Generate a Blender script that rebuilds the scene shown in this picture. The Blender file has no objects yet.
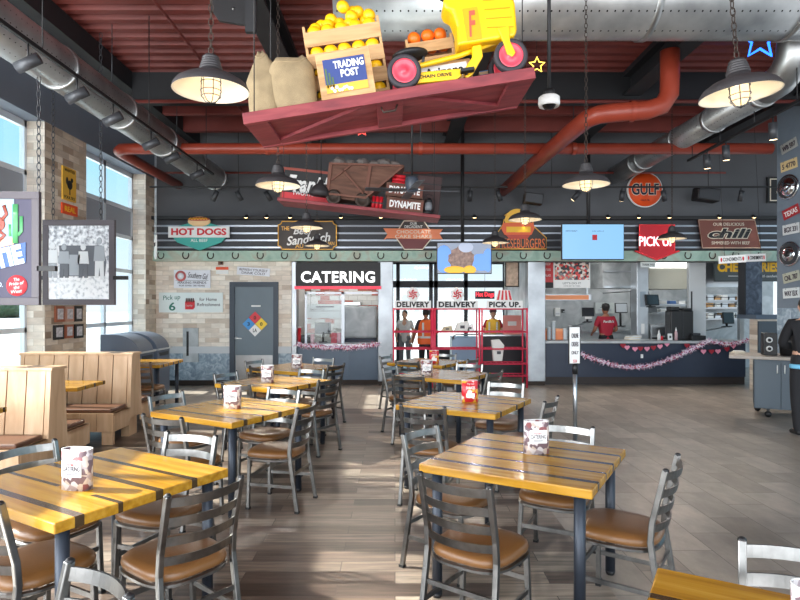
import bpy, bmesh, math, random
from mathutils import Vector, Matrix, Euler

# ------------------------------------------------------------------ camera, light, exposure
SC = bpy.context.scene
COL = SC.collection
F, CX, CY, HC = 590.0, 395.0, 305.0, 1.65
cam_d = bpy.data.cameras.new('camera')
cam_d.sensor_fit = 'HORIZONTAL'
cam_d.sensor_width = 36.0
cam_d.lens = 36.0 * F / 800.0
cam_d.shift_x = (400 - CX) / 800.0
cam_d.shift_y = (CY - 300) / 800.0
cam_d.clip_start = 0.05
cam_d.clip_end = 500
cam = bpy.data.objects.new('camera', cam_d)
cam.location = (0, 0, HC)
cam.rotation_euler = (math.pi / 2, 0, 0)
COL.objects.link(cam)
SC.camera = cam

SC.view_settings.view_transform = 'Standard'
SC.view_settings.look = 'None'
SC.view_settings.exposure = 0.08
SC.view_settings.gamma = 1.0
SC.view_settings.use_curve_mapping = False

wd = bpy.data.worlds.new('sky')
SC.world = wd
wd.use_nodes = True
nt = wd.node_tree
nt.nodes.clear()
wo = nt.nodes.new('ShaderNodeOutputWorld')
bg = nt.nodes.new('ShaderNodeBackground')
tc = nt.nodes.new('ShaderNodeTexCoord')
sx = nt.nodes.new('ShaderNodeSeparateXYZ')
rp = nt.nodes.new('ShaderNodeValToRGB')
rp.color_ramp.elements[0].position = 0.0
rp.color_ramp.elements[0].color = (0.90, 0.95, 1.0, 1)
rp.color_ramp.elements[1].position = 0.75
rp.color_ramp.elements[1].color = (0.30, 0.62, 0.95, 1)
e = rp.color_ramp.elements.new(0.22)
e.color = (0.42, 0.78, 0.98, 1)
nt.links.new(tc.outputs['Generated'], sx.inputs[0])
nt.links.new(sx.outputs['Z'], rp.inputs[0])
nt.links.new(rp.outputs[0], bg.inputs['Color'])
nt.links.new(bg.outputs[0], wo.inputs['Surface'])
bg.inputs['Strength'].default_value = 1.2


def lamp(name, kind, loc, energy, color=(1, 1, 1), rot=(0, 0, 0), **kw):
    d = bpy.data.lights.new(name, kind)
    d.energy = energy
    d.color = color
    for k, v in kw.items():
        setattr(d, k, v)
    o = bpy.data.objects.new(name, d)
    o.location = loc
    o.rotation_euler = rot
    COL.objects.link(o)
    return o


# low winter sun through the left windows
sd = Vector((1.0, -0.15, -0.76)).normalized()
sun = lamp('sun', 'SUN', (-20, 3, 15), 15.0, (1.0, 0.95, 0.86), angle=math.radians(0.6))
sun.rotation_euler = sd.to_track_quat('-Z', 'Y').to_euler()
# added fill light behind the camera, standing in for daylight of unseen windows
lamp('rear_fill_light', 'AREA', (0.5, -2.6, 2.6), 900, (0.95, 0.97, 1.0), (math.radians(90), 0, 0), shape='RECTANGLE', size=14.0, size_y=5.0)
# added fill lights set in the two unseen left windows, boosting their daylight
for y_ in (-0.45, 2.9):
    lamp('side_fill_light', 'AREA', (-4.98, y_, 2.4), 320, (0.97, 0.98, 1.0), (math.radians(90), 0, math.radians(-70)), shape='RECTANGLE', size=2.6, size_y=3.4)


# ------------------------------------------------------------------ helpers
def P(px, py, Y):
    return Vector(((px - CX) * Y / F, Y, HC - (py - CY) * Y / F))


def S(r, g, b):
    def c(v):
        v /= 255.0
        return v / 12.92 if v <= 0.04045 else ((v + 0.055) / 1.055) ** 2.4
    return (c(r), c(g), c(b), 1.0)


R = math.radians
_M = {}


def mat(name, col, rough=0.5, metal=0.0, emit=0.0, noise=0.0, nscale=8.0, bump=0.0, bscale=60.0, coat=0.0, ecol=None, stretch=(1, 1, 1)):
    if name in _M:
        return _M[name]
    m = bpy.data.materials.new(name)
    m.use_nodes = True
    n = m.node_tree.nodes
    l = m.node_tree.links
    b = n['Principled BSDF']
    b.inputs['Base Color'].default_value = col
    b.inputs['Roughness'].default_value = rough
    b.inputs['Metallic'].default_value = metal
    if coat:
        b.inputs['Coat Weight'].default_value = coat
        b.inputs['Coat Roughness'].default_value = 0.12
    if emit:
        b.inputs['Emission Color'].default_value = ecol or col
        b.inputs['Emission Strength'].default_value = emit
    if noise or bump:
        t = n.new('ShaderNodeTexCoord')
        mp = n.new('ShaderNodeMapping')
        mp.inputs['Scale'].default_value = stretch
        l.new(t.outputs['Object'], mp.inputs[0])
    if noise:
        nz = n.new('ShaderNodeTexNoise')
        nz.inputs['Scale'].default_value = nscale
        nz.inputs['Detail'].default_value = 6
        l.new(mp.outputs[0], nz.inputs['Vector'])
        cr = n.new('ShaderNodeValToRGB')
        k0, k1 = 1 - noise, 1 + noise
        cr.color_ramp.elements[0].position = 0.3
        cr.color_ramp.elements[1].position = 0.7
        cr.color_ramp.elements[0].color = (col[0] * k0, col[1] * k0, col[2] * k0, 1)
        cr.color_ramp.elements[1].color = (min(1, col[0] * k1), min(1, col[1] * k1), min(1, col[2] * k1), 1)
        l.new(nz.outputs[0], cr.inputs[0])
        l.new(cr.outputs[0], b.inputs['Base Color'])
    if bump:
        nb = n.new('ShaderNodeTexNoise')
        nb.inputs['Scale'].default_value = bscale
        nb.inputs['Detail'].default_value = 3
        l.new(mp.outputs[0], nb.inputs['Vector'])
        bp = n.new('ShaderNodeBump')
        bp.inputs['Strength'].default_value = bump
        bp.inputs['Distance'].default_value = 0.01
        l.new(nb.outputs[0], bp.inputs['Height'])
        l.new(bp.outputs[0], b.inputs['Normal'])
    _M[name] = m
    return m


class MB:
    """collects shapes and links them as ONE mesh object"""

    def __init__(s):
        s.v, s.f, s.s = [], [], []
        s.T = Matrix.Identity(4)

    def add(s, vs, fs, smooth=False):
        o = len(s.v)
        s.v += [tuple(s.T @ Vector(v)) for v in vs]
        s.f += [tuple(i + o for i in f) for f in fs]
        s.s += [smooth] * len(fs)
        return s

    def box(s, c, d, rot=None):
        x, y, z = d[0] / 2, d[1] / 2, d[2] / 2
        vs = [Vector((i * x, j * y, k * z)) for k in (-1, 1) for j in (-1, 1) for i in (-1, 1)]
        if rot is not None:
            m = Euler(rot).to_matrix()
            vs = [m @ v for v in vs]
        vs = [v + Vector(c) for v in vs]
        return s.add(vs, [(0, 2, 3, 1), (4, 5, 7, 6), (0, 1, 5, 4), (2, 6, 7, 3), (0, 4, 6, 2), (1, 3, 7, 5)])

    def bx(s, x0, x1, y0, y1, z0, z1):
        return s.box(((x0 + x1) / 2, (y0 + y1) / 2, (z0 + z1) / 2), (abs(x1 - x0), abs(y1 - y0), abs(z1 - z0)))

    def tube(s, pts, r, n=10, closed=False, caps=True, smooth=True, sq=None):
        pts = [Vector(p) for p in pts]
        k = len(pts)
        rr = r if isinstance(r, (list, tuple)) else [r] * k
        tang = []
        for i in range(k):
            a = pts[(i - 1) % k] if (closed or i > 0) else pts[i]
            b = pts[(i + 1) % k] if (closed or i < k - 1) else pts[i]
            t = (b - a)
            tang.append(t.normalized() if t.length > 1e-9 else Vector((0, 0, 1)))
        t0 = tang[0]
        up = Vector((0, 0, 1)) if abs(t0.z) < 0.9 else Vector((0, 1, 0))
        nx = (up - t0 * up.dot(t0)).normalized()
        vs, fs = [], []
        for i in range(k):
            t = tang[i]
            nx = (nx - t * nx.dot(t))
            nx = nx.normalized() if nx.length > 1e-6 else t.orthogonal().normalized()
            ny = t.cross(nx)
            for j in range(n):
                a = 2 * math.pi * j / n + (math.pi / 4 if n == 4 else 0)
                sxx, syy = (sq if sq else (1, 1))
                vs.append(pts[i] + (nx * math.cos(a) * syy + ny * math.sin(a) * sxx) * rr[i])
        for i in range(k if closed else k - 1):
            for j in range(n):
                a, b = i * n + j, i * n + (j + 1) % n
                c, d = ((i + 1) % k) * n + (j + 1) % n, ((i + 1) % k) * n + j
                fs.append((a, b, c, d))
        if caps and not closed:
            fs.append(tuple(range(n - 1, -1, -1)))
            fs.append(tuple(range((k - 1) * n, k * n)))
        return s.add(vs, fs, smooth and n > 4)

    def cyl(s, p0, p1, r0, r1=None, n=20, smooth=True):
        return s.tube([p0, p1], [r0, r0 if r1 is None else r1], n, smooth=smooth)

    def bar(s, p0, p1, w, h=None):
        h = h or w
        return s.tube([p0, p1], math.sqrt(0.5), 4, sq=(w, h))

    def lathe(s, prof, n=32, c=(0, 0, 0), smooth=True, close=True):
        vs, fs = [], []
        k = len(prof)
        for (r, z) in prof:
            for j in range(n):
                a = 2 * math.pi * j / n
                vs.append((c[0] + r * math.cos(a), c[1] + r * math.sin(a), c[2] + z))
        for i in range(k - 1):
            for j in range(n):
                fs.append((i * n + j, i * n + (j + 1) % n, (i + 1) * n + (j + 1) % n, (i + 1) * n + j))
        if close:
            if prof[0][0] > 1e-5:
                fs.append(tuple(range(n - 1, -1, -1)))
            if prof[-1][0] > 1e-5:
                fs.append(tuple(range((k - 1) * n, k * n)))
        return s.add(vs, fs, smooth)

    def prism(s, poly, y0, y1, smooth=False):
        n = len(poly)
        vs = [(x, y0, z) for x, z in poly] + [(x, y1, z) for x, z in poly]
        fs = [tuple(range(n)), tuple(range(2 * n - 1, n - 1, -1))]
        fs += [(i, i + n, (i + 1) % n + n, (i + 1) % n) for i in range(n)]
        return s.add(vs, fs, smooth)

    def prism_x(s, poly, x0, x1):
        n = len(poly)
        vs = [(x0, y, z) for y, z in poly] + [(x1, y, z) for y, z in poly]
        fs = [tuple(range(n)), tuple(range(2 * n - 1, n - 1, -1))]
        fs += [(i, i + n, (i + 1) % n + n, (i + 1) % n) for i in range(n)]
        return s.add(vs, fs)

    def prism_z(s, poly, z0, z1, smooth=False):
        n = len(poly)
        vs = [(x, y, z0) for x, y in poly] + [(x, y, z1) for x, y in poly]
        fs = [tuple(range(n)), tuple(range(2 * n - 1, n - 1, -1))]
        fs += [(i, i + n, (i + 1) % n + n, (i + 1) % n) for i in range(n)]
        return s.add(vs, fs, smooth)

    def ell(s, c, r, nu=16, nv=10, jit=0.0, seed=0):
        rnd = random.Random(seed)
        vs = [(c[0], c[1], c[2] - r[2])]
        for i in range(1, nv):
            t = math.pi * i / nv
            for j in range(nu):
                a = 2 * math.pi * j / nu
                q = 1 + (rnd.random() - 0.5) * jit
                vs.append((c[0] + r[0] * q * math.sin(t) * math.cos(a), c[1] + r[1] * q * math.sin(t) * math.sin(a), c[2] - r[2] * q * math.cos(t)))
        vs.append((c[0], c[1], c[2] + r[2]))
        fs = [(0, 1 + (j + 1) % nu, 1 + j) for j in range(nu)]
        for i in range(nv - 2):
            for j in range(nu):
                fs.append((1 + i * nu + j, 1 + i * nu + (j + 1) % nu, 1 + (i + 1) * nu + (j + 1) % nu, 1 + (i + 1) * nu + j))
        L = len(vs) - 1
        o = 1 + (nv - 2) * nu
        fs += [(L, o + j, o + (j + 1) % nu) for j in range(nu)]
        return s.add(vs, fs, jit == 0)

    def build(s, name, m, parent=None, bevel=0.0, loc=None, rot=None, subd=0, segs=2):
        me = bpy.data.meshes.new(name)
        me.from_pydata(s.v, [], s.f)
        bm = bmesh.new()
        bm.from_mesh(me)
        bmesh.ops.recalc_face_normals(bm, faces=bm.faces)
        bm.to_mesh(me)
        bm.free()
        me.polygons.foreach_set('use_smooth', s.s)
        me.materials.append(m)
        o = bpy.data.objects.new(name, me)
        COL.objects.link(o)
        if parent is not None:
            o.parent = parent
        if loc is not None:
            o.location = loc
        if rot is not None:
            o.rotation_euler = rot
        if bevel:
            b = o.modifiers.new('bevel', 'BEVEL')
            b.width = bevel
            b.segments = segs
            b.limit_method = 'ANGLE'
        if subd:
            b = o.modifiers.new('subd', 'SUBSURF')
            b.levels = b.render_levels = subd
        return o


def tag(o, label, cat, group=None, kind=None):
    o['label'] = label
    o['category'] = cat
    if group:
        o['group'] = group
    if kind:
        o['kind'] = kind
    return o


def empty(name, label, cat, loc=(0, 0, 0), rot=(0, 0, 0), group=None):
    o = bpy.data.objects.new(name, None)
    o.empty_display_size = 0.1
    o.location = loc
    o.rotation_euler = rot
    COL.objects.link(o)
    return tag(o, label, cat, group)


def struct(mb, name, m, **k):
    o = mb.build(name, m, **k)
    o['kind'] = 'structure'
    return o


_KIDS = {}


def copy_tree(o, loc, rot, label, group=None):
    c = o.copy()
    COL.objects.link(c)
    c.location = loc
    c.rotation_euler = rot
    c['label'] = label
    if group:
        c['group'] = group
    for ch in o.children:
        d = ch.copy()
        COL.objects.link(d)
        d.parent = c
        for g in ch.children:
            q = g.copy()
            COL.objects.link(q)
            q.parent = d
    return c


def text(s, w, h, m, parent=None, loc=(0, 0, 0), rot=(math.pi / 2, 0, 0), name='lettering', bold=0.0, shear=0.0, depth=0.004, lab=None, space=1.0):
    """lettering fitted to w x h, centred on loc, reading towards -Y"""
    c = bpy.data.curves.new('t', 'FONT')
    c.body = s
    c.align_x = 'CENTER'
    c.extrude = 0.01
    c.offset = bold
    c.shear = shear
    c.space_character = space
    c.resolution_u = 3
    o = bpy.data.objects.new('t', c)
    COL.objects.link(o)
    dg = bpy.context.evaluated_depsgraph_get()
    me = bpy.data.meshes.new_from_object(o.evaluated_get(dg))
    bpy.data.objects.remove(o)
    bpy.data.curves.remove(c)
    xs = [v.co.x for v in me.vertices]
    ys = [v.co.y for v in me.vertices]
    x0, x1, y0, y1 = min(xs), max(xs), min(ys), max(ys)
    for v in me.vertices:
        v.co.x = (v.co.x - (x0 + x1) / 2) * w / (x1 - x0)
        v.co.y = (v.co.y - (y0 + y1) / 2) * h / (y1 - y0)
        v.co.z = v.co.z / 0.01 * depth / 2
    me.materials.clear()
    me.materials.append(m)
    me.name = name
    t = bpy.data.objects.new(name, me)
    COL.objects.link(t)
    t.parent = parent
    t.location = loc
    t.rotation_euler = rot
    if lab:
        t['label'] = lab
    return t


def arc(cx, cz, r, a0, a1, n):
    return [(cx + r * math.cos(R(a0 + (a1 - a0) * i / n)), cz + r * math.sin(R(a0 + (a1 - a0) * i / n))) for i in range(n + 1)]


ORD = ['first', 'second', 'third', 'fourth', 'fifth', 'sixth', 'seventh', 'eighth', 'ninth', 'tenth', 'eleventh', 'twelfth', 'thirteenth', 'fourteenth', 'fifteenth', 'sixteenth', 'seventeenth', 'eighteenth', 'nineteenth', 'twentieth', 'twenty-first', 'twenty-second', 'twenty-third', 'twenty-fourth']


# ------------------------------------------------------------------ patterned materials
def nodes(name):
    m = bpy.data.materials.new(name)
    m.use_nodes = True
    n, l = m.node_tree.nodes, m.node_tree.links
    return m, n, l, n['Principled BSDF']


def mapped(n, l, scale=(1, 1, 1), rot=(0, 0, 0), loc=(0, 0, 0)):
    t = n.new('ShaderNodeTexCoord')
    mp = n.new('ShaderNodeMapping')
    mp.inputs['Scale'].default_value = scale
    mp.inputs['Rotation'].default_value = rot
    mp.inputs['Location'].default_value = loc
    l.new(t.outputs['Object'], mp.inputs[0])
    return mp.outputs[0]


def ramp(n, l, fac, stops, const=False):
    cr = n.new('ShaderNodeValToRGB')
    el = cr.color_ramp.elements
    while len(el) > 1:
        el.remove(el[-1])
    el[0].position, el[0].color = stops[0]
    for p, c in stops[1:]:
        e = el.new(p)
        e.color = c
    if const:
        cr.color_ramp.interpolation = 'CONSTANT'
    l.new(fac, cr.inputs[0])
    return cr.outputs[0]


def mixc(n, l, fac, a, b, mode='MIX'):
    x = n.new('ShaderNodeMix')
    x.data_type = 'RGBA'
    x.blend_type = mode
    for k, v in ((0, fac), (6, a), (7, b)):
        if hasattr(v, 'links') or hasattr(v, 'is_output'):
            l.new(v, x.inputs[k])
        else:
            x.inputs[k].default_value = v
    return x.outputs[2]


def brick_mat(name, vec_rot, bw, rh, stops, mortar, msize=0.004, offset=0.5, streak=None, amt=0.35, rough=0.5, loc=(0, 0, 0), bump=0.3):
    m, n, l, b = nodes(name)
    v = mapped(n, l, rot=vec_rot, loc=loc)
    br = n.new('ShaderNodeTexBrick')
    br.offset = offset
    br.inputs['Scale'].default_value = 1
    br.inputs['Brick Width'].default_value = bw
    br.inputs['Row Height'].default_value = rh
    br.inputs['Mortar Size'].default_value = msize
    br.inputs['Mortar Smooth'].default_value = 0.1
    br.inputs['Color1'].default_value = (0, 0, 0, 1)
    br.inputs['Color2'].default_value = (1, 1, 1, 1)
    br.inputs['Mortar'].default_value = (0.5, 0.5, 0.5, 1)
    l.new(v, br.inputs['Vector'])
    col = ramp(n, l, br.outputs['Color'], stops)
    if streak:
        nz = n.new('ShaderNodeTexNoise')
        mp = n.new('ShaderNodeMapping')
        mp.inputs['Scale'].default_value = streak
        l.new(v, mp.inputs[0])
        ad = n.new('ShaderNodeVectorMath')
        ad.operation = 'MULTIPLY_ADD'
        ad.inputs[1].default_value = (7.3, 3.1, 5.7)
        l.new(br.outputs['Color'], ad.inputs[0])
        l.new(mp.outputs[0], ad.inputs[2])
        l.new(ad.outputs[0], nz.inputs['Vector'])
        nz.inputs['Scale'].default_value = 1
        nz.inputs['Detail'].default_value = 7
        nz.inputs['Roughness'].default_value = 0.65
        g = ramp(n, l, nz.outputs[0], [(0.28, (0.42, 0.42, 0.42, 1)), (0.5, (1, 1, 1, 1)), (0.72, (1.75, 1.7, 1.65, 1))])
        col = mixc(n, l, amt, col, mixc(n, l, 1.0, col, g, 'MULTIPLY'))
    col = mixc(n, l, br.outputs['Fac'], col, mortar)
    l.new(col, b.inputs['Base Color'])
    b.inputs['Roughness'].default_value = rough
    bp = n.new('ShaderNodeBump')
    bp.invert = True
    bp.inputs['Strength'].default_value = bump
    bp.inputs['Distance'].default_value = 0.004
    l.new(br.outputs['Fac'], bp.inputs['Height'])
    l.new(bp.outputs[0], b.inputs['Normal'])
    return m


PLANK = brick_mat('plank_floor', (0, 0, 0), 0.92, 0.152, [(0.0, S(70, 58, 51)), (0.3, S(98, 83, 73)), (0.55, S(118, 104, 92)), (0.8, S(148, 135, 121)), (1.0, S(84, 69, 60))], S(70, 60, 54), 0.003, 0.37, (2.2, 26, 1), 1.0, 0.34)
TILE = brick_mat('grey_tile_floor', (0, 0, R(90)), 0.61, 0.305, [(0.0, S(132, 122, 111)), (0.5, S(147, 137, 126)), (1.0, S(162, 152, 141))], S(98, 90, 82), 0.003, 0.5, (3.0, 5, 1), 0.42, 0.36)
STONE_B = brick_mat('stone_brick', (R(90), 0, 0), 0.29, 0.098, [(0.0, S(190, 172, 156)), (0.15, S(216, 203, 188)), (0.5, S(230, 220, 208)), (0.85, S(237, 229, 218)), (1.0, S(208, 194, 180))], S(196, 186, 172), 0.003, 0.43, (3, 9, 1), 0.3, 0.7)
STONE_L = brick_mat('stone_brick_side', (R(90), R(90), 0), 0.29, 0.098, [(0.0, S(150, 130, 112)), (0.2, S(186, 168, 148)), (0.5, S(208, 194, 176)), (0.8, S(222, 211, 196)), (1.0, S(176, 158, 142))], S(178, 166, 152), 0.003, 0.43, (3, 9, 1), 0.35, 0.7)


def speckle(name, stops, scale, rough):
    m, n, l, b = nodes(name)
    v = mapped(n, l)
    nz = n.new('ShaderNodeTexNoise')
    nz.inputs['Scale'].default_value = scale
    nz.inputs['Detail'].default_value = 8
    nz.inputs['Distortion'].default_value = 1.2
    l.new(v, nz.inputs['Vector'])
    l.new(ramp(n, l, nz.outputs[0], stops), b.inputs['Base Color'])
    b.inputs['Roughness'].default_value = rough
    return m


WAINS = speckle('blue_grey_laminate', [(0.3, S(116, 134, 150)), (0.5, S(148, 166, 180)), (0.68, S(186, 200, 210))], 9, 0.45)
MARB = speckle('dark_blue_marble', [(0.35, S(42, 52, 68)), (0.55, S(66, 78, 96)), (0.7, S(92, 104, 120))], 7, 0.5)
STEEL_W = speckle('dull_stainless', [(0.3, S(150, 156, 160)), (0.7, S(196, 200, 202))], 2.5, 0.4)
PATINA = speckle('green_patina', [(0.3, S(134, 164, 150)), (0.5, S(164, 190, 176)), (0.62, S(168, 170, 154)), (0.75, S(186, 210, 198))], 2.2, 0.6)


def table_mat():
    m, n, l, b = nodes('varnished_table_wood')
    t = n.new('ShaderNodeTexCoord')
    s = n.new('ShaderNodeSeparateXYZ')
    l.new(t.outputs['Object'], s.inputs[0])
    oi = n.new('ShaderNodeObjectInfo')
    mp = n.new('ShaderNodeMapping')
    mp.inputs['Scale'].default_value = (1.6, 22, 22)
    l.new(t.outputs['Object'], mp.inputs[0])
    nz = n.new('ShaderNodeTexNoise')
    nz.noise_dimensions = '4D'
    nz.inputs['Scale'].default_value = 1.2
    nz.inputs['Detail'].default_value = 6
    l.new(mp.outputs[0], nz.inputs['Vector'])
    wv = n.new('ShaderNodeMath')
    wv.operation = 'MULTIPLY'
    wv.inputs[1].default_value = 40
    l.new(oi.outputs['Random'], wv.inputs[0])
    l.new(wv.outputs[0], nz.inputs['W'])
    grain = ramp(n, l, nz.outputs[0], [(0.25, S(138, 92, 16)), (0.5, S(174, 126, 30)), (0.75, S(194, 150, 58))])
    # boards: y in -0.45..0.45, slightly shifted for every table
    mr = n.new('ShaderNodeMapRange')
    mr.inputs['From Min'].default_value = -0.45
    mr.inputs['From Max'].default_value = 0.45
    l.new(s.outputs['Y'], mr.inputs['Value'])
    sh = n.new('ShaderNodeMath')
    sh.operation = 'MULTIPLY_ADD'
    sh.inputs[1].default_value = 0.05
    l.new(oi.outputs['Random'], sh.inputs[0])
    l.new(mr.outputs[0], sh.inputs[2])
    # waviness
    n2 = n.new('ShaderNodeTexNoise')
    n2.inputs['Scale'].default_value = 5
    l.new(t.outputs['Object'], n2.inputs['Vector'])
    sh2 = n.new('ShaderNodeMath')
    sh2.operation = 'MULTIPLY_ADD'
    sh2.inputs[1].default_value = 0.004
    l.new(n2.outputs[0], sh2.inputs[0])
    l.new(sh.outputs[0], sh2.inputs[2])
    k, w = (0, 0, 0, 1), (1, 1, 1, 1)
    st = ramp(n, l, sh2.outputs[0], [(0, w), (0.12, k), (0.165, w), (0.34, k), (0.368, w), (0.56, k), (0.606, w), (0.80, k), (0.838, w)], True)
    # each dark inlay strip fades out for part of its length
    n3 = n.new('ShaderNodeTexNoise')
    n3.noise_dimensions = '4D'
    mp3 = n.new('ShaderNodeMapping')
    mp3.inputs['Scale'].default_value = (1.6, 2.2, 0.01)
    l.new(t.outputs['Object'], mp3.inputs[0])
    l.new(mp3.outputs[0], n3.inputs['Vector'])
    l.new(wv.outputs[0], n3.inputs['W'])
    n3.inputs['Scale'].default_value = 1.3
    br = ramp(n, l, n3.outputs[0], [(0.0, (0.92, 0.92, 0.92, 1)), (0.62, (0, 0, 0, 1))], True)
    inv = mixc(n, l, 1.0, w, st, 'DIFFERENCE')
    fac = mixc(n, l, 1.0, inv, br, 'MULTIPLY')
    l.new(mixc(n, l, fac, grain, S(44, 34, 26)), b.inputs['Base Color'])
    b.inputs['Roughness'].default_value = 0.26
    b.inputs['Coat Weight'].default_value = 0.15
    b.inputs['Coat Roughness'].default_value = 0.12
    return m


TABLE_W = table_mat()


def oak_mat(name, c0, c1, c2, stretch, rough=0.45):
    m, n, l, b = nodes(name)
    v = mapped(n, l, scale=stretch)
    nz = n.new('ShaderNodeTexNoise')
    nz.inputs['Scale'].default_value = 1.5
    nz.inputs['Detail'].default_value = 6
    nz.inputs['Distortion'].default_value = 0.6
    l.new(v, nz.inputs['Vector'])
    l.new(ramp(n, l, nz.outputs[0], [(0.25, c0), (0.5, c1), (0.75, c2)]), b.inputs['Base Color'])
    b.inputs['Roughness'].default_value = rough
    return m


OAK = oak_mat('pale_oak', S(186, 148, 112), S(204, 168, 132), S(220, 188, 154), (6, 6, 1.2))
CRATE = oak_mat('crate_wood', S(150, 112, 72), S(190, 150, 104), S(208, 170, 124), (1.5, 10, 14), 0.7)
DARKW = oak_mat('old_brown_wood', S(70, 46, 36), S(96, 64, 50), S(116, 82, 66), (2, 8, 10), 0.75)
REDW = oak_mat('faded_red_boards', S(104, 38, 46), S(130, 50, 56), S(152, 70, 72), (2, 10, 14), 0.6)


def duct_mat():
    m, n, l, b = nodes('perforated_galvanised_duct')
    t = n.new('ShaderNodeTexCoord')
    s = n.new('ShaderNodeSeparateXYZ')
    l.new(t.outputs['Object'], s.inputs[0])

    def M(op, a, b2=None, c=None):
        x = n.new('ShaderNodeMath')
        x.operation = op
        for i, q in enumerate((a, b2, c)):
            if q is None:
                continue
            if isinstance(q, (int, float)):
                x.inputs[i].default_value = q
            else:
                l.new(q, x.inputs[i])
        return x.outputs[0]
    # object axis runs along local Z
    ang = M('ARCTAN2', s.outputs['Y'], s.outputs['X'])
    fz = M('SUBTRACT', M('FRACT', M('MULTIPLY', s.outputs['Z'], 13.0)), 0.5)
    fa = M('SUBTRACT', M('FRACT', M('MULTIPLY', ang, 1.9)), 0.5)
    d = M('ADD', M('POWER', M('DIVIDE', fz, 13.0), 2), M('POWER', M('MULTIPLY', M('DIVIDE', fa, 1.9), 0.35), 2))
    hole = M('LESS_THAN', d, 0.00007)
    nz = n.new('ShaderNodeTexNoise')
    nz.inputs['Scale'].default_value = 3
    nz.inputs['Detail'].default_value = 5
    l.new(t.outputs['Object'], nz.inputs['Vector'])
    base = ramp(n, l, nz.outputs[0], [(0.3, S(150, 152, 154)), (0.7, S(194, 196, 196))])
    l.new(mixc(n, l, hole, base, S(20, 20, 20)), b.inputs['Base Color'])
    b.inputs['Metallic'].default_value = 0.72
    b.inputs['Roughness'].default_value = 0.32
    return m


DUCT = duct_mat()
GALV = mat('galvanised_steel', S(176, 178, 178), 0.34, 0.9, noise=0.15, nscale=4)
STEEL = mat('brushed_chair_steel', S(134, 133, 131), 0.30, 1.0, noise=0.25, nscale=14)
STAIN = mat('stainless_steel', S(190, 194, 198), 0.28, 0.95, noise=0.12, nscale=3)
CAPM = mat('black_plastic', S(26, 26, 28), 0.45)
BLACK = mat('black_paint', S(24, 24, 26), 0.55)
DGREY = mat('dark_grey_metal', S(62, 64, 68), 0.45, 0.3)
VINYL = mat('brown_vinyl', S(118, 80, 44), 0.34, noise=0.12, nscale=5, bump=0.12, bscale=120)
SEATV = mat('booth_vinyl', S(106, 72, 54), 0.4, noise=0.1, nscale=5)
LEGM = mat('blue_grey_table_leg', S(52, 58, 68), 0.38, 0.4)
WHITE = mat('white_paint', S(232, 232, 230), 0.5)
WALLG = mat('charcoal_wall_paint', S(88, 90, 94), 0.8, noise=0.05, nscale=2)
WALLB = mat('slate_wall_paint', S(122, 132, 148), 0.75, noise=0.05, nscale=2)
DOORM = mat('slate_door_paint', S(108, 122, 132), 0.5, noise=0.04, nscale=3)
FRAMED = mat('dark_door_frame', S(60, 70, 82), 0.5)
DECK = mat('red_steel_deck', S(116, 50, 43), 0.55, noise=0.12, nscale=3)
REDP = mat('red_painted_pipe', S(146, 58, 40), 0.38, noise=0.08, nscale=4)
BEAM = mat('black_steel_beam', S(30, 31, 34), 0.6)
ALU = mat('pale_aluminium', S(216, 224, 232), 0.4, 0.2)
PANEL = mat('grey_spandrel_panel', S(150, 156, 166), 0.6)
RACK = mat('red_rack_paint', S(218, 52, 82), 0.4)
REDS = mat('sign_red', S(206, 30, 44), 0.45)
ORANGE = mat('sign_orange', S(232, 84, 34), 0.45)
YELLOW = mat('sign_yellow', S(240, 186, 28), 0.45)
NAVY = mat('navy_counter_panel', S(40, 50, 70), 0.42, noise=0.06, nscale=3)
BRONZE = mat('rusty_iron', S(62, 52, 46), 0.6, 0.5)
GOLDL = mat('gold_sign_line', S(226, 170, 70), 0.45)
CREAM = mat('cream_card', S(226, 216, 196), 0.6)
SKIN_M = mat('skin_brown', S(150, 100, 76), 0.5)
SKIN_L = mat('skin_light', S(206, 160, 134), 0.5)
HAIR = mat('dark_hair', S(24, 20, 20), 0.6)
GROUND = mat('pale_parking_concrete', S(206, 206, 200), 0.9, noise=0.06, nscale=0.6)


def glass_mat():
    m = bpy.data.materials.new('window_glass')
    m.use_nodes = True
    n, l = m.node_tree.nodes, m.node_tree.links
    n.clear()
    o = n.new('ShaderNodeOutputMaterial')
    t = n.new('ShaderNodeBsdfTransparent')
    t.inputs[0].default_value = (0.93, 0.96, 0.97, 1)
    g = n.new('ShaderNodeBsdfGlossy')
    g.inputs['Roughness'].default_value = 0.02
    x = n.new('ShaderNodeMixShader')
    x.inputs[0].default_value = 0.035
    l.new(t.outputs[0], x.inputs[1])
    l.new(g.outputs[0], x.inputs[2])
    l.new(x.outputs[0], o.inputs[0])
    return m


GLASS = glass_mat()

# ------------------------------------------------------------------ structure
XL, YB, ZD = -4.9, 12.1, 5.2          # left wall face, back wall face, roof deck


def W(px, py):                          # a point on the back wall face
    v = P(px, py, YB)
    return v.x, v.z


# floors
struct(MB().bx(XL - 0.3, 1.25, -2.5, 9.4, -0.1, 0), 'floor', PLANK)
fl = MB().bx(1.25, 10, -2.5, 9.4, -0.1, 0).bx(XL - 0.3, 10, 9.4, 16.4, -0.1, 0)
struct(fl, 'floor', TILE)
struct(MB().bx(-90, XL - 0.34, -40, 140, -0.2, -0.12).bx(XL - 0.34, 30, 16.9, 140, -0.2, -0.12), 'ground', GROUND)
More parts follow.
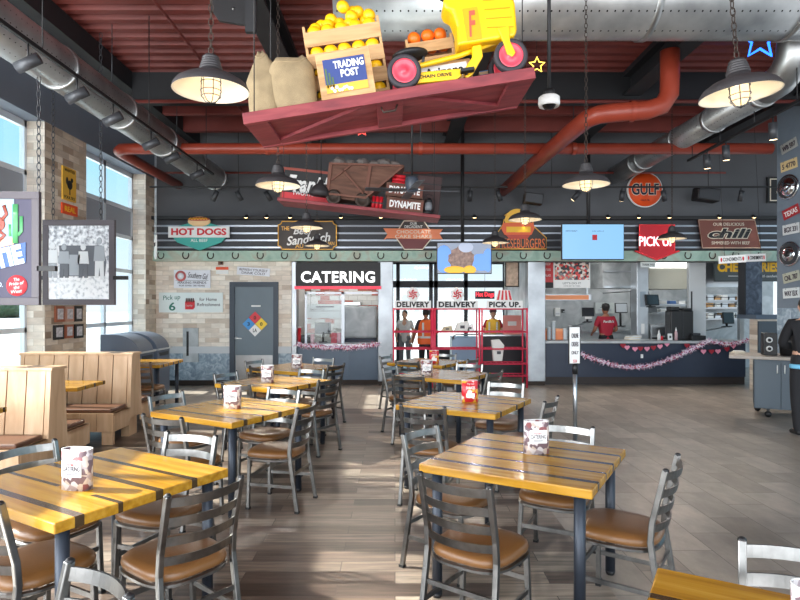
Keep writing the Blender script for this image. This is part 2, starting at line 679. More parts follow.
# roof deck with trapezoid ribs
vs, fs = [], []
y = -2.5
prof = []
while y < YB + 0.3:
    for dy, dz in ((0, 0), (0.10, 0), (0.125, 0.075), (0.215, 0.075)):
        prof.append((y + dy, ZD + dz))
    y += 0.24
for (yy, zz) in prof:
    vs += [(XL - 0.3, yy, zz), (10, yy, zz)]
for i in range(len(prof) - 1):
    fs.append((2 * i, 2 * i + 1, 2 * i + 3, 2 * i + 2))
struct(MB().add(vs, fs), 'ceiling', DECK)
struct(MB().bx(XL - 0.3, 10, -2.5, YB + 0.3, ZD + 0.09, ZD + 0.15), 'ceiling', BEAM)
# black beams under the deck
struct(MB().bx(XL, -4.0, -2.5, YB, 4.93, ZD), 'ceiling_beam', BEAM)
for x in (-1.5, 1.1, 3.6, 6.2):
    m = MB().bx(x - 0.13, x + 0.13, -2.5, YB, 5.12, ZD - 0.005).bx(x - 0.13, x + 0.13, -2.5, YB, 4.83, 4.86).bx(x - 0.015, x + 0.015, -2.5, YB, 4.86, 5.12)
    struct(m, 'ceiling_beam', BEAM)
struct(MB().bx(-4.0, 10, 8.98, 9.22, 4.76, ZD - 0.005), 'ceiling_beam', BEAM)
# joists of red painted steel behind the big beam
for yy in (10.2, 11.2):
    struct(MB().bx(XL, 10, yy - 0.06, yy + 0.06, 4.94, ZD - 0.005), 'ceiling_beam', DECK)

# left wall: piers, head, sills  (window openings between the piers)
ZH = 4.22
openings = [(-1.8, 0.9, 0.5), (1.4, 4.75, 0.5), (5.35, 8.26, 0.5), (9.36, 11.6, 0.02)]
ys = [-2.5] + [v for o in openings for v in o[:2]] + [YB]
w = MB()
for i in range(0, len(ys), 2):
    w.bx(XL - 0.3, XL, ys[i], ys[i + 1], 0.72, ZH)
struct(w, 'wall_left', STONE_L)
w = MB()
for i in range(0, len(ys), 2):
    w.bx(XL - 0.295, XL - 0.001, ys[i] - 0.008, ys[i], 0.72, ZH).bx(XL - 0.295, XL - 0.001, ys[i + 1], ys[i + 1] + 0.008, 0.72, ZH)
struct(w, 'wall_left', STONE_B)
w2 = MB()
for i in range(0, len(ys), 2):
    w2.bx(XL - 0.3, XL + 0.004, ys[i], ys[i + 1], 0.0, 0.72)
for (a, b, z) in openings:
    w2.bx(XL - 0.3, XL, a, b, 0, z)
struct(w2, 'wall_left', WAINS)
struct(MB().bx(XL - 0.3, XL, -2.5, YB, ZH, ZD + 0.05), 'wall_left', WALLB)
struct(MB().bx(XL, XL + 0.02, -2.5, YB, 0, 0.11), 'baseboard_left', BRONZE)


def window(i, a, b, zs):
    f = MB()
    xo, xi = XL - 0.32, XL - 0.25
    t = 0.06
    f.bx(xo, xi, a, a + t, zs, ZH).bx(xo, xi, b - t, b, zs, ZH)
    f.bx(xo, xi, a, b, ZH - 0.09, ZH).bx(xo, xi, a, b, zs, zs + 0.07)
    nm = max(1, round((b - a) / 1.1) - 1)
    for k in range(1, nm + 1):
        yy = a + (b - a) * k / (nm + 1)
        f.bx(xo, xi, yy - 0.035, yy + 0.035, zs, ZH)
    for z in (3.50, 2.95, 2.30, 1.30):
        f.bx(xo, xi, a, b, z - 0.035, z + 0.035)
    o = struct(f, 'window_%d' % i, ALU)
    struct(MB().bx(xo + 0.02, xo + 0.05, a + 0.05, b - 0.05, 2.98, 3.47), 'spandrel_panel', PANEL, parent=o)
    struct(MB().bx(xo + 0.03, xo + 0.036, a + 0.05, b - 0.05, 3.53, ZH - 0.08), 'pane', GLASS, parent=o)
    struct(MB().bx(xo + 0.03, xo + 0.036, a + 0.05, b - 0.05, zs + 0.06, 2.92), 'pane', GLASS, parent=o)


for i, (a, b, z) in enumerate(openings):
    window(i + 1, a, b, z)

# back wall: stone part with a service door, charcoal upper wall, fascia, patina header
xd0, zd1 = W(230, 282)
xd1, _ = W(278.5, 282)
xs1, zst = W(291.5, 261.5)
w = MB().bx(XL, xd0, YB, YB + 0.25, 0.80, zst).bx(xd1, xs1, YB, YB + 0.25, 0.80, zst).bx(xd0, xd1, YB, YB + 0.25, zd1, zst)
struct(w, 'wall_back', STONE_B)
zw = 0.66
w = MB().bx(XL, xd0, YB - 0.004, YB + 0.25, 0, zw).bx(xd1, xs1, YB - 0.004, YB + 0.25, 0, zw)
struct(w, 'wall_back', WAINS)
struct(MB().bx(XL, xd0, YB - 0.03, YB + 0.25, zw, 0.80).bx(xd1, xs1, YB - 0.03, YB + 0.25, zw, 0.80), 'trim_1', mat('pale_stone_cap', S(196, 200, 204), 0.6))
struct(MB().bx(XL, xd0, YB - 0.03, YB, 0, 0.11).bx(xd1, xs1, YB - 0.03, YB, 0, 0.11), 'baseboard_back', BRONZE)
struct(MB().bx(XL - 0.3, 10, YB, YB + 0.3, zst, ZD + 0.1), 'wall_back', WALLG)
fx0, fz0 = W(155, 250.5)
fx1, fz1 = W(780, 221)
struct(MB().bx(XL, 7.9, YB - 0.10, YB, fz0, fz1), 'trim_2', mat('fascia_black_panel', S(52, 54, 60), 0.5))
st = MB()
for py in (226.7, 234, 241, 248):
    z = W(0, py)[1]
    st.bx(XL, 7.9, YB - 0.13, YB - 0.09, z - 0.016, z + 0.016)
struct(st, 'trim_3', mat('pale_metal_strip', S(170, 176, 186), 0.3, 0.7))
struct(MB().bx(XL, 7.9, YB - 0.24, YB, fz1, fz1 + 0.07), 'trim_4', BLACK)
hz1, hz0 = W(0, 251.5)[1], W(0, 261.5)[1]
struct(MB().bx(XL, 7.9, YB - 0.16, YB, hz0, hz1), 'trim_5', PATINA)

# service door
d = struct(MB().bx(xd0 + 0.10, xd1 - 0.10, YB - 0.0, YB + 0.05, 0.01, zd1 - 0.1), 'door_1', DOORM)
fr = MB().bx(xd0 - 0.0, xd0 + 0.1, YB - 0.04, YB + 0.08, 0, zd1).bx(xd1 - 0.1, xd1, YB - 0.04, YB + 0.08, 0, zd1).bx(xd0 + 0.1, xd1 - 0.1, YB - 0.04, YB + 0.08, zd1 - 0.1, zd1)
struct(fr, 'door_frame', FRAMED, parent=d)
struct(MB().bx(xd0 + 0.12, xd1 - 0.12, YB - 0.012, YB, 0.03, 0.62), 'kick_plate', STAIN, parent=d)
hx, hz = W(236.5, 338)
hm = MB().cyl((hx, YB, hz), (hx, YB - 0.05, hz), 0.028).bar((hx, YB - 0.055, hz), (hx + 0.12, YB - 0.055, hz - 0.01), 0.02)
struct(hm, 'door_handle', STAIN, parent=d)
struct(MB().box((W(256, 306)[0], YB - 0.004, W(256, 306)[1]), (0.19, 0.008, 0.03)), 'name_plate', WHITE, parent=d)

# kitchen and entry behind the counters
YK = 15.6
KW = mat('kitchen_white_wall', S(206, 208, 206), 0.55)
TILEW = brick_mat('kitchen_red_white_tile', (R(90), 0, 0), 0.22, 0.11, [(0, S(206, 206, 202)), (0.6, S(220, 220, 216)), (0.75, S(176, 90, 74)), (1.0, S(190, 104, 84))], S(170, 168, 164), 0.004, 0.5, None, rough=0.35)
x2 = W(392, 0)[0]
x3 = W(537, 0)[0]
w = MB().bx(xs1 - 0.1, x2, 13.9, 14.05, 0, 2.9)
struct(w, 'wall_catering', TILEW)
struct(MB().bx(xs1 - 0.12, xs1, YB + 0.25, 14, 0, 2.9), 'wall_side', KW)
struct(MB().bx(x2 - 0.12, x2 - 0.02, YB + 0.3, 14.0, 0, 2.9), 'wall_side', KW)
struct(MB().bx(x3 + 0.05, x3 + 0.15, YB + 0.3, YK, 0, 2.9), 'wall_side', STEEL_W)
struct(MB().bx(x3, 10, YK, YK + 0.1, 0, 2.9), 'wall_kitchen', STEEL_W)
struct(MB().bx(xs1 - 0.1, 10, YB + 0.3, YK + 0.4, 2.82, 2.9), 'ceiling', KW)
# entry facade at the far end (aluminium frames, daylight beyond)
YE = 15.9
ef = MB()
ex = [P(p, 0, YE).x for p in (396, 433, 444, 466, 470, 500, 537)]
DF = mat('dark_entry_frame', S(40, 44, 52), 0.5)
for p in (398, 431, 436, 466, 505, 540):
    x = P(p, 0, YE).x
    ef.bx(x - 0.05, x + 0.05, YE, YE + 0.1, 0, 2.85)
ef.bx(x2 - 0.1, x3 + 0.2, YE, YE + 0.1, 2.12, 2.30)
ef.bx(x2 - 0.1, x3 + 0.2, YE, YE + 0.1, 2.75, 2.9)
ef.bx(P(436, 0, YE).x, x3 + 0.2, YE, YE + 0.1, 0, 0.5)
o = struct(ef, 'window_5', DF)
struct(MB().bx(x2 - 0.1, x3 + 0.2, YE + 0.04, YE + 0.046, 0.02, 2.8), 'pane', GLASS, parent=o)
struct(MB().bx(x2 - 0.12, x2 - 0.02, 14.0, YE + 0.1, 0, 2.9), 'wall_side', KW)

# stainless pillars between the openings
for i, (p0, p1) in enumerate(((291.5, 296.5), (378, 393), (528, 545.5))):
    xa, xb = W(p0, 0)[0], W(p1, 0)[0]
    struct(MB().bx(xa, xb, YB + 0.0, YB + 0.30, 0.08, zst), 'pillar', mat('steel_pillar', S(148, 152, 156), 0.34, 0.9, noise=0.2, nscale=2.5), bevel=0.01)
    struct(MB().bx(xa + 0.01, xb - 0.01, YB + 0.02, YB + 0.28, 0, 0.08), 'pillar', BRONZE)

# ceiling light panels of the kitchen, catering room and entry
KL = mat('kitchen_light_panel', (1, 1, 1, 1), 0.5, emit=6.5, ecol=(1.0, 0.97, 0.92, 1))
for k, (x, yy, q) in enumerate(((-1.2, 13.1, 'over the catering counter'), (1.2, 13.6, 'over the entry beside the pick up rack'), (4.1, 13.5, 'over the left part of the kitchen'), (5.6, 14.6, 'over the back of the kitchen'), (7.0, 13.5, 'over the right part of the kitchen'))):
    tag(MB().box((x, yy, 2.80), (1.2, 0.6, 0.04)).build('ceiling_light', KL), 'white rectangular ceiling light ' + q, 'ceiling light', 'kitchen ceiling lights')

# lower right: angled slate column with plates, blue marble column, half wall
ca = Vector((P(777, 0, 9.8).x, 9.8, 0))
cd = Vector((0.2, -0.98, 0)).normalized()
cn = Vector((-cd.y, cd.x, 0))          # away from the camera
cn = Vector((0.98, 0.2, 0)).normalized()
zc = 1.60


def col_poly(L, t, z0, z1):
    a, b = ca, ca + cd * L
    q = [a, b, b + cn * t, a + cn * t]
    return MB().prism_z([(v.x, v.y) for v in q], z0, z1)


struct(col_poly(1.3, 0.5, zc, ZD), 'wall_right', mat('slate_column_paint', S(112, 124, 136), 0.6, noise=0.05))
struct(col_poly(1.3, 0.5, 0, zc), 'wall_right', WAINS)
bx0, bx1 = P(748, 0, 11.55).x, P(764, 0, 11.55).x
struct(MB().bx(bx0, bx1, 11.61, 11.85, 1.46, 2.6), 'pillar', MARB)
struct(MB().bx(bx0 - 0.02, bx0, 11.612, 11.85, 1.46, 2.6), 'pillar', mat('near_black_trim', S(22, 26, 36), 0.5))
hx0 = P(757, 0, 11.3).x
struct(MB().bx(hx0, 8.5, 11.3, 11.54, 0, 1.38), 'wall_half', STONE_B)
struct(MB().bx(hx0 - 0.06, 8.6, 11.24, 11.86, 1.38, 1.46), 'trim_6', mat('half_wall_cap', S(84, 98, 114), 0.5))
struct(MB().bx(hx0 + 0.01, 8.4, 11.26, 11.3, 0.1, 1.34), 'trim_7', mat('half_wall_panel', S(72, 82, 92), 0.5))
# scenery outside
HEDGE = mat('hedge_green', S(70, 90, 62), 0.9, noise=0.4, nscale=3)
for k, (x, yy, hh) in enumerate(((-56, 40, 1.9), (-57, 54, 2.2), (-56, 68, 1.8), (-54, 82, 2.3))):
    m = MB()
    for q in range(9):
        m.ell((x + random.Random(k * 9 + q).uniform(-2, 2), yy + random.Random(k * 7 + q + 50).uniform(-2.6, 2.6), hh * 0.5), (1.8, 2.0, hh * random.Random(q + k).uniform(0.45, 0.65)), 14, 8, 0.25, q + k * 10)
    tag(m.build('hedge', HEDGE), '%s clump of dark shrubs beyond the car park, counted from the nearest' % ORD[k], 'shrub', 'shrubs beyond the car park')

# ------------------------------------------------------------------ tables and chairs
TA, TBv = Vector((0.883, -0.469, 0)), Vector((0.469, 0.883, 0))
TROT = math.atan2(TA.y, TA.x) - R(2.5)
TZ = 0.76


def make_table(label):
    t = empty('dining_table', label, 'table', group='square wooden dining tables')
    MB().box((0, 0, TZ - 0.024), (0.945, 0.945, 0.048)).build('tabletop', TABLE_W, t, bevel=0.006)
    for sx_ in (-1, 1):
        for sy_ in (-1, 1):
            x, y = sx_ * 0.395, sy_ * 0.395
            g = MB().cyl((x, y, 0.02), (x, y, TZ - 0.055), 0.029, n=18).build('leg', LEGM, t)
            MB().cyl((x, y, 0), (x, y, 0.025), 0.024, 0.03, n=14).build('foot', CAPM, g)
            MB().box((x, y, TZ - 0.052), (0.11, 0.11, 0.007)).build('mounting_plate', LEGM, g)
    return t


TABLES = {
    'L1': (-1.555, 3.05), 'L2': (-1.40, 5.10), 'L3': (-1.40, 6.86), 'L4': (-1.44, 8.45),
    'R1': (0.78, 3.48), 'R2': (0.65, 5.45), 'R3': (0.62, 7.60), 'R4': (0.52, 9.30), 'R0': (1.06, 1.36), 'L5': (-3.95, 9.22),
}
TLAB = {
    'L1': 'golden square table with dark inlay strips, nearest one on the left of the aisle',
    'L2': 'square wooden table second from the front on the left of the aisle',
    'L3': 'square wooden table third from the front on the left of the aisle',
    'L4': 'square wooden table farthest from the front on the left of the aisle',
    'R1': 'golden square table with dark inlay strips, large on the right of the aisle',
    'R2': 'square wooden table with a red menu card, second on the right of the aisle',
    'R3': 'square wooden table with a pale menu card, third on the right of the aisle',
    'R4': 'square wooden table farthest on the right, before the red pick up rack',
    'R0': 'yellow table with one dark strip, cut off at the bottom right corner',
    'L5': 'wooden table behind the farther oak booth, before the slate bins',
}
T0 = make_table(TLAB['L1'])
for i, (k, (x, y)) in enumerate(TABLES.items()):
    if i == 0:
        T0.location = (x, y, 0)
        T0.rotation_euler = (0, 0, TROT)
    else:
        copy_tree(T0, (x, y, 0), (0, 0, TROT if k != 'L5' else 0), TLAB[k])


def seat_shape(w, d, n=40, e=3.2):
    q = []
    for i in range(n):
        a = 2 * math.pi * i / n
        c, s = math.cos(a), math.sin(a)
        x = math.copysign(abs(c) ** (2 / e), c) * w / 2
        y = math.copysign(abs(s) ** (2 / e), s) * d / 2
        x *= 1 + 0.10 * (y / d)            # a little wider in front
        q.append((x, y))
    return q


def make_chair(label):
    """faces local +Y; origin on the floor under the seat centre"""
    c = empty('ladder_back_chair', label, 'chair', group='steel ladder back chairs')
    q = seat_shape(0.425, 0.435)
    n = len(q)
    vs, fs = [], []
    lev = ((0.90, 0.416), (0.985, 0.422), (1.0, 0.436), (0.985, 0.452), (0.93, 0.465), (0.75, 0.473), (0.4, 0.476))
    for (k, z) in lev:
        vs += [(x * k, y * k, z) for x, y in q]
    for i in range(len(lev) - 1):
        for j in range(n):
            fs.append((i * n + j, i * n + (j + 1) % n, (i + 1) * n + (j + 1) % n, (i + 1) * n + j))
    fs.append(tuple(range(n - 1, -1, -1)))
    fs.append(tuple(range((len(lev) - 1) * n, len(lev) * n)))
    MB().add(vs, fs, True).build('seat', VINYL, c)
    ring = [(x * 0.97, y * 0.97, 0.404) for x, y in q]
    MB().tube(ring, 0.0125, 6, closed=True, smooth=False, sq=(1.0, 1.0)).build('seat_frame', STEEL, c)
    for s in (-1, 1):
        g = MB().bar((s * 0.195, 0.165, 0.0), (s * 0.180, 0.160, 0.41), 0.026).build('leg', STEEL, c, bevel=0.003)
        MB().box((s * 0.195, 0.165, 0.008), (0.03, 0.03, 0.016)).build('foot', CAPM, g)
        pts = [(s * 0.196, -0.262, 0.0), (s * 0.190, -0.205, 0.36), (s * 0.187, -0.192, 0.46), (s * 0.186, -0.200, 0.56), (s * 0.186, -0.262, 0.83)]
        g = MB().tube(pts, 0.0205, 4, smooth=False, sq=(0.92, 1.0)).build('back_post', STEEL, c, bevel=0.004)
        MB().box((s * 0.196, -0.262, 0.008), (0.032, 0.034, 0.016)).build('foot', CAPM, g)
        MB().ell((s * 0.186, -0.263, 0.83), (0.0155, 0.016, 0.012), 10, 6).build('post_cap', CAPM, g)
    for z in (0.795, 0.705, 0.615, 0.525):
        y0 = -0.200 - (z - 0.56) * 0.23 if z > 0.56 else -0.198
        vs, fs = [], []
        N = 12
        for i in range(N + 1):
            u = -1 + 2 * i / N
            x = u * 0.184
            y = y0 - 0.052 * (1 - u * u)
            for dy, dz in ((-0.004, -0.021), (-0.004, 0.021), (0.004, 0.021), (0.004, -0.021)):
                vs.append((x, y + dy - dz * 0.2, z + dz))
        for i in range(N):
            for j in range(4):
                fs.append((i * 4 + j, i * 4 + (j + 1) % 4, (i + 1) * 4 + (j + 1) % 4, (i + 1) * 4 + j))
        MB().add(vs, fs).build('back_slat', STEEL, c)
    MB().bar((-0.186, 0.162, 0.26), (0.186, 0.162, 0.26), 0.012, 0.026).build('stretcher', STEEL, c)
    for s in (-1, 1):
        MB().bar((s * 0.188, 0.162, 0.20), (s * 0.192, -0.228, 0.20), 0.012, 0.024).build('stretcher', STEEL, c)
    MB().bar((-0.188, -0.212, 0.29), (0.188, -0.212, 0.29), 0.012, 0.024).build('stretcher', STEEL, c)
    return c


# (middle of the back's top edge, rotation in degrees, label); a chair faces local +Y
CHAIRS = [
    # nearest table on the left
    ((-0.85, 2.67), 50, 'chair at the aisle corner of the nearest left table, its bright slats towards the viewer'),
    ((-1.80, 2.52), -28, 'chair cut by the left edge of the picture, before the nearest left table'),
    ((-2.16, 3.42), -118, 'chair behind the left corner of the nearest left table, near the oak booth'),
    ((-1.29, 3.75), 160, 'chair behind the nearest left table, its top slat just over the tabletop'),
    ((-0.89, 1.78), 142, 'chair back with curved slats cut off at the bottom edge, lower left'),
    # second left table
    ((-1.72, 4.34), -24, 'chair before the second left table, its back towards the viewer'),
    ((-2.12, 5.45), -118, 'dark chair at the left side of the second left table'),
    ((-0.72, 4.86), 76, 'chair side-on beside the aisle, at the second left table'),
    ((-1.08, 5.78), 152, 'chair behind the second left table, half hidden by its menu card'),
    # third left table
    ((-1.66, 6.12), -28, 'chair before the third left table, behind the menu card of the second'),
    ((-2.06, 7.15), -118, 'dark chair at the left of the third left table, against the sunlit floor'),
    ((-0.72, 6.55), 58, 'tall looking chair beside the aisle at the third left table'),
    ((-1.06, 7.55), 152, 'chair behind the third left table'),
    # fourth left table
    ((-1.78, 7.80), -28, 'chair before the farthest left table'),
    ((-2.10, 8.75), -118, 'chair at the left of the farthest left table, before the slate door'),
    ((-0.80, 8.12), 60, 'chair at the aisle side of the farthest left table'),
    ((-1.10, 9.12), 152, 'chair behind the farthest left table, before the catering counter'),
    # nearest table on the right
    ((0.27, 2.76), -36, 'chair before the large right table, its four slats towards the viewer'),
    ((1.45, 3.07), 56, 'chair with dark slats at the right end of the large right table'),
    ((1.16, 4.03), 152, 'chair behind the large right table, top slat bright with daylight'),
    ((0.16, 3.88), -128, 'chair at the aisle side of the large right table'),
    # second right table
    ((0.22, 4.78), -20, 'chair before the second right table, nearest to the aisle'),
    ((1.18, 6.25), 152, 'silver chair behind the second right table, beside the sign post'),
    ((1.37, 5.14), 58, 'dark chair at the right side of the second right table'),
    # third right table
    ((0.15, 6.90), -20, 'chair before the third right table, pale slats beside the aisle'),
    ((-0.08, 7.86), -118, 'chair at the aisle side of the third right table'),
    ((1.05, 8.26), 152, 'chair behind the third right table, near the rack legs'),
    ((1.24, 7.26), 52, 'dark chair at the right side of the third right table'),
    # farthest right table
    ((0.17, 8.62), -28, 'chair before the farthest right table'),
    ((-0.16, 9.55), -118, 'chair at the aisle side of the farthest right table'),
    ((0.86, 9.98), 152, 'chair behind the farthest right table, in front of the red rack'),
    ((1.20, 9.02), 58, 'chair at the right side of the farthest right table'),
    # others
    ((1.38, 1.98), 152, 'chair with a bright steel top slat at the bottom right, behind the cut table'),
    ((-3.66, 8.38), -6, 'chair standing behind the farther oak booth, at a table by the slate bins'),
]
C0 = None
for (bx_, rz, lab) in CHAIRS:
    f = Vector((-math.sin(R(rz)), math.cos(R(rz)), 0))
    p = Vector((bx_[0], bx_[1], 0)) + f * 0.27
    if C0 is None:
        C0 = make_chair(lab)
        C0.location = p
        C0.rotation_euler = (0, 0, R(rz))
    else:
        copy_tree(C0, p, (0, 0, R(rz)), lab)
# blue tape wound round one chair post of the second right table
# ------------------------------------------------------------------ menu cards
def card_mat(name, cols, scale):
    m, n, l, b = nodes(name)
    v = mapped(n, l)
    vo = n.new('ShaderNodeTexVoronoi')
    vo.inputs['Scale'].default_value = scale
    l.new(v, vo.inputs['Vector'])
    s = n.new('ShaderNodeSeparateColor')
    l.new(vo.outputs['Color'], s.inputs[0])
    l.new(ramp(n, l, s.outputs[0], cols, True), b.inputs['Base Color'])
    b.inputs['Roughness'].default_value = 0.35
    return m


CARD1 = card_mat('printed_food_card', [(0, S(112, 92, 98)), (0.25, S(172, 156, 158)), (0.45, S(214, 206, 206)), (0.72, S(136, 84, 86)), (0.84, S(196, 180, 168))], 42)
CARD2 = card_mat('printed_red_card', [(0, S(200, 40, 52)), (0.45, S(214, 66, 74)), (0.65, S(236, 226, 220)), (0.85, S(226, 170, 60))], 30)
INK = mat('dark_print_ink', S(58, 46, 60), 0.5)


def menu_card(label, red=False):
    c = empty('menu_card', label, 'menu card', group='folded menu cards on the tables')
    w, d, h = 0.150, 0.075, 0.195
    prof = []
    N = 28
    for i in range(N):
        a = 2 * math.pi * i / N
        x = math.copysign(abs(math.cos(a)) ** 0.55, math.cos(a)) * w / 2
        y = math.copysign(abs(math.sin(a)) ** 0.8, math.sin(a)) * d / 2
        prof.append((x, y))
    vs, fs = [], []
    for k in (1.0, 0.965):
        for z in (0, h):
            vs += [(x * k, y * k, z) for x, y in prof]
    for j in range(N):
        q = (j + 1) % N
        fs.append((j, q, N + q, N + j))
        fs.append((2 * N + q, 2 * N + j, 3 * N + j, 3 * N + q))
        fs.append((N + j, N + q, 3 * N + q, 3 * N + j))
        fs.append((j, q, 2 * N + q, 2 * N + j))
    MB().add(vs, fs, True).build('card', CARD2 if red else CARD1, c)
    vs, fs = [], []
    for z in (h - 0.002, h + 0.001):
        vs += [(x * 1.004, y * 1.004, z) for x, y in prof] + [(x * 0.95, y * 0.95, z) for x, y in prof]
    for j in range(N):
        q = (j + 1) % N
        fs += [(j, q, 2 * N + q, 2 * N + j), (2 * N + j, 2 * N + q, 3 * N + q, 3 * N + j), (N + q, N + j, 3 * N + j, 3 * N + q)]
    MB().add(vs, fs).build('card_edge', WHITE, c)
    lz = 0.105 if not red else 0.06
    MB().box((0.0, -d / 2 - 0.001, lz), (0.104 if not red else 0.08, 0.006, 0.078 if not red else 0.04)).build('label_panel', WHITE, c, bevel=0.002)
    if red:
        text('Try our', 0.07, 0.02, WHITE, c, (0, -d / 2 - 0.003, 0.165), depth=0.004)
        text('SHAKES', 0.085, 0.026, WHITE, c, (0, -d / 2 - 0.003, 0.130), bold=0.02, depth=0.004)
    else:
        text("Portillo's", 0.05, 0.013, mat('red_print_ink', S(170, 50, 50), 0.5), c, (0, -d / 2 - 0.0045, lz + 0.022), depth=0.002)
        text('CATERING', 0.092, 0.024, INK, c, (0, -d / 2 - 0.0045, lz + 0.001), bold=0.01, depth=0.002)
        MB().box((0, -d / 2 - 0.0045, lz - 0.018), (0.07, 0.002, 0.003)).box((0, -d / 2 - 0.0045, lz - 0.025), (0.055, 0.002, 0.003)).build('small_print', INK, c)
    return c


mc = menu_card('folded catering card with a white label on the nearest left table')
mc.location = (-1.54, 2.86, TZ)
mc.rotation_euler = (0, 0, R(-10))
for (x, y, rz, lab) in ((0.85, 3.55, 4, 'folded catering card with a white label on the large right table'),
                        (-1.40, 5.08, -6, 'folded catering card on the second left table'),
                        (-1.47, 6.80, -6, 'folded catering card on the third left table'),
                        (-1.38, 8.30, 0, 'small looking catering card on the farthest left table'),
                        (0.40, 7.45, 0, 'folded pale catering card on the third right table'),
                        (1.065, 1.46, -8, 'edge of a card at the bottom right corner on the cut off yellow table')):
    copy_tree(mc, (x, y, TZ), (0, 0, R(rz)), lab)
mr_ = menu_card('red shake menu card on the second right table', True)
mr_.location = (0.69, 5.45, TZ)
mr_.rotation_euler = (0, 0, R(4))
copy_tree(mr_, (0.60, 9.05, TZ), (0, 0, 0), 'red shake menu card on the farthest right table')

# ------------------------------------------------------------------ oak booths
def make_booth(label):
    """double sided bench, right end at x = 0, running to -x, centred on y = 0"""
    b = empty('booth_bench', label, 'booth', group='double oak booths')
    L = 1.40
    SH = 0.40
    for (xa) in (-0.05, -L):
        MB().prism_x([(-0.175, 0.0 if xa < -1 else 0.24), (0.175, 0.0 if xa < -1 else 0.24), (0.115, 1.02), (-0.115, 1.02)], xa, xa + 0.05).build('end_panel', OAK, b, bevel=0.004)
    MB().box((-L / 2, 0, 1.033), (L + 0.03, 0.26, 0.028)).build('top_rail', OAK, b, bevel=0.004)
    for s in (-1, 1):
        m = MB()
        n = 7
        pw = (L - 0.1) / n
        for i in range(n):
            x0 = -L + 0.05 + i * pw + 0.006
            x1 = x0 + pw - 0.012
            y0, y1 = 0.168, 0.110
            q = [(s * y0, SH - 0.02), (s * y1, 1.02), (s * (y1 - 0.02), 1.02), (s * (y0 - 0.02), SH - 0.02)]
            m.prism_x(q, x0, x1)
        m.build('backrest', OAK, b)
        m = MB().prism_x([(s * 0.14, SH - 0.02), (s * 0.085, 1.015), (s * 0.075, 1.015), (s * 0.13, SH - 0.02)], -L + 0.05, -0.05)
        m.build('backing_board', mat('booth_gap_dark', S(54, 38, 26), 0.8), b)
        m = MB()
        for i in range(n):
            x0 = -L + 0.0 + i * (L / n) + 0.003
            m.bx(x0, x0 + L / n - 0.006, s * 0.575, s * 0.605, 0.16, SH - 0.025)
        m.bx(-L, 0.0, s * 0.17, s * 0.575, SH - 0.06, SH - 0.026)
        m.bx(-0.03, 0.0, s * 0.17, s * 0.575, 0.16, SH - 0.026)
        base = m.build('seat_base', OAK, b)
        MB().box((-L / 2 - 0.01, s * 0.385, SH), (L - 0.06, 0.40, 0.05)).build('seat_cushion', SEATV, b, bevel=0.018, segs=3)
        for x in (-0.09, -L + 0.1):
            MB().box((x, s * 0.545, 0.085), (0.13, 0.06, 0.17)).build('leg', OAK, b, bevel=0.003)
    MB().box((-0.09, 0, 0.12), (0.10, 0.22, 0.24)).build('leg', OAK, b)
    return b


b0 = make_booth('nearer pale oak double booth, at the left edge behind the first table')
b0.location = (-3.30, 5.78, 0)
copy_tree(b0, (-3.30, 7.52, 0), (0, 0, 0), 'farther pale oak double booth, near the slate bins')


def booth_table(label):
    t = empty('booth_table', label, 'table', group='booth tables')
    MB().box((-0.62, 0, TZ - 0.022), (1.24, 0.62, 0.044)).build('tabletop', TABLE_W, t, bevel=0.005)
    MB().cyl((-0.62, 0, 0.03), (-0.62, 0, TZ - 0.045), 0.04).build('column', LEGM, t)
    MB().box((-0.62, 0, 0.018), (0.6, 0.08, 0.03)).box((-0.62, 0, 0.018), (0.08, 0.5, 0.03)).build('base', CAPM, t, bevel=0.004)
    return t


bt = booth_table('yellow tabletop between the two oak booths')
bt.location = (-3.42, 6.66, 0)
copy_tree(bt, (-3.40, 4.86, 0), (0, 0, 0), 'corner of a booth table at the left edge, before the nearer booth')

# slate waste bins with rounded tops
BINM = mat('slate_bin_laminate', S(88, 98, 114), 0.5)


def make_bin(label):
    b = empty('waste_bin', label, 'bin', group='slate waste bins')
    q = [(0.0, 0.06), (0.66, 0.06), (0.66, 0.82)] + [(0.22 + 0.44 * math.cos(R(a)), 0.82 + 0.34 * math.sin(R(a))) for a in range(6, 91, 7)] + [(0.0, 1.16)]
    MB().prism(q, -0.28, 0.28).build('body', BINM, b, bevel=0.006)
    MB().bx(0.03, 0.64, -0.26, 0.26, 0, 0.06).build('plinth', CAPM, b)
    MB().bx(0.2, 0.69, -0.3, 0.3, 0.845, 0.87).build('tray_ledge', mat('pale_laminate', S(170, 174, 178), 0.4), b)
    MB().bx(0.655, 0.668, -0.2, 0.2, 0.74, 0.80).build('flap', CAPM, b)
    return b


w0 = make_bin('nearer slate waste bin with a rounded top, against the left wall')
w0.location = (-4.86, 10.0, 0)
copy_tree(w0, (-4.86, 10.72, 0), (0, 0, 0), 'farther slate waste bin with a rounded top, beside the stone wall')

# ------------------------------------------------------------------ overhead: ducts, pipes, tracks
def duct(name, label, p0, p1, r, m, collars=(), n=36, cat='duct'):
    p0, p1 = Vector(p0), Vector(p1)
    d = p1 - p0
    L = d.length
    q = d.to_track_quat('Z', 'Y')
    o = empty(name, label, cat, p0, q.to_euler())
    MB().lathe([(r, 0), (r, L)], n).build('pipe', m, o)
    for c in collars:
        MB().lathe([(r, c - 0.03), (r + 0.014, c - 0.03), (r + 0.014, c + 0.03), (r, c + 0.03)], n, close=False).build('collar', GALV if m in (DUCT, GALV) else m, o)
    return o


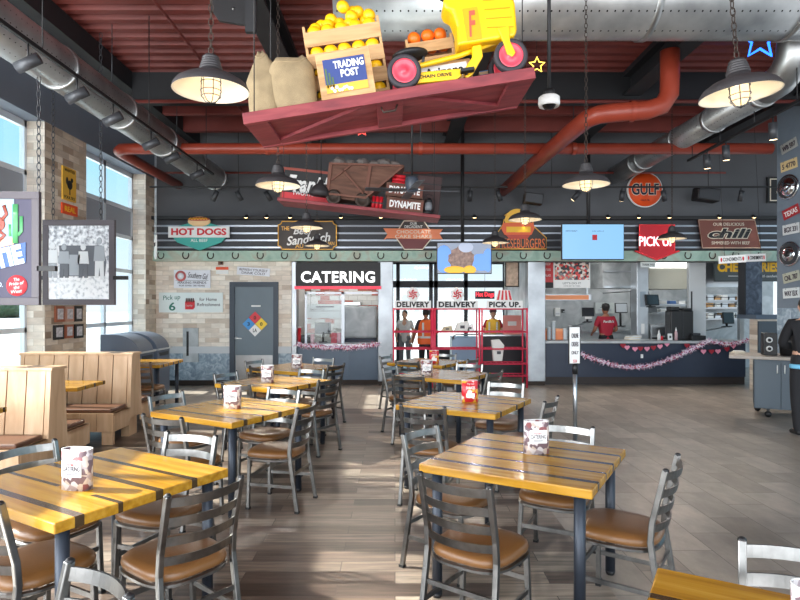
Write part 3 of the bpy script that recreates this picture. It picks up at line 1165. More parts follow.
dl = duct('ventilation_duct', 'long round galvanised duct running along the window side', (-3.55, -2.0, 4.15), (-3.55, 11.7, 4.15), 0.225, DUCT, (4.0, 5.4, 6.8, 8.2, 9.6, 11.0, 12.4, 13.6))
for y in (3.5, 5.4, 7.4, 9.6):
    MB().cyl((0, 0, 0), (0, 0, 0.8), 0.006, n=8).build('hanger_rod', DGREY, dl, loc=(0, 0, 0)).matrix_parent_inverse = dl.matrix_basis.inverted() @ Matrix.Translation((-3.55, y, 4.37))
d2 = duct('ventilation_duct', 'large round galvanised duct crossing overhead behind the red platform', (-0.6, 6.0, 4.78), (6.4, 6.0, 4.78), 0.41, DUCT, (1.6, 3.15, 4.6, 5.4, 6.4))
MB().lathe([(0, 0), (0.36, 0), (0.41, 0.04)], 36, close=False).build('end_cap', GALV, d2)
d3 = duct('ventilation_duct', 'slanting perforated duct leading to the back wall on the right', (4.48, 7.08, 4.25), (4.47, 12.0, 4.28), 0.18, DUCT, (0.12, 1.2, 2.2, 3.5, 3.8))
el = [(4.48, 6.60, 4.95), (4.48, 6.60, 4.60), (4.48, 6.63, 4.44), (4.48, 6.72, 4.33), (4.48, 6.87, 4.265), (4.48, 7.1, 4.25)]
m = MB().tube(el, 0.182, 32).build('elbow', GALV, d3)
m.matrix_parent_inverse = d3.matrix_basis.inverted()

rp_ = empty('red_pipe', 'red painted pipe along the roof with an elbow at the window side', 'pipe')
MB().tube([(-4.42, 12.05, 4.10), (-4.42, 9.6, 4.10), (-4.40, 9.4, 4.10), (-4.3, 9.27, 4.10), (-4.1, 9.25, 4.10), (5.9, 9.25, 4.10)], 0.085, 20).build('pipe', REDP, rp_)
for x in (-2.0, 0.4, 2.8):
    MB().lathe([(0.097, -0.03), (0.097, 0.03)], 20, close=False).build('coupling', REDP, rp_, loc=(x, 9.25, 4.10), rot=(0, R(90), 0))
    MB().cyl((x, 9.25, 4.19), (x, 9.25, 4.77), 0.008, n=8).build('hanger_rod', DGREY, rp_)
rb = empty('red_duct', 'thick bent red duct slanting from the back wall up to the right', 'pipe')
MB().tube([(2.20, 12.05, 3.98), (2.42, 7.9, 4.02), (2.46, 7.55, 4.03), (2.56, 7.40, 4.04), (2.75, 7.36, 4.05), (3.15, 7.36, 4.08), (3.33, 7.36, 4.14), (3.42, 7.36, 4.28), (3.43, 7.36, 4.5), (3.43, 7.36, 4.82)], 0.115, 22).build('pipe', REDP, rb)
MB().lathe([(0.128, -0.03), (0.128, 0.03)], 22, close=False).build('coupling', REDP, rb, loc=(2.95, 7.36, 4.065), rot=(0, R(90), 0))
for (nm, a, b, r) in (('thin red sprinkler pipe running back along the left of the roof', (-2.65, 0, 5.0), (-2.65, 12.0, 5.0), 0.018),
                      ('thin red pipe crossing under the black roof beam', (-4.6, 8.9, 4.72), (6.5, 8.9, 4.72), 0.028),
                      ('thin red pipe crossing high in front of the back wall', (-4.6, 11.6, 4.25), (6.5, 11.6, 4.25), 0.02)):
    tag(MB().cyl(a, b, r, n=10).build('sprinkler_pipe', DECK), nm, 'pipe')


def track(name, label, a, b, cat='light track', top=ZD):
    o = empty(name, label, cat)
    MB().bar(a, b, 0.035, 0.035).build('rail', BLACK, o)
    a, b = Vector(a), Vector(b)
    for t in (0.05, 0.35, 0.65, 0.95):
        p = a.lerp(b, t)
        MB().cyl(p, (p.x, p.y, top if p.y > 7.0 else ZD), 0.006, n=6).build('hanger_rod', BLACK, o)
    return o


BULB = mat('warm_lamp_glass', S(255, 214, 140), 0.4, emit=6.0, ecol=(1.0, 0.68, 0.32, 1))
JAR = bpy.data.materials.new('glowing_jar_glass')
JAR.use_nodes = True
_n, _l = JAR.node_tree.nodes, JAR.node_tree.links
_n.clear()
_o, _x, _t, _e = (_n.new(k) for k in ('ShaderNodeOutputMaterial', 'ShaderNodeMixShader', 'ShaderNodeBsdfTransparent', 'ShaderNodeEmission'))
_e.inputs['Color'].default_value = (1.0, 0.74, 0.36, 1)
_e.inputs['Strength'].default_value = 2.4
_x.inputs[0].default_value = 0.62
_l.new(_t.outputs[0], _x.inputs[1])
_l.new(_e.outputs[0], _x.inputs[2])
_l.new(_x.outputs[0], _o.inputs['Surface'])
SPOTW = mat('spot_lens', S(255, 220, 170), 0.4, emit=4.0, ecol=(1.0, 0.75, 0.45, 1))
SPOTD = mat('dark_spot_lens', S(60, 60, 62), 0.2)


def spot(label, p, aim, on, group):
    """cylinder track spotlight hanging at p, pointing along aim"""
    o = empty('track_spotlight', label, 'spotlight', p, group=group)
    a = Vector(aim).normalized()
    MB().cyl((0, 0, 0), (0, 0, -0.13), 0.009, n=8).build('stem', BLACK, o)
    c = Vector((0, 0, -0.17))
    MB().cyl(c - a * 0.10, c + a * 0.10, 0.048, n=18).build('housing', DGREY, o)
    MB().cyl(c + a * 0.098, c + a * 0.103, 0.041, n=18).build('lens', SPOTW if on else SPOTD, o)
    return o


track('light_track', 'black light track hanging beside the long window side duct', (-3.02, 2.5, 3.82), (-3.02, 9.8, 3.82))
for i, px in enumerate((28, 77, 113, 151, 172, 197)):
    y = F * 3.02 / (CX - px)
    spot('%s dark cylinder spotlight of six along the left duct, counted from the nearest' % ORD[i], (-3.02, y, 3.81), (-0.9, -0.05, -0.45), False, 'spotlights along the left duct')
track('light_track', 'rusty light track slanting over the slate plate column', (4.45, 6.4, 3.90), (4.57, 9.2, 3.90), top=4.09)
for i, (px, py) in enumerate(((707, 165), (726, 155), (773, 137))):
    y = F * 4.5 / (px - CX)
    spot(('left', 'middle', 'right')[i] + ' lit black spotlight of three beside the slate plate column', (4.5, y, 3.89), (0.1, 0.1, -1), True, 'lit spotlights by the column')
tb = empty('light_track', 'black light track running across the charcoal back wall', 'light track')
zt = P(0, 187, 11.3).z
MB().bar((XL + 0.2, 11.3, zt), (8.0, 11.3, zt), 0.03).build('rail', BLACK, tb)
for x in (-3, 0, 3, 6):
    MB().cyl((x, 11.3, zt), (x, 11.3, ZD), 0.007, n=6).build('hanger_rod', BLACK, tb)
for i, (px, ax, on) in enumerate(((215, -0.5, 0), (239, 0.5, 0), (268, 0.6, 0), (470, 0.0, 0), (499, 0.4, 0), (576, -0.7, 1), (622, 0.0, 1), (664, 0.3, 0), (741, 0.0, 0))):
    spot('%s black spotlight from the left on the back wall track' % ORD[i], (P(px, 0, 11.3).x, 11.3, zt), (ax, 0.3, -0.9), on, 'spotlights on the back wall track')

# downlights on the ledge over the striped fascia
for i, px in enumerate((249, 269, 292, 342, 381, 425, 473, 521, 604, 634, 664, 713, 747)):
    x = W(px, 218)[0]
    z = W(px, 218.5)[1]
    o = empty('ledge_lamp', '%s small warm lamp from the left on the ledge over the striped signs' % ORD[i], 'lamp', (x, YB - 0.20, z - 0.012), group='small lamps over the fascia')
    MB().lathe([(0.02, 0.06), (0.06, 0.02), (0.085, -0.01), (0.08, -0.01), (0.05, 0.02)], 18).build('shade', BLACK, o)
    MB().ell((0, 0, 0.0), (0.058, 0.058, 0.024), 14, 8).build('bulb', BULB, o)
    sl_ = lamp('lamp_light', 'SPOT', (0, -0.06, -0.04), 75, (1.0, 0.88, 0.74), (R(-34), 0, 0), spot_size=R(100), spot_blend=0.8, shadow_soft_size=0.05)
    sl_.parent = o


# ------------------------------------------------------------------ barn pendant lamps
def chain(mb, p0, p1, link=0.05, r=0.0032, w=0.013):
    p0, p1 = Vector(p0), Vector(p1)
    n = max(1, int((p1 - p0).length / (link * 0.78)))
    for i in range(n):
        c = p0.lerp(p1, (i + 0.5) / n)
        q = []
        for k in range(8):
            a = 2 * math.pi * k / 8
            u, v = math.cos(a) * w, math.sin(a) * link / 2
            q.append(c + (Vector((u, 0, v)) if i % 2 else Vector((0, u, v))))
        mb.tube(q, r, 4, closed=True)
    return mb


ENAMEL = mat('white_enamel', S(240, 232, 214), 0.35)
SHADE = mat('weathered_grey_shade', S(58, 56, 58), 0.55, 0.2, noise=0.15, nscale=6)


def pendant(label, p, L, tilt=(0, 0, 0)):
    o = empty('barn_pendant_lamp', label, 'pendant lamp', p, tilt, group='grey barn pendant lamps')
    ZS = Matrix.Diagonal((1, 1, 0.78, 1))
    m0 = MB()
    m0.T = ZS
    m0.lathe([(0.203, 0.0), (0.200, 0.022), (0.180, 0.058), (0.140, 0.090), (0.095, 0.110), (0.062, 0.122), (0.058, 0.15), (0.0, 0.15)], 40, close=False).build('shade', SHADE, o)
    m0 = MB()
    m0.T = ZS
    m0.lathe([(0.203, 0.0), (0.197, 0.0), (0.193, 0.02), (0.174, 0.053), (0.136, 0.084), (0.092, 0.104), (0.0, 0.112)], 40, close=False).build('shade_lining', ENAMEL, o)
    prof = [(0.058, 0.145)]
    for k in range(5):
        z = 0.152 + k * 0.018
        prof += [(0.060 - k * 0.004, z), (0.060 - k * 0.004, z + 0.010), (0.052 - k * 0.004, z + 0.012)]
    prof += [(0.034, 0.245), (0.0, 0.26)]
    m0 = MB()
    m0.T = ZS
    m0.lathe(prof, 28).build('socket', SHADE, o)
    MB().lathe([(0.043, 0.085), (0.046, 0.02), (0.045, -0.015), (0.034, -0.045), (0.0, -0.058)], 20, close=False).build('bulb', JAR, o)
    pl_ = lamp('lamp_light', 'POINT', (0, 0, 0.0), 2.4, (1.0, 0.80, 0.55), shadow_soft_size=0.02)
    pl_.parent = o
    m = MB()
    for a in range(0, 360, 60):
        c, s = math.cos(R(a)), math.sin(R(a))
        m.tube([(c * r, s * r, z) for r, z in ((0.052, 0.085), (0.054, 0.0), (0.049, -0.03), (0.03, -0.057), (0.0, -0.068))], 0.0028, 5)
    for z, r in ((0.045, 0.053), (0.0, 0.054), (-0.03, 0.050)):
        m.tube([(r * math.cos(R(a)), r * math.sin(R(a)), z) for a in range(0, 360, 18)], 0.0026, 5, closed=True)
    m.build('bulb_cage', DGREY, o)
    q = MB().tube([(0, 0, 0.195), (0.012, 0, 0.21), (0.012, 0, 0.23), (0, 0, 0.245), (-0.012, 0, 0.23), (-0.012, 0, 0.21)], 0.004, 6, closed=True)
    chain(q, (0, 0, 0.235), (0, 0, L))
    q.build('chain', BRONZE, o)
    return o


for (px, py, Y, tilt, lab) in (
        (211, 91, 3.2, (0, 0, 0), 'large near grey barn lamp with a caged bulb on the upper left'),
        (740, 95, 3.2, (0, R(-5), 0), 'large near grey barn lamp with a caged bulb on the upper right'),
        (278, 186, 5.4, (0, 0, 0), 'barn lamp second from the front on the left, before the frank neon sign'),
        (586, 185, 5.2, (0, 0, 0), 'barn lamp second from the front on the right, left of the round orange sign'),
        (306.5, 228, 7.4, (0, 0, 0), 'barn lamp over the upper part of the sandwich sign'),
        (525, 220, 7.3, (0, 0, 0), 'barn lamp in front of the burger sign'),
        (317, 246, 9.6, (0, 0, 0), 'small looking barn lamp over the lower edge of the sandwich sign'),
        (495, 243, 9.1, (0, 0, 0), 'small looking barn lamp left of the burger sign, beside the screen'),
        (672, 239, 8.8, (0, 0, 0), 'small looking barn lamp before the red arrow neon sign')):
    p = P(px, py, Y)
    L = (ZD - p.z) if not (5.5 < Y < 6.5 and p.x > -0.6) else 4.4 - p.z
    pendant(lab, p, L, tilt)

# dome camera, ceiling fan, horn loudspeakers
o = empty('dome_camera', 'white dome security camera hanging from a black rod', 'camera', P(549, 103, 5.0))
MB().lathe([(0.0, -0.055), (0.04, -0.048), (0.058, -0.02)], 24, close=False).build('lens_dome', mat('dark_glass', S(18, 18, 22), 0.08), o)
MB().lathe([(0.058, -0.02), (0.084, -0.03), (0.092, 0.0), (0.088, 0.045), (0.07, 0.06), (0.0, 0.06)], 28).build('housing', WHITE, o)
MB().cyl((0, 0, 0.06), (0, 0, 0.11), 0.05, 0.045).build('mount', BLACK, o)
MB().cyl((0, 0, 0.1), (0, 0, ZD - P(549, 103, 5.0).z), 0.016, n=12).build('rod', BLACK, o)

pf = P(412, 184, 8.0)
o = empty('ceiling_fan', 'dark ceiling fan on a long rod before the dynamite crates', 'fan', pf)
MB().cyl((0, 0, 0.08), (0, 0, ZD - pf.z), 0.014, n=12).build('rod', BLACK, o)
MB().lathe([(0.0, -0.12), (0.05, -0.115), (0.085, -0.09), (0.09, 0.05), (0.075, 0.09), (0.02, 0.11)], 24).build('motor', mat('fan_slate', S(66, 74, 86), 0.4), o)
for a in (8, 98, 188, 278):
    MB().box((0.36, 0, 0), (0.56, 0.11, 0.008), (R(10), 0, 0)).box((0.09, 0, 0), (0.1, 0.04, 0.01)).build('blade', DGREY, o, loc=(0, 0, -0.085), rot=(0, 0, R(a)))


def speaker(label, p, s, rz, rod=True):
    o = empty('loudspeaker', label, 'speaker', p, (0, 0, rz))
    MB().box((0, 0, 0), (s * 1.35, s * 0.8, s * 0.75), (0, R(8), 0)).build('cabinet', BLACK, o, bevel=0.02)
    MB().box((0, -s * 0.41, 0), (s * 1.2, 0.02, s * 0.62), (0, R(8), 0)).build('grille', DGREY, o)
    MB().cyl((0, s * 0.3, 0), (0, 12.1 - p[1], 0.04), 0.015, n=8).build('bracket', BLACK, o)
    return o


speaker('black box loudspeaker on the back wall above the burger sign', P(533, 199, 11.6), 0.27, 0)
speaker('black box loudspeaker on the back wall right of the round orange sign', P(706, 195, 11.6), 0.33, 0)
# gusset plate with tie at the near roof beam
o = empty('beam_bracket', 'black steel gusset plate under the roof beam beside the burlap sacks', 'bracket', (-1.42, 5.2, 4.45))
q = [(-0.13, -0.30), (0.12, -0.34), (0.2, -0.18), (0.2, 0.42), (-0.06, 0.42), (-0.2, 0.2), (-0.2, -0.2)]
MB().prism(q, -0.02, 0.02).build('plate', BLACK, o)
MB().bar((0.16, -0.04, 0.42), (0.16, -0.04, -0.42), 0.09, 0.05).build('brace', BEAM, o)
MB().cyl((0.0, -0.02, -0.2), (0.0, -0.03, -0.2), 0.012, n=8).build('bolt', STEEL, o)

# neon stars hung from the roof
def neon(name, label, p, r, colr, w, wire):
    m = mat('neon_' + name, colr, 0.3, emit=w, ecol=colr)
    o = empty('neon_star', label, 'neon sign', p)
    pts = []
    for k in range(10):
        a = R(90 + 36 * k)
        q = r if k % 2 == 0 else r * 0.45
        pts.append((q * math.cos(a), 0, q * math.sin(a)))
    MB().tube(pts, r * 0.07, 6, closed=True).build('tube', m, o)
    MB().cyl((0, 0.02, r * 0.6), (0, 0.02, wire), 0.003, n=5).build('wire', BLACK, o)


neon('blue', 'blue glowing neon star below the large cross duct', P(760, 40, 7.6), 0.25, (0.02, 0.16, 1.0, 1), 3.5, ZD - P(760, 40, 7.6).z)
neon('yellow', 'yellow glowing neon star at the right end of the red platform', P(537, 65, 7.2), 0.10, (1.0, 0.75, 0.10, 1), 3.0, ZD - P(537, 65, 7.2).z)
neon('red', 'small red glowing neon star under the red platform', P(362, 130, 8.6), 0.09, (1.0, 0.08, 0.06, 1), 3.0, ZD - P(362, 130, 8.6).z)

# ------------------------------------------------------------------ hanging red platform with its load
PRX = R(9.0)
PC = Vector((-0.045, 4.17, 3.06))
PM = Matrix.Translation(PC) @ Euler((0, -PRX, 0)).to_matrix().to_4x4()


def on_platform(name, label, cat, u, v, w=0.0, rz=0.0, group=None):
    o = empty(name, label, cat, group=group)
    mm = PM @ Matrix.Translation((u, v, w)) @ Euler((0, 0, rz)).to_matrix().to_4x4()
    o.location = mm.to_translation()
    o.rotation_euler = mm.to_euler()
    return o


pl = on_platform('hanging_platform', 'tilted red board platform with cross braces, hung from the roof', 'platform', 0, 0)
MB().bx(-0.97, 0.97, -0.29, 0.29, -0.045, 0.0).build('deck', REDW, pl)
m = MB().bx(-0.97, 0.97, -0.305, -0.265, -0.075, -0.0).bx(-0.97, 0.97, 0.265, 0.305, -0.075, 0.0)
m.bx(-0.97, -0.82, -0.265, 0.265, -0.07, -0.045).bx(0.80, 0.97, -0.265, 0.265, -0.07, -0.045).bx(-0.09, 0.09, -0.265, 0.265, -0.07, -0.045)
m.build('frame', REDW, pl, bevel=0.004)
for a, b in (((-0.82, 0.25), (-0.09, -0.24)), ((0.09, -0.24), (0.80, 0.25))):
    MB().bar((a[0], a[1], -0.058), (b[0], b[1], -0.058), 0.12, 0.022).build('brace', REDW, pl)
MB().tube([(-0.06, -0.2, -0.07), (-0.05, -0.21, -0.11), (0.03, -0.21, -0.11), (0.05, -0.2, -0.07)], 0.007, 6).build('handle', BRONZE, pl)
for u in (-0.9, 0.9):
    for v in (-0.26, 0.26):
        top = PM.inverted() @ (PM @ Vector((u, v, 0)) + Vector((0, 0, ZD - (PM @ Vector((u, v, 0))).z)))
        MB().tube([(u, v, 0), tuple(top)], 0.004, 5).build('wire', BLACK, pl)

BURLAP = mat('burlap_cloth', S(146, 128, 98), 0.9, noise=0.18, nscale=10, bump=0.5, bscale=220)


def sack(label, u, v, w, d, h, lean, neck):
    o = on_platform('burlap_sack', label, 'sack', u, v, 0.002, group='burlap sacks on the platform')
    lev = []
    nz = 14
    n = 22
    vs, fs = [], []
    rnd = random.Random(int(w * 1000))
    ph = [rnd.uniform(0, 6) for _ in range(4)]
    for i in range(nz):
        t = i / (nz - 1)
        k = (0.80 + 0.5 * t - 0.2 * t * t) if t < 0.3 else (0.93 + 0.08 * math.sin(math.pi * (t - 0.3) / 0.7 * 0.9))
        if neck and t > 0.55:
            k *= 1 - 0.86 * ((t - 0.55) / 0.45) ** 1.0
        elif not neck and t > 0.8:
            k *= 1 - 1.6 * (t - 0.8)
        for j in range(n):
            a = 2 * math.pi * j / n
            x = math.copysign(abs(math.cos(a)) ** 0.75, math.cos(a))
            y = math.copysign(abs(math.sin(a)) ** 0.75, math.sin(a))
            q = 1 + 0.03 * math.sin(3 * a + ph[0] + 4 * t) + 0.02 * math.sin(7 * a + ph[1])
            vs.append((x * k * q * w / 2 + lean * t * h + (0.04 * math.sin(2.2 * t + ph[2]) if neck else 0), y * k * q * d / 2 * (1 - (0.55 * t if not neck else 0.2 * t)), t * h + 0.014 * math.sin(3 * a + ph[3]) * t))
    for i in range(nz - 1):
        for j in range(n):
            fs.append((i * n + j, i * n + (j + 1) % n, (i + 1) * n + (j + 1) % n, (i + 1) * n + j))
    fs.append(tuple(range(n - 1, -1, -1)))
    fs.append(tuple(range((nz - 1) * n, nz * n)))
    MB().add(vs, fs, True).build('sack_body', BURLAP, o)
    MB().tube([(vs[(nz - 2) * n + j][0], vs[(nz - 2) * n + j][1], vs[(nz - 2) * n + j][2]) for j in range(n)], 0.006, 6, closed=True).build('seam', BURLAP, o)


sack('taller burlap sack with a pinched top at the left end of the red platform', -0.87, -0.10, 0.27, 0.26, 0.46, 0.07, True)
sack('squarer burlap sack between the taller sack and the lemon crates', -0.615, -0.16, 0.32, 0.22, 0.36, -0.05, False)
o = on_platform('steel_drum', 'dark drum just showing behind the burlap sacks', 'drum', -0.60, 0.20)
MB().lathe([(0.13, 0.0), (0.13, 0.38), (0.135, 0.39), (0.12, 0.40), (0.0, 0.40)], 24).build('body', DGREY, o)


def crate(name, label, u, v, w, d, h, slats, rz=0.0, lift=0.0, front=True):
    o = on_platform(name, label, 'crate', u, v, lift, rz)
    for s in (-1, 1):
        MB().bx(s * w / 2 - (0.0 if s < 0 else 0.018), s * w / 2 + (0.018 if s < 0 else 0.0), -d / 2, d / 2, 0, h).build('end_board', CRATE, o, bevel=0.002)
    MB().bx(-w / 2 + 0.018, w / 2 - 0.018, -d / 2, d / 2, 0, 0.012).build('bottom_board', CRATE, o)
    g = h / slats
    for k in range(slats):
        for s in (-1, 1):
            MB().bx(-w / 2, w / 2, s * d / 2 - 0.006, s * d / 2 + 0.006, k * g + 0.004, k * g + g * 0.70).build('slat', CRATE, o, bevel=0.001)
    return o


LEMON = mat('lemon_peel', S(246, 190, 16), 0.4, noise=0.06, nscale=6)
ORPEEL = mat('orange_peel', S(236, 112, 24), 0.42, noise=0.06, nscale=6)


def fruit(label, name, m, u, v, w, r, group):
    p = PM @ Vector((u, v, w))
    o = MB().ell((0, 0, 0), (r * 1.10, r, r), 16, 12).build(name, m, None, loc=p, rot=(random.Random(u * 99 + w).uniform(-1, 1), random.Random(v * 77 + u).uniform(-1, 1), 0))
    tag(o, label, name, group)


crate('slatted_crate', 'large slatted wooden crate heaped with lemons', -0.245, 0.11, 0.54, 0.32, 0.62, 4)
for k, (u, w) in enumerate(((-0.42, 0.56), (-0.33, 0.60), (-0.24, 0.62), (-0.15, 0.61), (-0.06, 0.59), (-0.30, 0.66), (-0.20, 0.69), (-0.10, 0.66), (-0.38, 0.625), (-0.025, 0.60), (-0.14, 0.665), (-0.27, 0.565), (-0.17, 0.56))):
    fruit('yellow lemon heaped on top of the large slatted crate', 'lemon', LEMON, u - 0.01, 0.02 + 0.05 * (k % 3) + 0.02, w + 0.07, 0.043, 'lemons in the large crate')
for zz in (0.13, 0.285, 0.44, 0.585):
    for k in range(5):
        fruit('yellow lemon seen through the gaps between the crate slats', 'lemon', LEMON, -0.44 + 0.098 * k, -0.005, zz, 0.046, 'lemons behind the crate slats')
tc_ = crate('trading_post_crate', 'small wooden crate with a blue trading post label, before the lemon crate', -0.26, -0.18, 0.36, 0.20, 0.305, 3)
MB().bx(-0.18, 0.18, -0.118, -0.106, 0, 0.305).build('front_board', CRATE, tc_, bevel=0.003)
lb = MB().bx(-0.138, 0.138, -0.1225, -0.1185, 0.035, 0.258).build('paper_label', mat('crate_label_blue', S(46, 64, 124), 0.5), tc_)
MB().bx(-0.138, 0.138, -0.1245, -0.1225, 0.035, 0.09).build('sand_band', mat('label_sand', S(222, 170, 60), 0.5), lb)
m = MB()
for k, x in enumerate((-0.125, -0.105, -0.087)):
    m.bx(x - 0.006, x + 0.006, -0.1245, -0.1225, 0.07, 0.20 - 0.03 * k)
m.build('reed_drawing', mat('label_green', S(74, 98, 62), 0.5), lb)
m = MB()
for k in range(9):
    rn = random.Random(k)
    m.ell((-0.1 + 0.016 * k, -0.1245, 0.055 + rn.uniform(-0.012, 0.016)), (0.011, 0.002, 0.012), 8, 6)
m.build('flower_drawing', mat('label_blossom', S(226, 214, 214), 0.5), lb)
text('TRADING', 0.20, 0.05, WHITE, lb, (0.03, -0.1245, 0.215), bold=0.03, shear=0.0)
text('POST', 0.12, 0.05, WHITE, lb, (0.03, -0.1245, 0.155), bold=0.03)
for k, x in enumerate((-0.09, 0.02, 0.11)):
    fruit('yellow lemon peeping over the front of the trading post crate', 'lemon', LEMON, -0.26 + x, -0.18, 0.31, 0.045, 'lemons in the trading post crate')
oc = crate('orange_crate', 'wooden crate of oranges behind the yellow pedal tractor', 0.36, 0.16, 0.34, 0.24, 0.46, 4)
for k, (u, w) in enumerate(((0.26, 0.475), (0.36, 0.48), (0.45, 0.475), (0.28, 0.40), (0.38, 0.40), (0.46, 0.40))):
    fruit('orange in the crate behind the pedal tractor', 'orange', ORPEEL, u, 0.085 if k < 3 else 0.095, w, 0.045, 'oranges in the crate')
az = on_platform('cardboard_box', 'brown box lettered arizona under the pedal tractor frame', 'box', 0.40, -0.02, 0.0)
MB().bx(-0.2, 0.2, -0.09, 0.09, 0, 0.20).build('carton', CRATE, az, bevel=0.004)
MB().bx(-0.15, 0.17, -0.094, -0.09, 0.09, 0.18).build('label', WHITE, az)
text('Arizona', 0.27, 0.065, BLACK, az, (0.01, -0.096, 0.135), bold=0.03)
for k, (u, c, lab) in enumerate(((0.74, S(60, 110, 170), 'blue and white tin behind the front wheel'), (0.845, S(226, 74, 40), 'orange box at the right end of the red platform'))):
    q = on_platform('storage_tin', lab + ', on the platform', 'tin', u, 0.10, 0.0)
    MB().bx(-0.06, 0.06, -0.05, 0.05, 0, 0.16 + 0.06 * k).build('body', mat('tin_paint_%d' % k, c, 0.4), q, bevel=0.006)
    MB().bx(-0.062, 0.062, -0.052, 0.052, 0.13 + 0.06 * k, 0.15 + 0.06 * k).build('lid', mat('tin_lid', S(190, 160, 120), 0.4), q)

TRY = mat('tractor_yellow', S(240, 190, 16), 0.35, noise=0.05, nscale=6)
HUB = mat('pink_red_hub', S(226, 70, 88), 0.35)
RUB = mat('dark_rubber', S(52, 48, 54), 0.7)
tr = on_platform('pedal_tractor', 'yellow toy pedal tractor with red wheel hubs on the red platform', 'toy tractor', 0.065, -0.17, 0.0)


def wheel(u, v, r, t):
    g = MB().lathe([(r * 0.72, -t), (r * 0.95, -t), (r, -t * 0.6), (r, t * 0.6), (r * 0.95, t), (r * 0.72, t), (r * 0.72, -t)], 32, close=False).build('wheel', RUB, tr, loc=(u, v, r), rot=(R(90), 0, 0))
    h = MB().lathe([(0, t * 1.05), (r * 0.16, t * 1.05), (r * 0.2, t * 0.7), (r * 0.5, t * 0.65), (r * 0.6, t * 0.9), (r * 0.76, t * 0.95), (r * 0.76, -t * 0.95), (0, -t * 0.7)], 28).build('hub', HUB, g)
    return g


wheel(0.06, -0.10, 0.112, 0.028)
wheel(0.06, 0.22, 0.112, 0.028)
wheel(0.775, -0.08, 0.112, 0.026)
wheel(0.775, 0.14, 0.112, 0.026)
MB().cyl((0.06, -0.1, 0.112), (0.06, 0.22, 0.112), 0.012).cyl((0.775, -0.08, 0.112), (0.775, 0.14, 0.112), 0.012).build('axle', STEEL, tr)
MB().tube([(0.06, 0.02, 0.12), (0.12, 0.0, 0.17), (0.45, 0.0, 0.20), (0.75, 0.0, 0.26)], 0.018, 10).build('chassis_bar', TRY, tr)
m = MB().prism([(0.09, 0.035), (0.40, 0.015), (0.44, 0.04), (0.43, 0.085), (0.13, 0.105), (0.09, 0.09)], -0.085, -0.055).build('chain_guard', TRY, tr, bevel=0.008)
text('CHAIN DRIVE', 0.22, 0.022, BLACK, m, (0.26, -0.087, 0.062), rot=(R(90), R(3.5), 0), bold=0.02)
MB().prism([(0.47, 0.02), (0.51, 0.04), (0.60, 0.15), (0.60, 0.23), (0.54, 0.23), (0.53, 0.16), (0.45, 0.07)], -0.06, -0.02).build('side_bracket', TRY, tr, bevel=0.006)
MB().cyl((0.47, -0.1, 0.05), (0.47, 0.1, 0.05), 0.01).box((0.47, -0.12, 0.05), (0.09, 0.05, 0.02)).build('pedal', BLACK, tr)
MB().prism([(0.71, 0.30), (0.79, 0.30), (0.78, 0.20), (0.805, 0.12), (0.78, 0.095), (0.75, 0.12), (0.735, 0.2)], -0.115, -0.085).build('front_fork', TRY, tr, bevel=0.006)
q = [(0.44, 0.235), (0.82, 0.235), (0.845, 0.27), (0.86, 0.45), (0.84, 0.56), (0.77, 0.61), (0.46, 0.60), (0.405, 0.575), (0.385, 0.53), (0.40, 0.485), (0.44, 0.46), (0.455, 0.36)]
hd = MB().prism(q, -0.09, 0.12).build('hood', TRY, tr, bevel=0.02, segs=3)
m = MB()
for k in range(4):
    m.bar((0.65, -0.092, 0.32 + 0.06 * k), (0.82, -0.092, 0.30 + 0.064 * k), 0.012, 0.006)
m.build('hood_louvre', mat('tractor_yellow_shade', S(214, 160, 14), 0.4), hd)
MB().box((0.555, -0.0925, 0.36), (0.10, 0.004, 0.215)).build('emblem_panel', mat('tractor_orange_yellow', S(238, 160, 24), 0.35), hd)
text('F', 0.06, 0.17, mat('emblem_coral', S(226, 84, 66), 0.4), hd, (0.555, -0.0965, 0.36), bold=0.02, shear=0.3)
text('No', 0.12, 0.035, BLACK, hd, (0.55, -0.093, 0.55), bold=0.02, shear=0.2)
MB().ell((0.125, 0.02, 0.265), (0.125, 0.10, 0.035), 20, 10).build('saddle', BLACK, tr)
MB().cyl((0.16, 0.02, 0.18), (0.14, 0.02, 0.26), 0.014).cyl((0.20, 0.02, 0.18), (0.22, 0.02, 0.26), 0.01).build('saddle_spring', DGREY, tr)
MB().tube([(0.48, -0.10, 0.61), (0.42, -0.10, 0.65), (0.36, -0.02, 0.665), (0.36, 0.06, 0.665), (0.42, 0.12, 0.65), (0.48, 0.12, 0.61)], 0.012, 8).build('steering_wheel', BLACK, tr)

# ------------------------------------------------------------------ farther display: ore cart, dynamite, neon sign
Q = 9.2
D2R = math.atan2(17, 154)
DC = P(360, 209, Q)
DM = Matrix.Translation(DC) @ Euler((0, D2R, 0)).to_matrix().to_4x4()


def on_shelf(name, label, cat, u, v, w=0.0, group=None, rz=0.0):
    o = empty(name, label, cat, group=group)
    mm = DM @ Matrix.Translation((u, v, w)) @ Euler((0, 0, rz)).to_matrix().to_4x4()
    o.location = mm.to_translation()
    o.rotation_euler = mm.to_euler()
    return o


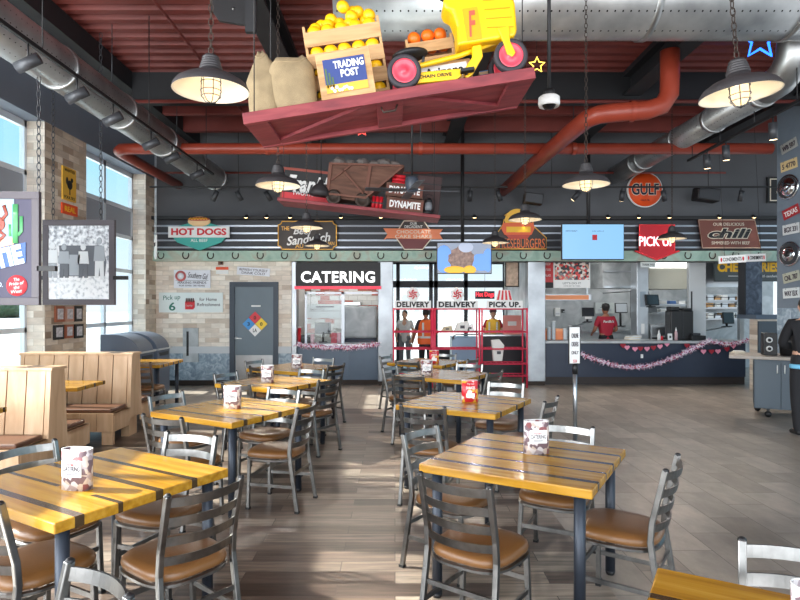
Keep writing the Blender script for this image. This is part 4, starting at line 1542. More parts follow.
s = Q / F
sh = on_shelf('hanging_shelf', 'dark red tilted shelf holding the ore cart, hung over the fascia', 'shelf', 0, 0)
MB().bx(-1.24, 1.24, -0.28, 0.28, -0.05, 0).build('board', REDW, sh, bevel=0.006)
for u in (-1.15, 1.15):
    for v in (-0.24, 0.24):
        pt = DM @ Vector((u, v, 0))
        top = DM.inverted() @ Vector((pt.x, pt.y, ZD))
        MB().tube([(u, v, 0), tuple(top)], 0.005, 5).build('wire', BLACK, sh)
ct = on_shelf('ore_cart', 'brown wooden ore cart heaped with rocks on the hanging shelf', 'cart', -0.56, 0.0)
MB().prism([(0.06, 0.12), (0.64, 0.12), (1.18, 0.70), (0.06, 0.62)], -0.22, 0.22).build('hopper', DARKW, ct, bevel=0.006)
m = MB().bar((0.06, -0.23, 0.13), (0.06, -0.23, 0.62), 0.05, 0.03).bar((0.64, -0.23, 0.13), (0.66, -0.23, 0.66), 0.05, 0.03)
m.bar((0.06, -0.23, 0.60), (1.16, -0.23, 0.685), 0.05, 0.03).bar((0.06, -0.23, 0.14), (0.64, -0.23, 0.14), 0.05, 0.03).bar((0.64, -0.23, 0.14), (1.16, -0.23, 0.68), 0.05, 0.03)
m.bar((0.26, -0.23, 0.52), (0.60, -0.23, 0.2), 0.05, 0.025).bar((0.10, -0.23, 0.35), (0.36, -0.23, 0.6), 0.05, 0.025)
m.build('hopper_frame', mat('rust_brown_frame', S(110, 70, 56), 0.7), ct)
for u in (0.16, 0.60):
    for v in (-0.22, 0.22):
        MB().lathe([(0, -0.03), (0.10, -0.03), (0.10, 0.01), (0.115, 0.015), (0.115, 0.03), (0.07, 0.03), (0.06, 0.015), (0, 0.015)], 24).build('wheel', BRONZE, ct, loc=(u, v, 0.10), rot=(R(90), 0, 0))
MB().bx(0.06, 0.72, -0.19, 0.19, 0.09, 0.13).build('chassis', DARKW, ct)
ROCK = mat('grey_rock', S(112, 106, 102), 0.9, noise=0.2, nscale=8)
for k, (u, w, r) in enumerate(((0.16, 0.68, 0.12), (0.34, 0.68, 0.10), (0.52, 0.70, 0.12), (0.70, 0.71, 0.10), (0.86, 0.74, 0.12), (1.02, 0.75, 0.09))):
    rk = on_shelf('rock', '%s rough grey rock from the left heaped on the ore cart' % ORD[k], 'rock', -0.56 + u, 0.0, w - 0.02, group='rocks on the ore cart')
    MB().ell((0, 0, 0), (r, r * 0.9, r * 0.85), 9, 6, 0.35, k).build('stone', ROCK, rk)
CRT = mat('dynamite_crate_wood', S(112, 66, 54), 0.7, noise=0.15)
for k, (u, w) in enumerate(((0.69, 0.0), (0.66, 0.215))):
    dk = on_shelf('dynamite_crate', ('lower', 'upper')[k] + ' of two brown crates lettered dynamite', 'crate', u, -0.1, w, group='dynamite crates')
    MB().bx(-0.28, 0.28, -0.14, 0.14, 0, 0.20).build('box', CRT, dk, bevel=0.005)
    MB().bx(-0.285, 0.285, -0.146, -0.14, 0.17, 0.20).bx(-0.285, 0.285, -0.146, -0.14, 0.0, 0.03).build('batten', DARKW, dk)
    text('DYNAMITE', 0.47, 0.105, WHITE, dk, (0, -0.147, 0.10), bold=0.035)
for k in range(3):
    dy = on_shelf('dynamite_stick', '%s red dynamite stick lying on the upper crate' % ('bottom', 'middle', 'top')[k], 'dynamite', 0.55, -0.12, 0.445 + 0.052 * k, group='red dynamite sticks')
    MB().cyl((-0.10, 0, 0), (0.10, 0, 0), 0.025, n=12).build('stick', REDS, dy)
dy = on_shelf('dynamite_bundle', 'upright red dynamite bundle beside the ore cart wheel', 'dynamite', 0.26, -0.12, 0.0)
for k in range(3):
    MB().cyl((-0.06 + 0.06 * k, 0, 0), (-0.06 + 0.06 * k, 0, 0.2), 0.028, n=12).build('stick', REDS, dy)
MB().bx(-0.095, 0.095, -0.032, 0.032, 0.09, 0.11).build('band', BLACK, dy)
tk = on_shelf('trunk', 'dark brown trunk at the right end of the hanging shelf', 'trunk', 1.03, 0.08, 0.0)
MB().bx(-0.19, 0.19, -0.15, 0.15, 0, 0.62).build('body', mat('dark_trunk', S(58, 34, 34), 0.6), tk, bevel=0.01)
MB().bx(-0.195, 0.195, -0.155, 0.155, 0.48, 0.50).build('strap', BLACK, tk)
ln = on_shelf('lantern', 'black miners lantern before the dark trunk', 'lantern', 1.05, -0.19, 0.0)
MB().lathe([(0.075, 0), (0.08, 0.04), (0.045, 0.06)], 18).build('base', BLACK, ln)
MB().lathe([(0.045, 0.06), (0.06, 0.10), (0.055, 0.16), (0.04, 0.19)], 18).build('chimney', mat('lantern_glass', S(120, 124, 130), 0.1), ln)
MB().lathe([(0.05, 0.19), (0.045, 0.22), (0.02, 0.25), (0, 0.25)], 18).tube([(-0.08, 0, 0.05), (-0.085, 0, 0.2), (-0.04, 0, 0.3), (0.04, 0, 0.3), (0.085, 0, 0.2), (0.08, 0, 0.05)], 0.006, 6).build('handle', BLACK, ln)
fk = on_shelf('neon_shop_sign', 'red framed black sign with white script lettering, left end of the hanging shelf', 'sign', -0.85, 0.20, 0.02, rz=0)
MB().bx(-0.42, 0.42, -0.02, 0.02, 0, 0.52).build('board', BLACK, fk)
MB().bx(-0.45, 0.45, -0.03, 0.03, -0.02, 0.02).bx(-0.45, 0.45, -0.03, 0.03, 0.50, 0.54).bx(-0.45, -0.42, -0.03, 0.03, 0.02, 0.5).bx(0.42, 0.45, -0.03, 0.03, 0.02, 0.5).build('frame', mat('brick_red_frame', S(150, 70, 56), 0.6), fk)
MB().bx(-0.42, 0.42, -0.024, -0.02, 0.02, 0.15).build('red_band', REDS, fk)
text("Frank's", 0.74, 0.27, WHITE, fk, (0.0, -0.027, 0.31), bold=0.03, shear=0.25)
text("TWO'S AND UP", 0.56, 0.06, WHITE, fk, (0.02, -0.028, 0.15), bold=0.02)
tin = on_shelf('metal_bell', 'dark metal bell shaped lamp hanging before the neon shop sign', 'lamp', -0.62, -0.22, 0.10)
MB().lathe([(0.15, 0.0), (0.145, 0.06), (0.11, 0.13), (0.05, 0.18), (0.03, 0.24), (0, 0.24)], 24).build('bell', SHADE, tin)
pt = DM @ Vector((-0.62, -0.22, 0.34))
MB().tube([(0, 0, 0.24), tuple(DM.to_3x3().inverted() @ Vector((0, 0, ZD - pt.z)) + Vector((0, 0, 0.24)))], 0.006, 6).build('rod', BLACK, tin)

# ------------------------------------------------------------------ signs on the fascia and walls
def board(name, label, cat, px0, py0, px1, py1, m, Y=None, t=0.03, group=None, pad=None, padm=None, rot=None):
    """flat board in front of the back wall spanning the given picture corners; returns root and size"""
    Y = Y if Y is not None else YB - 0.16
    a, b = P(px0, py0, Y), P(px1, py1, Y)
    c = (a + b) / 2
    w, h = abs(b.x - a.x), abs(a.z - b.z)
    o = empty(name, label, cat, c, rot or (0, 0, 0), group=group)
    MB().box((0, 0, 0), (w, t, h)).build('board', m, o, bevel=0.003)
    if pad:
        q = MB()
        q.box((0, -t / 2, h / 2 - pad / 2), (w, 0.014, pad)).box((0, -t / 2, -h / 2 + pad / 2), (w, 0.014, pad))
        q.box((w / 2 - pad / 2, -t / 2, 0), (pad, 0.014, h)).box((-w / 2 + pad / 2, -t / 2, 0), (pad, 0.014, h))
        q.build('frame', padm, o)
    return o, w, h


SGN = YB - 0.20
k_ = SGN / F


def polysign(name, label, cx, cy, pts, m, Y=SGN, t=0.04, line=None, lm=None):
    """sign cut to an outline given as offsets (right, up) in picture units at depth Y"""
    kk = Y / F
    o = empty(name, label, 'sign', P(cx, cy, Y))
    q = [(x * kk, z * kk) for x, z in pts]
    MB().prism(q, -t / 2, t / 2).build('board', m, o)
    if line:
        MB().tube([(x, -t / 2 - 0.004, z) for x, z in q], line, 6, closed=True, smooth=False).build('edge_line', lm, o)
    return o, kk


# hot dogs
TEAL = mat('sign_teal', S(64, 168, 158), 0.5)
o, k = polysign('hot_dog_sign', 'teal lozenge sign reading hot dogs with a painted bun on top', 199.5, 234.5,
                [(-29, 0), (-22, 8), (0, 14), (22, 8), (29, 0), (22, -8), (0, -16), (-22, -8)], TEAL)
MB().box((0, -0.03, 2.3 * k), (61 * k, 0.03, 11 * k)).build('name_panel', WHITE, o, bevel=0.003)
text('HOT DOGS', 55 * k, 7 * k, REDS, o, (0, -0.047, 2.5 * k), bold=0.04)
text('ALL BEEF', 17 * k, 3 * k, WHITE, o, (0, -0.023, -6 * k), bold=0.01)
MB().ell((0, -0.02, 13 * k), (11.5 * k, 0.05, 5.2 * k), 20, 10).build('bun', mat('bun_tan', S(226, 190, 144), 0.6), o)
MB().ell((0, -0.05, 15 * k), (11 * k, 0.04, 2.2 * k), 18, 8).build('sausage', mat('sausage_brown', S(176, 86, 60), 0.5), o)
MB().tube([((-9 + 1.5 * i) * k, -0.095, (15.2 + (0.8 if i % 2 else -0.8)) * k) for i in range(13)], 0.01, 6).build('mustard', YELLOW, o)

# sandwich sign
DKB = mat('sign_dark_brown', S(58, 50, 46), 0.5)
W2, H2 = 29, 14


def notched(w, h, c):
    r = []
    for (cx, cz, a0, a1) in ((-w, h, 0, -90), (-w, -h, 90, 0), (w, -h, 180, 90), (w, h, 270, 180)):
        r += arc(cx, cz, c, a0, a1, 5)[::1]
    # order: upper left corner, lower left, lower right, upper right
    return r


pts = arc(-W2, H2, 3.5, 0, -90, 5) + arc(-W2, -H2, 3.5, 90, 0, 5) + arc(W2, -H2, 3.5, 180, 90, 5) + arc(W2, H2, 3.5, 270, 180, 5)
o, k = polysign('sandwich_sign', 'dark notched sign with gold outline reading beef sandwich', 307.5, 235.5, pts, DKB, line=0.012, lm=GOLDL)
text('THE', 8 * k, 4 * k, GOLDL, o, (-22 * k, -0.024, 7 * k), bold=0.02)
text('Beef', 20 * k, 7 * k, WHITE, o, (-4 * k, -0.024, 4.5 * k), bold=0.02, shear=0.3)
text('Sandwich', 44 * k, 9 * k, WHITE, o, (1 * k, -0.024, -3.5 * k), rot=(R(90), R(-6), 0), bold=0.02, shear=0.3)
text('AU', 8 * k, 4 * k, GOLDL, o, (-8 * k, -0.024, -10.5 * k), bold=0.02)
text('ITALIAN', 14 * k, 3.6 * k, GOLDL, o, (20 * k, -0.024, -8 * k), bold=0.02)

# chocolate cake shake
o, k = polysign('cake_shake_sign', 'octagonal maroon sign with an orange ribbon reading chocolate cake shake', 413.5, 234.5,
                [(-17, 2), (-9.5, 13.5), (10, 13.5), (18, 2), (18, -4), (9, -15), (-9, -15), (-17, -4)], mat('sign_maroon', S(110, 48, 50), 0.5), line=0.012, lm=CREAM)
MB().prism([(x * k, z * k) for x, z in ((-30, 6), (29, 5), (26, 0.2), (29, -5), (-27, -4), (-30, -6) , (-26, 0))], -0.045, -0.02).build('ribbon', mat('ribbon_orange', S(226, 130, 88), 0.5), o)
MB().prism([(x * k, z * k) for x, z in ((-14.5, 5), (-9, 12.3), (9.5, 12.3), (15.5, 5))], -0.03, -0.02).build('cap_panel', DKB, o)
text('OUR', 7 * k, 2.6 * k, WHITE, o, (0, -0.032, 10.8 * k), bold=0.01)
text('DECADENT', 18 * k, 2.8 * k, WHITE, o, (0, -0.032, 7.6 * k), bold=0.01)
text('CHOCOLATE', 34 * k, 3.4 * k, CREAM, o, (0, -0.047, 2.4 * k), bold=0.01)
text('CAKE SHAKE', 37 * k, 3.4 * k, CREAM, o, (0, -0.047, -2.2 * k), bold=0.01)

# burger sign
pts = [(-28, -17), (27, -17), (27, -6), (14, 6)] + [(14, 8)] + arc(0, 11, 16, -5, 185, 10)[0:0] + [(13, 12), (10, 18), (3, 21), (-6, 21), (-14, 17), (-16, 8), (-18, 4), (-28, -8)]
o, k = polysign('burger_sign', 'dark sign with a painted burger and gold outline reading cheeseburgers', 519, 232, pts, DKB, line=0.011, lm=GOLDL)
BY = mat('bun_yellow', S(240, 186, 60), 0.5)
MB().prism([(x * k, z * k) for x, z in [(-14, 9)] + arc(-2, 10, 13, 170, 10, 10) + [(11, 9)]], -0.045, -0.02).build('bun_top', BY, o)
MB().prism([(x * k, z * k) for x, z in ((-16, 9), (14, 9), (15, 3), (12, -3), (-15, -3), (-18, 3))], -0.04, -0.02).build('patty', mat('patty_orange', S(226, 100, 52), 0.5), o)
MB().prism([(x * k, z * k) for x, z in ((-13, 5), (11, 5), (11, -0.5), (-13, -0.5))], -0.05, -0.04).build('cheese', YELLOW, o)
MB().prism([(x * k, z * k) for x, z in ((-14, -3), (11, -3), (8, -7), (-10, -7))], -0.04, -0.02).build('bun_base', mat('patty_red', S(186, 66, 50), 0.5), o)
text('CHEESEBURGERS', 51 * k, 9.5 * k, mat('letter_orange', S(232, 120, 60), 0.5), o, (0, -0.028, -11.5 * k), bold=0.0)

# chili sign
pts = [(-31, 14), (25, 14), (31, -14), (-27, -14)]
o, k = polysign('chili_sign', 'slanted brown sign with outlined lettering reading chili', 729, 234, pts, mat('sign_chili_brown', S(112, 62, 50), 0.5), line=0.013, lm=mat('sign_pale_tan', S(190, 160, 140), 0.5))
text('OUR DELICIOUS', 31 * k, 3 * k, CREAM, o, (-1 * k, -0.024, 9.6 * k), bold=0.0)
text('chili', 44 * k, 11 * k, CREAM, o, (0, -0.024, 0.5 * k), bold=0.07, shear=0.25)
text('chili', 42.5 * k, 9.6 * k, BLACK, o, (0, -0.030, 0.5 * k), bold=0.03, shear=0.25)
text('SIMMERED WITH BEEF', 38 * k, 3 * k, CREAM, o, (1 * k, -0.024, -9 * k), bold=0.0)

# pick up arrow with neon lettering
pts = [(-15, 17), (20, 17), (20, -9), (25, -9), (2, -18), (-20, -9), (-15, -9)]
o, k = polysign('pick_up_arrow_sign', 'red down arrow sign with white neon lettering reading pick up', 654, 242, pts, mat('arrow_red', S(204, 28, 44), 0.4), line=0.014, lm=mat('arrow_edge', S(230, 60, 66), 0.4))
text('PICK UP', 35 * k, 9.5 * k, mat('neon_white', (1, 0.9, 0.95, 1), 0.3, emit=1.2, ecol=(1, 0.88, 0.93, 1)), o, (2 * k, -0.03, 0.5 * k), depth=0.02, bold=0.0)

# round orange petrol sign
Yg = YB - 0.06
kg = Yg / F
o = empty('round_sign', 'round orange sign with a white rim reading gulf', 'sign', P(644.5, 190, Yg))
MB().lathe([(17.6 * kg, -0.03), (17.6 * kg, 0.03)], 48).build('rim', WHITE, o, rot=(R(90), 0, 0))
MB().lathe([(16.6 * kg, -0.01), (16.6 * kg, 0.036)], 48).build('face', ORANGE, o, rot=(R(90), 0, 0))
text('GULF', 28 * kg, 12.5 * kg, CREAM, o, (0, -0.038, 0.5 * kg), bold=0.05)
text('GULF', 27 * kg, 11.4 * kg, mat('letter_navy', S(24, 24, 50), 0.5), o, (0, -0.043, 0.5 * kg), bold=0.02)
text('GULF OIL', 9 * kg, 1.6 * kg, mat('letter_navy', S(24, 24, 50), 0.5), o, (0, -0.040, -10.5 * kg))

# framed picture on the charcoal wall, far right
o, w, h = board('framed_picture', 'black framed picture with a pale mount on the charcoal wall, far right', 'picture', 767, 177, 792, 203, BLACK, YB - 0.03, 0.04)
MB().box((0, -0.022, 0), (w * 0.82, 0.006, h * 0.86)).build('mount', CREAM, o)
MB().box((0, -0.026, 0), (w * 0.74, 0.006, h * 0.78)).build('print', BLACK, o)
text('5', w * 0.3, h * 0.4, CREAM, o, (0, -0.03, 0.02), bold=0.02)

# horseshoes on the patina header
for i, px in enumerate((164, 188.5, 213, 237.5, 262, 286, 310, 334, 357.5, 381, 404.5, 428, 498, 521.5, 545, 660, 684, 708, 731, 756, 775)):
    x, z = W(px, 255.5)
    q = [(0.062 * math.cos(R(a)), 0.0, 0.075 * math.sin(R(a)) - 0.005) for a in range(135, 405, 18)]
    o = empty('horseshoe', '%s rusty horseshoe from the left on the green header' % ORD[i], 'horseshoe', (x, YB - 0.168, z), group='horseshoes on the green header')
    MB().tube(q, 0.011, 6, smooth=True).build('shoe', BRONZE, o)

# signs on the stone wall
o, w, h = board('enamel_sign', 'small white sign with red roundel over the pickup six sign', 'sign', 174, 270, 210.5, 288, mat('enamel_white', S(226, 228, 236), 0.35), YB - 0.02, 0.02)
MB().lathe([(h * 0.30, 0), (h * 0.30, 0.006)], 24).build('roundel', mat('faded_red', S(206, 110, 110), 0.5), o, loc=(-w * 0.31, -0.012, h * 0.16), rot=(R(90), 0, 0))
MB().lathe([(h * 0.18, 0), (h * 0.18, 0.004)], 24).build('roundel_centre', mat('enamel_white', S(226, 228, 236), 0.35), o, loc=(-w * 0.31, -0.018, h * 0.16), rot=(R(90), 0, 0))
text('Southern Gal', w * 0.55, h * 0.32, INK, o, (w * 0.16, -0.013, h * 0.18), rot=(R(90), R(6), 0), shear=0.3)
MB().box((0, -0.012, -h * 0.08), (w * 0.9, 0.004, 0.006)).build('blue_line', mat('letter_navy', S(24, 24, 50), 0.5), o)
text('MAKING FRIENDS', w * 0.78, h * 0.13, mat('letter_navy', S(24, 24, 50), 0.5), o, (0, -0.013, -h * 0.2))
text('FOR OVER 100 YEARS', w * 0.7, h * 0.09, mat('letter_navy', S(24, 24, 50), 0.5), o, (0, -0.013, -h * 0.37))
o, w, h = board('enamel_sign', 'wide pale sign reading pickup 6 with a red bottle carton', 'sign', 159, 292.5, 223, 312.5, mat('enamel_pale', S(222, 232, 232), 0.35), YB - 0.02, 0.02)
GRN = mat('letter_green', S(30, 112, 96), 0.5)
text('Pick up', w * 0.27, h * 0.30, GRN, o, (-w * 0.30, -0.013, h * 0.22), rot=(R(90), R(-4), 0), shear=0.15)
text('6', w * 0.10, h * 0.42, GRN, o, (-w * 0.29, -0.013, -h * 0.20), bold=0.02)
text('for Home', w * 0.27, h * 0.16, INK, o, (w * 0.27, -0.013, h * 0.16))
text('Refreshment', w * 0.36, h * 0.16, INK, o, (w * 0.28, -0.013, -h * 0.1))
cr_ = MB().prism([(-0.09, -0.14), (0.07, -0.14), (0.1, -0.10), (0.1, 0.04), (0.08, 0.02), (-0.09, 0.02)], -0.03, -0.012).build('bottle_carton', REDS, o, loc=(-0.02, 0, 0))
m = MB()
for i in range(5):
    m.cyl((-0.07 + 0.036 * i, -0.02, 0.0), (-0.07 + 0.036 * i, -0.02, 0.09), 0.016, 0.008, n=10)
m.build('bottles', mat('cola_brown', S(86, 40, 36), 0.3), cr_)
text('Coca-Cola', 0.13, 0.035, WHITE, cr_, (-0.01, -0.032, -0.06), shear=0.2)
o, w, h = board('wall_plate', 'crooked white plate with dark lettering above the slate door', 'sign', 237, 267.5, 270, 275.5, mat('enamel_white', S(226, 228, 236), 0.35), YB - 0.015, 0.012, rot=(0, R(4), 0))
text('REFRESH YOURSELF', w * 0.85, h * 0.3, INK, o, (0, -0.008, h * 0.17))
text('DRINK COLD', w * 0.7, h * 0.3, INK, o, (0, -0.008, -h * 0.22))
o, w, h = board('notice_card', 'white notice card with an orange band under the fire sounder', 'notice', 216, 267, 228.5, 274, WHITE, YB - 0.01, 0.01)
MB().box((0, -0.006, h * 0.3), (w, 0.004, h * 0.4)).build('orange_band', ORANGE, o)
o = empty('fire_sounder', 'small brown sounder on the stone wall above the notice card', 'alarm', P(221, 263, YB))
MB().box((0, -0.02, 0), (0.10, 0.04, 0.08)).build('body', mat('sounder_brown', S(120, 80, 60), 0.5), o, bevel=0.005)
MB().ell((0.02, -0.04, 0), (0.025, 0.02, 0.025), 12, 8).build('lens', BLACK, o)
o = empty('towel_dispenser', 'steel wall panel with a dark slot beside the slate door', 'dispenser', P(191, 345, YB))
MB().box((0, -0.015, 0), (0.315, 0.03, 0.70)).build('panel', STEEL_W, o, bevel=0.004)
MB().box((-0.06, -0.032, 0.03), (0.045, 0.006, 0.50)).build('slot', BLACK, o)
o = empty('wall_outlet', 'white power outlet low on the blue grey wainscot', 'outlet', P(176.5, 367, YB))
MB().box((0, -0.008, 0), (0.075, 0.012, 0.115)).build('plate', WHITE, o, bevel=0.002)
MB().box((0, -0.015, 0.025), (0.03, 0.004, 0.03)).box((0, -0.015, -0.025), (0.03, 0.004, 0.03)).build('socket', DGREY, o)
# hazard diamond on the door
o = empty('hazard_diamond', 'red yellow blue and white hazard diamond on the slate door', 'sign', P(255, 324, YB - 0.02))
hd2 = 0.13
for (dx, dz, c, t_) in ((0, hd2, S(214, 60, 70), '0'), (hd2, 0, S(244, 206, 60), '0'), (-hd2, 0, S(70, 150, 216), '3'), (0, -hd2, S(236, 236, 236), 'LA')):
    a = hd2 * 0.97
    q = MB().prism([(dx - a, dz), (dx, dz + a), (dx + a, dz), (dx, dz - a)], -0.004, 0.004).build('quarter', mat('diamond_%s%d' % (t_, int(dx * 100)), c, 0.5), o)
    text(t_, 0.05 if len(t_) == 1 else 0.08, 0.075, BLACK, q, (dx, -0.006, dz), bold=0.02)

# hanging screens
SCR1 = mat('screen_grey_glow', S(120, 130, 150), 0.3, emit=0.75, ecol=S(118, 126, 142))


def screen(label, px0, py0, px1, py1, Y, poly, m, pole_x):
    a, b = P(px0, py0, Y), P(px1, py1, Y)
    c = (a + b) / 2
    w, h = b.x - a.x, a.z - b.z
    o = empty('wall_screen', label, 'screen', c)
    MB().box((0, 0.03, 0), (w + 0.03, 0.05, h + 0.03)).build('casing', BLACK, o, bevel=0.006)
    MB().box((0, 0.0, 0), (w, 0.012, h)).build('display', m, o)
    x = P(pole_x, 0, Y).x - c.x
    MB().cyl((x, 0.09, 0), (x, 0.09, ZD - c.z), 0.035, n=14).build('pole', BLACK, o)
    MB().box((x, 0.07, 0), (0.2, 0.05, 0.2)).build('bracket', BLACK, o)
    return o, w, h


o, w, h = screen('hanging screen showing a beef sandwich held in blue gloves', 437.5, 243, 491, 273, 11.0, None, SCR1, 463)


def glow(name, c, s=0.9):
    return mat(name, c, 0.4, emit=s, ecol=c)


class CLIP(MB):
    def build(self, *a_, **k_):
        self.v = [(max(-w / 2, min(w / 2, x)), y, max(-h / 2, min(h / 2, z))) for x, y, z in self.v]
        return MB.build(self, *a_, **k_)


gb = glow('glove_blue_glow', S(92, 136, 204))
CLIP().ell((-0.38, -0.006, -0.02), (0.16, 0.004, 0.26), 18, 8).build('left_glove', gb, o)
CLIP().ell((0.32, -0.006, -0.08), (0.24, 0.004, 0.16), 18, 8).ell((0.44, -0.006, -0.04), (0.10, 0.004, 0.22), 14, 8).build('right_glove', gb, o)
CLIP().ell((-0.06, -0.009, -0.04), (0.24, 0.004, 0.22), 18, 8, 0.3, 5).ell((-0.02, -0.009, 0.06), (0.18, 0.004, 0.18), 18, 8, 0.3, 6).build('beef', mat('beef_glow', S(132, 106, 96), 0.4, emit=0.45, ecol=S(128, 104, 96), noise=0.6, nscale=18), o)
CLIP().ell((-0.18, -0.012, -0.22), (0.2, 0.004, 0.07), 18, 8).ell((0.10, -0.012, -0.22), (0.12, 0.004, 0.08), 18, 8).build('bread', glow('bread_glow', S(206, 160, 40)), o)
CLIP().ell((0.03, -0.012, 0.2), (0.14, 0.004, 0.1), 18, 8).build('ladle', glow('ladle_glow', S(150, 158, 176)), o)
SCR2 = mat('screen_blue_glow', S(40, 50, 60), 0.3, emit=1.0, ecol=S(140, 198, 246))
o, w, h = screen('large hanging screen glowing plain light blue with a tiny red logo', 562.5, 224.5, 623.5, 259, 11.0, None, SCR2, 590)
MB().box((0.03, -0.008, 0.08), (0.09, 0.004, 0.10)).build('logo', REDS, o)
text('order online at', 0.22, 0.02, DGREY, o, (0.09, -0.008, 0.20), depth=0.003)
text('NOW READY', 0.22, 0.025, DGREY, o, (-0.40, -0.008, 0.20), depth=0.003)

# frames hung by chains on the window side
MOUNT = mat('taupe_picture_frame', S(84, 78, 84), 0.5)


def hung_frame(name, label, x, y, w, h, zc_):
    o = empty(name, label, 'picture', (x, y, zc_), group='pictures hung over the booths')
    f = 0.075
    q = MB()
    q.box((0, 0, h / 2 - f / 2), (w, 0.05, f)).box((0, 0, -h / 2 + f / 2), (w, 0.05, f)).box((w / 2 - f / 2, 0, 0), (f, 0.05, h - 2 * f)).box((-w / 2 + f / 2, 0, 0), (f, 0.05, h - 2 * f))
    q.build('frame', MOUNT, o, bevel=0.004)
    for cx_, zt_ in ((-0.34, ZD), (0.28 if y > 7 else -3.55 - x, ZD if y > 7 else 3.93)):
        q = MB()
        chain(q, (cx_, 0, h / 2), (cx_, 0, zt_ - zc_), 0.09, 0.0045, 0.02)
        q.build('chain', DGREY, o)
    MB().bar((w / 2 - 0.02, 0.03, -0.2), (XL - x, 0.03, -0.2), 0.05, 0.05).build('wall_bracket', BLACK, o)
    MB().bar((w / 2 - 0.02, 0.0, -0.2), (w / 2 + 0.16, 0.0, -0.2), 0.05, 0.05).build('side_arm', BLACK, o)
    return o


hf = hung_frame('hanging_picture', 'framed black and white miners photograph hanging by chains', -3.95 - 0.17, 7.7, 0.94, 1.11, 1.65 + 42.5 * 7.7 / F)


def photo_mat():
    m, n, l, b = nodes('old_photo_print')
    v = mapped(n, l)
    s = n.new('ShaderNodeSeparateXYZ')
    l.new(v, s.inputs[0])
    nz = n.new('ShaderNodeTexNoise')
    nz.inputs['Scale'].default_value = 22
    nz.inputs['Detail'].default_value = 8
    l.new(v, nz.inputs['Vector'])
    a = n.new('ShaderNodeMath')
    a.operation = 'MULTIPLY_ADD'
    a.inputs[1].default_value = 0.16
    l.new(s.outputs['Z'], a.inputs[0])
    l.new(nz.outputs[0], a.inputs[2])
    l.new(ramp(n, l, a.outputs[0], [(0.42, S(240, 242, 246)), (0.54, S(216, 220, 226)), (0.64, S(168, 172, 180)), (0.76, S(120, 124, 132))]), b.inputs['Base Color'])
    b.inputs['Roughness'].default_value = 0.5
    return m


pr = MB().box((0, 0, 0), (0.79, 0.02, 0.96)).build('print', photo_mat(), hf)
MD = mat('print_dark', S(104, 108, 116), 0.6)
ML = mat('print_light', S(224, 228, 232), 0.6)
MM = mat('print_mid', S(168, 174, 182), 0.6)
MB().prism([(-0.26, 0.22), (0.30, 0.22), (0.36, 0.02), (0.34, -0.18), (-0.22, -0.18)], -0.014, -0.011).build('tunnel', MD, pr)
for (x, hh, c, c2) in ((-0.34, 0.42, ML, MM), (-0.19, 0.40, MM, MD), (0.06, 0.40, ML, MD), (0.27, 0.48, MM, ML)):
    q = MB().ell((x, -0.017, -0.20 + hh), (0.036, 0.003, 0.045), 14, 8)
    q.prism([(x - 0.075, -0.20 + hh * 0.45), (x - 0.06, -0.20 + hh * 0.86), (x + 0.06, -0.20 + hh * 0.86), (x + 0.075, -0.20 + hh * 0.45)], -0.018, -0.014)
    f_ = q.build('figure', c, pr)
    MB().prism([(x - 0.06, -0.2), (x - 0.055, -0.2 + hh * 0.46), (x + 0.055, -0.2 + hh * 0.46), (x + 0.06, -0.2), (x + 0.012, -0.2), (x, -0.2 + hh * 0.3), (x - 0.012, -0.2)], -0.018, -0.014).build('figure_trousers', c2, pr)
MB().prism([(-0.12, -0.17), (0.0, -0.17), (0.02, 0.1), (-0.12, 0.1)], -0.018, -0.014).build('ore_wagon', MM, pr)

hf = hung_frame('hanging_poster', 'framed blue western poster lettered tie hanging at the left edge', -3.54 - 0.47, 5.88, 0.95, 1.13, 1.65 + 56.5 * 5.88 / F)
pr = MB().box((0, 0, 0), (0.80, 0.02, 0.98)).build('print', mat('poster_navy', S(54, 50, 76), 0.5), hf)
MB().prism([(-0.40, -0.10), (0.22, 0.04), (0.22, 0.49), (-0.40, 0.49)], -0.014, -0.010).build('poster_sky', mat('poster_sky', S(150, 200, 220), 0.5), pr)
MB().prism([(-0.40, -0.10), (0.22, 0.04), (0.22, 0.10), (-0.40, 0.08)], -0.016, -0.012).build('poster_sand', mat('poster_sand', S(226, 176, 150), 0.5), pr)
m = MB().tube([(0.235, -0.016, 0.05), (0.235, -0.016, 0.44)], 0.030, 10).tube([(0.26, -0.016, 0.13), (0.295, -0.016, 0.17), (0.295, -0.016, 0.32)], 0.018, 8).tube([(0.185, -0.016, 0.12), (0.18, -0.016, 0.24)], 0.014, 8)
m.T = Matrix.Identity(4)
m.v = [(x, -0.016 + (y + 0.016) * 0.12, z) for x, y, z in m.v]
m.build('poster_cactus', mat('poster_green', S(86, 160, 104), 0.5), pr)
m = MB().ell((-0.02, -0.016, 0.24), (0.16, 0.004, 0.10), 16, 8).ell((-0.2, -0.016, 0.14), (0.1, 0.004, 0.08), 12, 8).tube([(0.04, -0.016, 0.2), (0.13, -0.016, 0.13), (0.04, -0.016, 0.05)], 0.022, 6).tube([(0.10, -0.016, 0.28), (0.15, -0.016, 0.34), (0.12, -0.016, 0.43)], 0.02, 6)
m.v = [(x, -0.017 + (y + 0.016) * 0.15, z) for x, y, z in m.v]
m.build('poster_horse', mat('poster_rust', S(150, 74, 60), 0.5), pr)
MB().prism([(-0.40, -0.32), (0.34, -0.14), (0.34, 0.06), (-0.40, -0.10)], -0.018, -0.012).build('poster_band', mat('poster_blue', S(52, 90, 150), 0.5), pr)
text('WESTIE', 0.70, 0.20, mat('poster_pale', S(206, 220, 236), 0.5), pr, (-0.03, -0.021, -0.13), rot=(R(90), R(-13), 0), bold=0.05)
